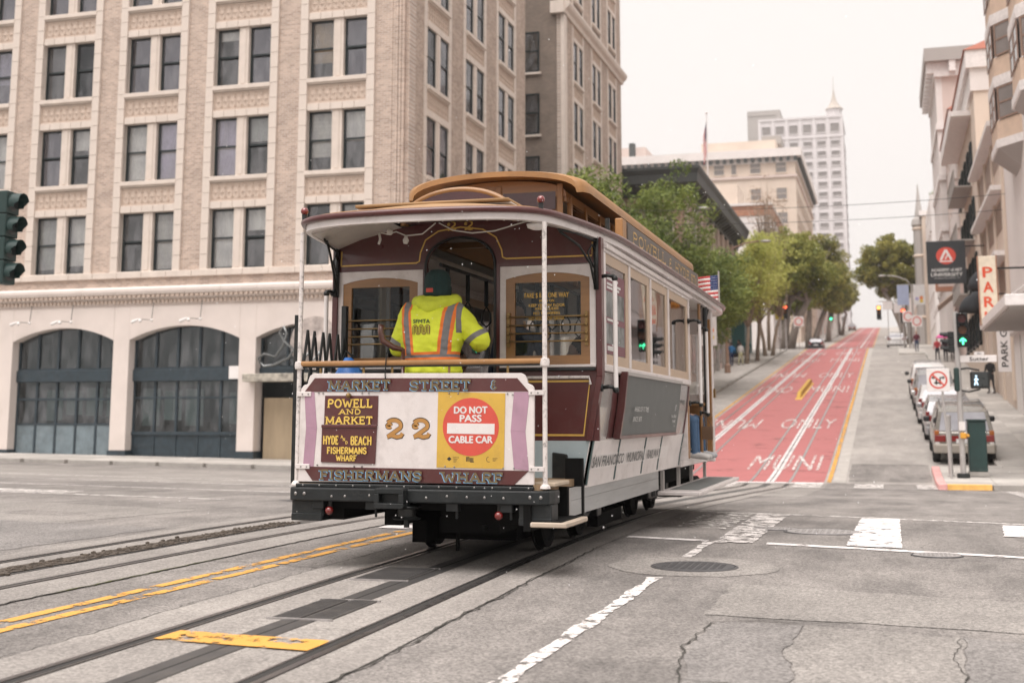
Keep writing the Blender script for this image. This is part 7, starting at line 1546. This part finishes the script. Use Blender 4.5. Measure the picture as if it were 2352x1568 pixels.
for i, (x, y, h, r, lab, sd) in enumerate(((-10.2,96.5,5.2,2.5,'leftmost lime green sapling with thin bare stems on the left corner',5),(-9.8,100.5,5.6,2.8,'lime green street tree second from the left corner',6),(-9.6,108.5,6.2,3.1,'lime green street tree with forked pale trunk before the fig trees',7))):
    tree('lime_tree', lab, gb(x,y), h*.55, [(0,0,h+.5,r,r,3.0),(.6,.5,h+2.8,r*.8,r*.8,2.2)], 'leaf_lime', 110, .66, 95, .14, sd, 'bark_pale', (.2,.2), 2 if i == 2 else 1, 22, .15, group='lime green saplings on the left sidewalk', shell=.35)
tree('bare_tree', 'tall thin tree with brown buds and bare twigs behind the lime trees', gb(-10.4,118), 7.5, [(0,0,13.2,2.6,2.6,3.4),(.5,.5,10.4,2.4,2.4,2.4)], 'leaf_brown', 80, .6, 26, .10, 8, 'bark_pale', (.2,0), 1, 46, .16, shell=.2)
tree('fig_tree', 'large fig tree with twisting grey trunks on the left above the cross street', gb(-9.4,127), 4.6, [(.2,0,8.6,4.3,4.2,4.2),(1.8,.5,7.0,3.6,3.6,3.0),(-2,0,6.4,3.2,3,2.6)], 'leaf_fig', 190, .85, 210, .17, 12, 'bark', (1.2,.3), 2, 16, .36)
tree('fig_tree', 'second large rounded fig tree behind the first on the left', gb(-9.0,160), 5.2, [(.6,0,10.0,4.6,4.6,4.8),(1.6,0,7.6,4.2,4,3.6)], 'leaf_fig2', 190, .9, 190, .19, 13, 'bark', (1.0,0), 2, 12, .36)
tree('fig_tree', 'dense dark fig tree low behind the left corner trunks', gb(-10.2,138), 3.4, [(0,0,5.6,2.8,3,2.6)], 'leaf_fig', 80, .8, 190, .17, 18, 'bark', (.3,0), 2, 10, .26)
tree('fig_tree', 'far dark fig tree at the end of the left row', gb(-8.8,205), 5.0, [(.5,0,9.0,4.2,4.6,4.2)], 'leaf_fig', 100, 1.0, 130, .22, 14, 'bark', (.6,0), 2, 10, .34)
tree('fig_tree', 'farthest small fig tree on the left near the crest', gb(-8.8,262), 4.2, [(.3,0,7.6,4.0,4.4,3.6)], 'leaf_fig2', 70, 1.1, 110, .26, 15, 'bark', (.4,0), 2, 8, .3)
tree('fig_tree', 'rounded fig tree leaning over the street on the right', gb(2.9,175), 7.2, [(-2.6,0,11.0,4.3,4.2,4.0),(-1.2,0,12.8,3.0,2.9,2.4),(-4.2,0,9.4,2.7,2.8,2.7),(.6,0,10.2,3.0,3,3.4),(-1.8,0,8.4,3.6,3.4,2.4)], 'leaf_fig2', 230, .9, 200, .19, 16, 'bark', (-2.0,0), 2, 16, .36)
tree('fig_tree', 'small fig tree behind the leaning one on the right', gb(3.0,235), 5.0, [(-.6,0,9.6,3.0,3.2,3.2)], 'leaf_fig', 60, 1.0, 120, .24, 17, 'bark', (-.6,0), 2, 8, .3)
# a few roof plants on the right
t = thing('roof_plants', 'row of leafy roof plants on the far right rooftop', 'plants', (6.2,152,26.5)); rnd2 = random.Random(2)
vs, fs = leaves([(i*1.0,rnd2.uniform(-.5,.5),.5,rnd2.uniform(.4,.8)) for i in range(5)], 120, .14, rnd2); me = bpy.data.meshes.new('foliage'); me.from_pydata([p[:] for p in vs],[],fs); me.materials.append(M['leaf_fig']); o = bpy.data.objects.new('foliage', me); COL.objects.link(o); o.parent = t
b = MB(); b.box(-.6,4.6,-.4,.4,-.05,.35); b.build('planter', M['greywall'], t)
# ------------------------------------------------------------------ signals, signs, lamps, wires
M['sig'] = mk('signal_green_housing', (.012,.035,.032), .5); M['sigb'] = mk('signal_black', (.012,.014,.014), .6); M['galv'] = mk('galvanised_pole', (.42,.40,.385), .5, .3, .1, 3); M['lens_off_r'] = mk('lens_red_off', (.10,.012,.010), .3); M['lens_off_a'] = mk('lens_amber_off', (.16,.055,.012), .3); M['lens_off'] = mk('lens_dark', (.03,.035,.035), .3)
M['e_green'] = mk_emit('lit_green', (.08,1.0,.42), 1.6); M['e_red'] = mk_emit('lit_red', (1.0,.10,.04), 2.2); M['e_amber'] = mk_emit('lit_amber', (1.0,.35,.08), 1.6); M['e_white'] = mk_emit('lit_white', (.45,.65,.8), .7)
def head(t, x, y, z, face, lens, r=.105, n=3, house='sigb', name='signal_head'):
    """stacked sections, face is the outward direction in plan (unit vector)"""
    f = Vector((face[0], face[1], 0)).normalized(); s = Vector((-f.y, f.x, 0)); P0 = Vector((x,y,z)); F_ = frame(P0, s*-1 if False else s, (0,0,1))
    b = MB(F_); b.box(-r*1.35,r*1.35,-r*2.7*n,0,-.12,.08) if False else None
    Q = lambda a, u, d: (P0+s*a+f*d+Vector((0,0,u)))[:]
    hb = MB()
    for k in range(n):
        u1 = -k*r*2.75; u0 = u1-r*2.68
        c = [(-r*1.3,u0),(r*1.3,u0),(r*1.3,u1),(-r*1.3,u1)]
        hb.add([Q(a,u,-.1) for a,u in c]+[Q(a,u,.09) for a,u in c], [(3,2,1,0),(4,5,6,7),(0,1,5,4),(1,2,6,5),(2,3,7,6),(3,0,4,7)])
    o = hb.build(name, M[house], t, bevel=.015)
    for k in range(n):
        uc = -k*r*2.75-r*1.34; b = MB()
        ring = [(r*math.cos(2*PI*i/18), uc+r*math.sin(2*PI*i/18)) for i in range(18)]
        b.add([Q(a,u,.095) for a,u in ring], [tuple(range(18))]); b.build('lens', M[lens[k]] if lens[k] != 'arrow' else M['lens_off'], o)
        if lens[k] == 'arrow':
            b = MB(); FA = Matrix.Identity(4)
            for i_, v_ in enumerate((s, Vector((0,0,1)), f, P0)): 
                for j_ in range(3): FA[j_][i_] = v_[j_]
            ribbon(b, FA, [(0,uc-r*.75),(0,uc+r*.7)], r*.32, .10); ribbon(b, FA, [(-r*.7,uc+r*.02),(0,uc+r*.72)], r*.32, .1005); ribbon(b, FA, [(r*.7,uc+r*.02),(0,uc+r*.72)], r*.32, .101); b.build('lit_arrow', M['e_green'], o)
        b = MB(); vis = [(r*1.12*math.cos(a), uc+r*1.12*math.sin(a)) for a in [math.radians(-30+240*i/16) for i in range(17)]]
        inn = [(r*1.06*math.cos(a), uc+r*1.06*math.sin(a)) for a in [math.radians(-30+240*i/16) for i in range(17)]]
        sec = lambda d, cut: [Q(a,u,d+(.09 if u > uc else 0)*cut) for a,u in vis]+[Q(a,u,d+(.09 if u > uc else 0)*cut) for a,u in inn[::-1]]
        b.loft([sec(.09,0),sec(.20,1)]); b.build('visor', M[house], o, smooth=40)
    return o
# near left signal, seen from the side
t = thing('traffic_signal', 'dark green four-lamp traffic signal seen side-on at the left edge', 'traffic signal', (-14.75, 18, gz(-14.75,18)))
L0 = lambda x,y,z: (x+14.75, y-18, z-gz(-14.75,18))
head(t, .42, 0, 5.08-gz(-14.75,18), (1,.08), ['lens_off']*4, .145, 4, 'sig')
b = MB(); b.cyl((0,0,0),(0,0,5.6),.09,12); b.cyl((0,0,4.9),(.4,0,4.9),.03,8); b.cyl((0,0,3.7),(.4,0,3.7),.03,8); b.build('pole', M['galv'], t, smooth=40)
# right corner pole with green arrow, walk signal, street name and no-turn sign
PXr, PYr = 1.86, 37.3; zb0 = gz(PXr,PYr)+.14
t = thing('corner_signal_pole', 'grey corner pole carrying a green arrow signal, walk signal and street name sign', 'traffic signal', (PXr,PYr,zb0))
b = MB(); b.cyl((0,0,0),(0,0,4.55),.075,14); b.lathe([(.16,0),(.15,.05),(.09,.12)], (0,0,0), 14); b.build('pole', M['galv'], t, smooth=40)
b = MB(); b.lathe([(.17,0),(.17,.10),(.14,.12)], (0,0,0), 10); b.build('base', M['sigb'], t)
head(t, .16, -.12, 4.5, (-.05,-1), ['lens_off_r','lens_off_a','arrow'], .115, 3); head(t, -.14, .05, 4.0, (-1,-.1), ['lens_off','lens_off','lens_off'], .07, 3)
b = MB(); b.box(-.12,.02,-.1,.12,2.35,3.0); b.build('control_box', M['sig'], t, bevel=.03)
pm = MB(); pm.box(.30,.80,-.18,.05,2.42,2.88); pm = pm.build('walk_signal', M['sigb'], t, bevel=.03); b = MB(); b.box(.35,.75,-.19,-.18,2.47,2.83); b.build('screen', M['lens_off'], pm)
b = MB(); FWk = Matrix(((1,0,0,.45),(0,0,-1,-.192),(0,1,0,2.65),(0,0,0,1)))
for p_ in ([(0,.06),(-.01,-.02)],[(-.01,-.02),(.04,-.14)],[(-.01,-.02),(-.05,-.14)],[(0,.05),(.05,0)],[(0,.05),(-.05,0)]): ribbon(b, FWk, p_, .03, .002)
b.sphere((.45,-.194,2.755),.025,8,6,(1,.2,1)); b.build('walking_man', M['e_white'], pm)
b = MB(); b.tube([(0,0,2.95),(.25,-.05,2.98),(.55,-.05,2.92)],.025,6); b.tube([(0,0,2.38),(.25,-.05,2.33),(.55,-.05,2.40)],.025,6); b.build('bracket', M['sigb'], t)
sn = MB(); sn.box(.06,1.02,-.03,.0,3.14,3.33); sn = sn.build('street_sign', M['s_white'], t, bevel=.01); FN = Matrix(((1,0,0,0),(0,0,-1,-.03),(0,1,0,0),(0,0,0,1)))
b = MB(); sans(b, 'Sutter', FN, .105, dx=.56, dy=3.185, width=.5, off=.004, bold=.004); b.build('lettering', M['l_black'], sn); b = MB(); b.box(.44,.70,-.028,-.004,3.335,3.43); q = b.build('number_plate', M['s_white'], sn); b = MB(); sans(b,'400',FN,.055,dx=.57,dy=3.355,off=.003); b.build('number_lettering', M['l_black'], q)
b = MB(); b.box(-.06,.10,-.13,-.07,1.28,1.52); b.build('notice', M['s_white'], t); b = MB(); b.box(-.04,.12,-.16,-.06,1.06,1.22); b.cyl((.12,-.1,1.14),(.2,-.1,1.14),.05,8); b.build('push_button', mk('button_yellow', (.62,.30,.03), .5), t, bevel=.02)
t = thing('no_turn_sign', 'white square sign with a red ring on a leaning thin post at the corner', 'sign', (1.42,37.0,gz(1.42,37)+.14))
b = MB(); b.cyl((.12,0,0),(-.05,0,3.0),.03,8); b.build('post', M['galv'], t); sg_ = MB(); sg_.box(-.41,.19,-.04,-.02,2.36,2.99); sg_ = sg_.build('plate', M['s_white'], t, bevel=.008)
b = MB(); FNn = Matrix(((1,0,0,-.11),(0,0,-1,-.04),(0,1,0,2.675),(0,0,0,1))); ribbon(b, FNn, arc(0,0,.22,.22,0,360,28), .045, .003); ribbon(b, FNn, [(-.155,.155),(.155,-.155)], .045, .0042); b.build('red_ring', M['s_red'], sg_)
b = MB()
for p_ in ([(-.05,-.13),(-.05,.0)],[(-.05,0),(-.05,.06),(-.12,.06)],[(.05,-.13),(.05,0)],[(.05,0),(.05,.06),(.12,.06)],[(-.11,-.08),(.11,-.08)]): ribbon(b, FNn, p_, .04, .0022)
b.add([(FNn @ Vector(p_))[:] for p_ in ((-.12,.11,.0021),(-.12,.01,.0021),(-.18,.06,.0021))],[(0,1,2)]); b.add([(FNn @ Vector(p_))[:] for p_ in ((.12,.11,.0021),(.12,.01,.0021),(.18,.06,.0021))],[(0,1,2)]); b.build('arrows', M['l_black'], sg_)
t = thing('bollard', 'plain grey steel post standing beside the corner signal pole', 'post', (1.55,37.6,gz(1.55,37.6)+.14)); b = MB(); b.cyl((0,0,0),(0,0,1.62),.062,14); b.lathe([(.07,1.60),(.07,1.66),(.03,1.69)],(0,0,0),14); b.build('post', M['galv'], t, smooth=40)
b = MB(); b.lathe([(.09,0),(.09,.03),(.065,.05)],(0,0,0),14); b.build('foot', M['galv'], t)
t = thing('utility_cabinet', 'dark green street cabinet behind the corner signal pole', 'cabinet', (2.28,37.75,gz(2.28,37.75)+.14))
b = MB(); b.box(-.24,.24,-.2,.25,.12,1.5); b.build('body', mk('cabinet_green', (.012,.036,.034), .4, 0, .2, 3, dirt=(.12,.15,.13), dirt_amt=.4, dirt_s=2), t, bevel=.02); b = MB(); b.box(-.26,.26,-.24,.29,0,.12); b.build('plinth', M['kerb'], t); b = MB(); b.box(-.2,.2,-.208,-.2,.25,1.42); b.build('door', mk('cabinet_door', (.014,.042,.039), .4, 0, .2, 3), t); b = MB(); b.box(-.26,.26,-.23,.28,1.5,1.55); b.build('lid', M['sig'], t)
# PARK blade sign
t = thing('parking_sign', 'tall cream blade sign with red letters PARK on the garage', 'sign', (3.4,46.0,4.4))
b = MB(); b.box(-.29,.29,-.14,.14,.0,2.35); b.build('panel', mk('cream_sign', (.70,.62,.49), .5), t, bevel=.02); b = MB(); b.box(-.31,-.29,-.16,.16,-.02,2.37); b.box(.29,.31,-.16,.16,-.02,2.37); b.build('edge', M['terra'], t)
b = MB(); FPk = Matrix(((1,0,0,0),(0,0,-1,-.14),(0,1,0,0),(0,0,0,1)))
for i, ch in enumerate('PARK'): sans(b, ch, FPk, .36, dx=0, dy=1.62-i*.51, width=.30, off=.006, bold=.016)
b.build('lettering', mk('sign_letter_red', (.62,.08,.03), .5), t); b = MB(); b.box(.31,1.8,-.03,.03,.4,.46); b.box(.31,1.8,-.03,.03,1.9,1.96); b.build('bracket', M['sigb'], t)
t = thing('garage_banner', 'white hanging banner with sideways dark letters under the garage canopy', 'sign', (4.3,52.0,3.0)); b = MB(); b.box(-.24,.24,-.03,.03,.0,1.75); b.build('panel', M['s_white'], t, bevel=.01)
b = MB(); FB = Matrix(((0,-1,0,0),(0,0,-1,-.03),(1,0,0,.9),(0,0,0,1))); sans(b, 'PARK G', FB, .24, dx=0, dy=-.12, width=1.4, off=.005, bold=.008); b.build('lettering', M['l_black'], t); b = MB(); b.box(.24,.95,-.02,.02,1.68,1.72); b.build('bracket', M['sigb'], t)
# university banner
t = thing('university_sign', 'black banner sign with a red disc and white letters on the right', 'sign', (3.22,71,8.35)); b = MB(); b.box(-.99,.99,-.06,.06,0,2.3); b.build('panel', mk('banner_black', (.03,.034,.038), .5), t, bevel=.01)
F_ = Matrix(((1,0,0,0),(0,0,-1,-.06),(0,1,0,0),(0,0,0,1))); b = MB(); b.add([(F_ @ Vector((.5*math.cos(2*PI*i/32), 1.5+.46*math.sin(2*PI*i/32), .004)))[:] for i in range(32)], [tuple(range(32))]); b.build('disc', M['s_red'], t)
b = MB(); ribbon(b, F_, [(-.27,1.28),(0,1.82)], .12, .006); ribbon(b, F_, [(0,1.82),(.27,1.28)], .12, .0065); ribbon(b, F_, [(-.05,1.30),(.1,1.58)], .07, .007); ribbon(b, F_, [(-.34,1.2),(.34,1.2)], .07, .0075); b.build('emblem', M['s_white'], t)
b = MB(); sans(b,'ACADEMY of ART',F_,.16,dy=.66,width=1.55,off=.005,bold=.006); sans(b,'UNIVERSITY',F_,.18,dy=.40,width=1.6,off=.005,bold=.006); sans(b,'FOUNDED IN SAN FRANCISCO 1929',F_,.05,dy=.27,width=1.3,off=.005); b.build('lettering', M['l_grey'], t); b = MB(); b.box(.99,1.98,-.03,.03,.3,.36); b.box(.99,1.98,-.03,.03,1.95,2.01); b.build('bracket', M['sigb'], t)
# awnings
def awning(label, x, y, z, w, h, d):
    t = thing('awning', label, 'awning', (x,y,z), 0, 'dark dome awnings over the right sidewalk'); b = MB(); secs = []
    for j in range(7):
        a = PI/2*j/6; secs.append([(-d*math.cos(a)*1.0, w/2*math.cos(PI*i/10)*(.25+.75*math.cos(a)), h*math.sin(a)) for i in range(11)])
    b.loft([[(-d*math.cos(PI/2*j/6)*math.sin(PI*i/10)**.6, w/2*math.cos(PI*i/10), h*math.sin(PI/2*j/6)) for i in range(11)] for j in range(7)], caps=False, closed=False); o = b.build('fabric', mk('awning_black', (.03,.034,.04), .7), t, smooth=40); s_ = o.modifiers.new('s','SOLIDIFY'); s_.thickness = .03
    b = MB(); b.box(-d*.98,-d*.9,-w*.3,w*.3,-.22,.0); v = b.build('valance', M['sigb'], t); b = MB()
    for k in range(5): b.box(-d*.985,-d*.98,-w*.22+k*w*.1,-w*.22+k*w*.1+w*.06,-.15,-.06)
    b.build('valance_print', M['l_grey'], t)
awning('nearer and lower-hung dark dome awning on the right facades', XE, 66, 7.5, 1.9, 1.15, 1.25); awning('farther dark dome awning below the university sign', XE, 75, 7.1, 1.9, 1.15, 1.25)
t = thing('striped_awning', 'cream awning with scalloped edge on a far right shopfront', 'awning', (XE,100,9.3)); b = MB(); b.loft([[(-1.6,-4,0),(0,-4,1.3),(0,-4,1.2),(-1.6,-4,-.1)],[(-1.6,4,0),(0,4,1.3),(0,4,1.2),(-1.6,4,-.1)]]); b.build('fabric', M['cream'], t); b = MB(); [b.box(-1.62,-1.58,-4+k*.5,-3.55+k*.5,-.45,0) for k in range(16)]; b.build('scallops', M['bayw'], t)
t = thing('shop_sign', 'brown rectangular hanging sign on the far right shops', 'sign', (4.2,93,10.0)); b = MB(); b.box(-.8,.8,-.08,.08,0,1.5); b.build('panel', M['terra'], t, bevel=.05); b = MB(); b.box(-.6,.6,-.1,-.08,.35,1.1); b.build('face', M['pinkwall'], t); b = MB(); b.box(.8,1.0,-.03,.03,.7,.78); b.build('bracket', M['sigb'], t)
t = thing('wall_clock_lamp', 'small amber lamp above the corner signal on the garage wall', 'lamp', (4.6,60,6.6)); b = MB(); b.sphere((0,0,0),.2,10,8); b.build('globe', mk('amber_globe', (.55,.22,.03), .4), t, smooth=1); b = MB(); b.box(0,.6,-.03,.03,.1,.16); b.build('bracket', M['sigb'], t)
# street lamps
def lamp(label, x, y, H_, reach, banners=None, rustic=False):
    t = thing('street_lamp', label, 'street lamp', (x,y,gz(x,y)+.13), 0, None); mt = mk('rust_brown_lamp', (.27,.17,.12), .6) if rustic else M['galv']
    b = MB(); b.cyl((0,0,0),(0,0,H_),.11,12,.07); b.build('pole', mt, t, smooth=40)
    s = 1 if reach > 0 else -1
    b = MB(); b.tube([(0,0,H_-.1),(reach*.15,0,H_+.45),(reach*.5,0,H_+.8),(reach*.8,0,H_+.9)],.05,8); b.build('arm', mt, t, smooth=1); b = MB(); b.sphere((reach*.95,0,H_+.88),.2,12,6,(1.9,.8,.45)); b.build('lantern', M['galv'], t, smooth=1)
    b = MB(); b.lathe([(.2,0),(.2,.5),(.13,.6)],(0,0,0),12); b.build('base', mt, t)
    for (dx, z, w, h, c) in (banners or []):
        b = MB(); b.box(dx-w/2,dx+w/2,-.02,.02,z,z+h); bn_ = b.build('banner', mk('banner_cloth', c, .7, 0, .1, 2), t); b = MB(); b.box(min(0,dx-w/2),max(0,dx+w/2),-.025,.025,z+h,z+h+.05); b.build('banner_arm', mt, t)
        if c[0] > .6:
            for k, cc in enumerate(((.6,.45,.08),(.65,.20,.06),(.35,.32,.5))):
                b = MB(); b.lathe([(w*.16,-.028),(w*.16,-.024)],(dx+w*(.18 if k < 2 else -.2),0,z+h*(.18+.16*k if k < 2 else .3)),12,'y'); b.build('banner_dot', mk('dot', cc, .7), bn_)
    return t
lamp('brown curved-arm lamp post on the left sidewalk by the corniced building', -10.3, 85.5, 7.9, 2.9, None, True)
lamp('lamp post with a white banner just beyond the car front on the left', -9.55, 66.5, 9.0, .5, [(.62,2.6,.8,2.35,(.66,.63,.61))])
lamp('grey lamp post with blue and white banners on the right', 2.3, 118, 5.7, -2.6, [(-.75,3.9,1.0,1.8,(.33,.38,.52)),(.62,3.9,1.0,1.8,(.62,.61,.60)),])
lamp('far lamp post on the left beside the fig trees', -8.9, 190, 8.6, 3.2)
lamp('farthest lamp post on the left of the hill', -8.6, 240, 8.6, 3.2)
# far signals and signs
def far_signal(label, x, y, H_, lens, arm=0):
    t = thing('traffic_signal', label, 'traffic signal', (x,y,gz(x,y)+.1)); b = MB(); b.cyl((0,0,0),(0,0,H_+.3 if not arm else H_+.6),.08,10)
    if arm: b.cyl((0,0,H_+.4),(arm,0,H_+.4),.05,8)
    b.build('pole', M['galv'], t, smooth=40); head(t, arm, -.2, H_, (0,-1), lens, .16, 3); return t
far_signal('red traffic signal on the left corner before the fig trunks', -8.9, 119, 4.2, ['e_red','lens_off_a','lens_off']); far_signal('amber-red traffic signal hung over the right of the far cross street', 2.0, 121, 3.9, ['e_amber','lens_off_a','lens_off'], -2.6)
far_signal('red traffic signal low on the far right corner', 1.5, 119.5, 3.6, ['e_red','lens_off_a','lens_off']); far_signal('small green traffic signal farther up the hill on the left', -7.9, 195, 4.6, ['lens_off','lens_off','e_green'])
def plate(label, x, y, z, w, h, col, ring=False, name='road_sign'):
    t = thing(name, label, 'sign', (x,y,gz(x,y)+.1)); b = MB(); b.cyl((0,.03,0),(0,.03,z+h),.035,8); b.build('post', M['galv'], t); b = MB(); b.box(-w/2,w/2,-.02,.0,z,z+h); p_ = b.build('plate', col, t, bevel=.02)
    if ring: b = MB(); ribbon(b, Matrix(((1,0,0,0),(0,0,-1,-.02),(0,1,0,z+h/2),(0,0,0,1))), arc(0,0,w*.36,h*.36,0,360,20), w*.1, .004); b.build('ring', M['s_red'], p_)
    return t
plate('white prohibition sign on the left corner under the fig tree', -7.7, 118.5, 2.2, .9, .9, M['s_white'], True); plate('white prohibition sign on the far right corner', 1.9, 118, 2.4, .95, 1.0, M['s_white'], True); plate('plain white sign high on the far right corner post', 1.2, 120.5, 3.2, .95, .9, M['s_white']); plate('second white ring sign beside the far right signal', 2.6, 117, 2.0, .9, 1.0, M['s_white'], True)
plate('white paired sign hung left of the far right lamp', .2, 123, 3.5, .9, .8, M['s_white'])
plate('yellow warning sign between the left street tree trunks', -8.9, 112, 3.0, .7, .7, mk('warning_yellow', (.6,.5,.12), .5))
flag('tall american flag hanging limp from the pole on the corniced building', (-12.99,98,24.5), .58, 2.4, 1.5, -1, .3)
t = thing('flagpole', 'slender white flagpole rising from the corniced roof', 'flagpole', (-12.97,98,18.2)); b = MB(); b.cyl((0,0,0),(0,0,6.9),.06,8,.035); b.sphere((0,0,6.95),.1,8,6); b.build('pole', M['bayw'], t, smooth=40); b = MB(); b.box(-.2,.2,-.2,.2,-.1,.2); b.build('foot', M['greywall'], t)
# overhead wires across the street
for lab, y, z, z2 in (('upper of two thin overhead wires crossing the street',58,11.3,10.9),('lower of two thin overhead wires crossing the street',58.6,10.75,10.3)):
    b = MB(); b.tube([(lerp(-16.8,5.2,i/16), y, lerp(z,z2,i/16)-1.2*(1-(2*i/16-1)**2)*.3) for i in range(17)], .012, 5); tag(b.build('overhead_wire', M['sigb'], None), lab, 'wire')
t = thing('newsstand', 'green shop front panel under the left street trees', 'kiosk', (-12.2,112,gz(-12.2,112)+.1)); b = MB(); b.box(-.7,.6,-3,3,0,3.2); b.build('body', mk('kiosk_green', (.02,.09,.09), .5), t, bevel=.05); b = MB(); b.box(-.8,.9,-3.2,3.2,3.2,3.5); b.build('roof', M['greywall'], t)

# light sleet in the air around the car: too many to count, a few millimetres each
b = MB(); rs_ = random.Random(21)
for i in range(330):
    d = rs_.uniform(6.5, 14.5); u = rs_.uniform(-.62, .12); x = d*u; z = rs_.uniform(.25, 3.6)
    if -5.2 < x < -2.3 and d > 9.75: d = rs_.uniform(7, 9.7); x = d*u
    r = rs_.uniform(.0016, .0034); b.sphere((x, d, z+gz(x, d)), r, 5, 4, (1, 1, 1.3))
tag(b.build('sleet', mk('sleet', (.85,.85,.85), .4)), 'fine white sleet specks falling in front of the cable car', 'sleet', kind='stuff')

# thin damp air between the viewer and the far buildings
b = MB(); b.box(-520,520,-220,940,-3,128); hz = b.build('haze', [])
hm_ = bpy.data.materials.new('damp_air'); hm_.use_nodes = True; _nt = hm_.node_tree; _nt.nodes.remove(_nt.nodes['Principled BSDF'])
pv = _nt.nodes.new('ShaderNodeVolumePrincipled'); pv.inputs['Color'].default_value = (.96,.94,.93,1); pv.inputs['Density'].default_value = .0004; pv.inputs['Anisotropy'].default_value = .3
_nt.links.new(pv.outputs[0], [n for n in _nt.nodes if n.type == 'OUTPUT_MATERIAL'][0].inputs['Volume']); hz.data.materials.append(hm_)
tag(hz, 'thin pale damp haze filling the street', 'haze', kind='stuff')
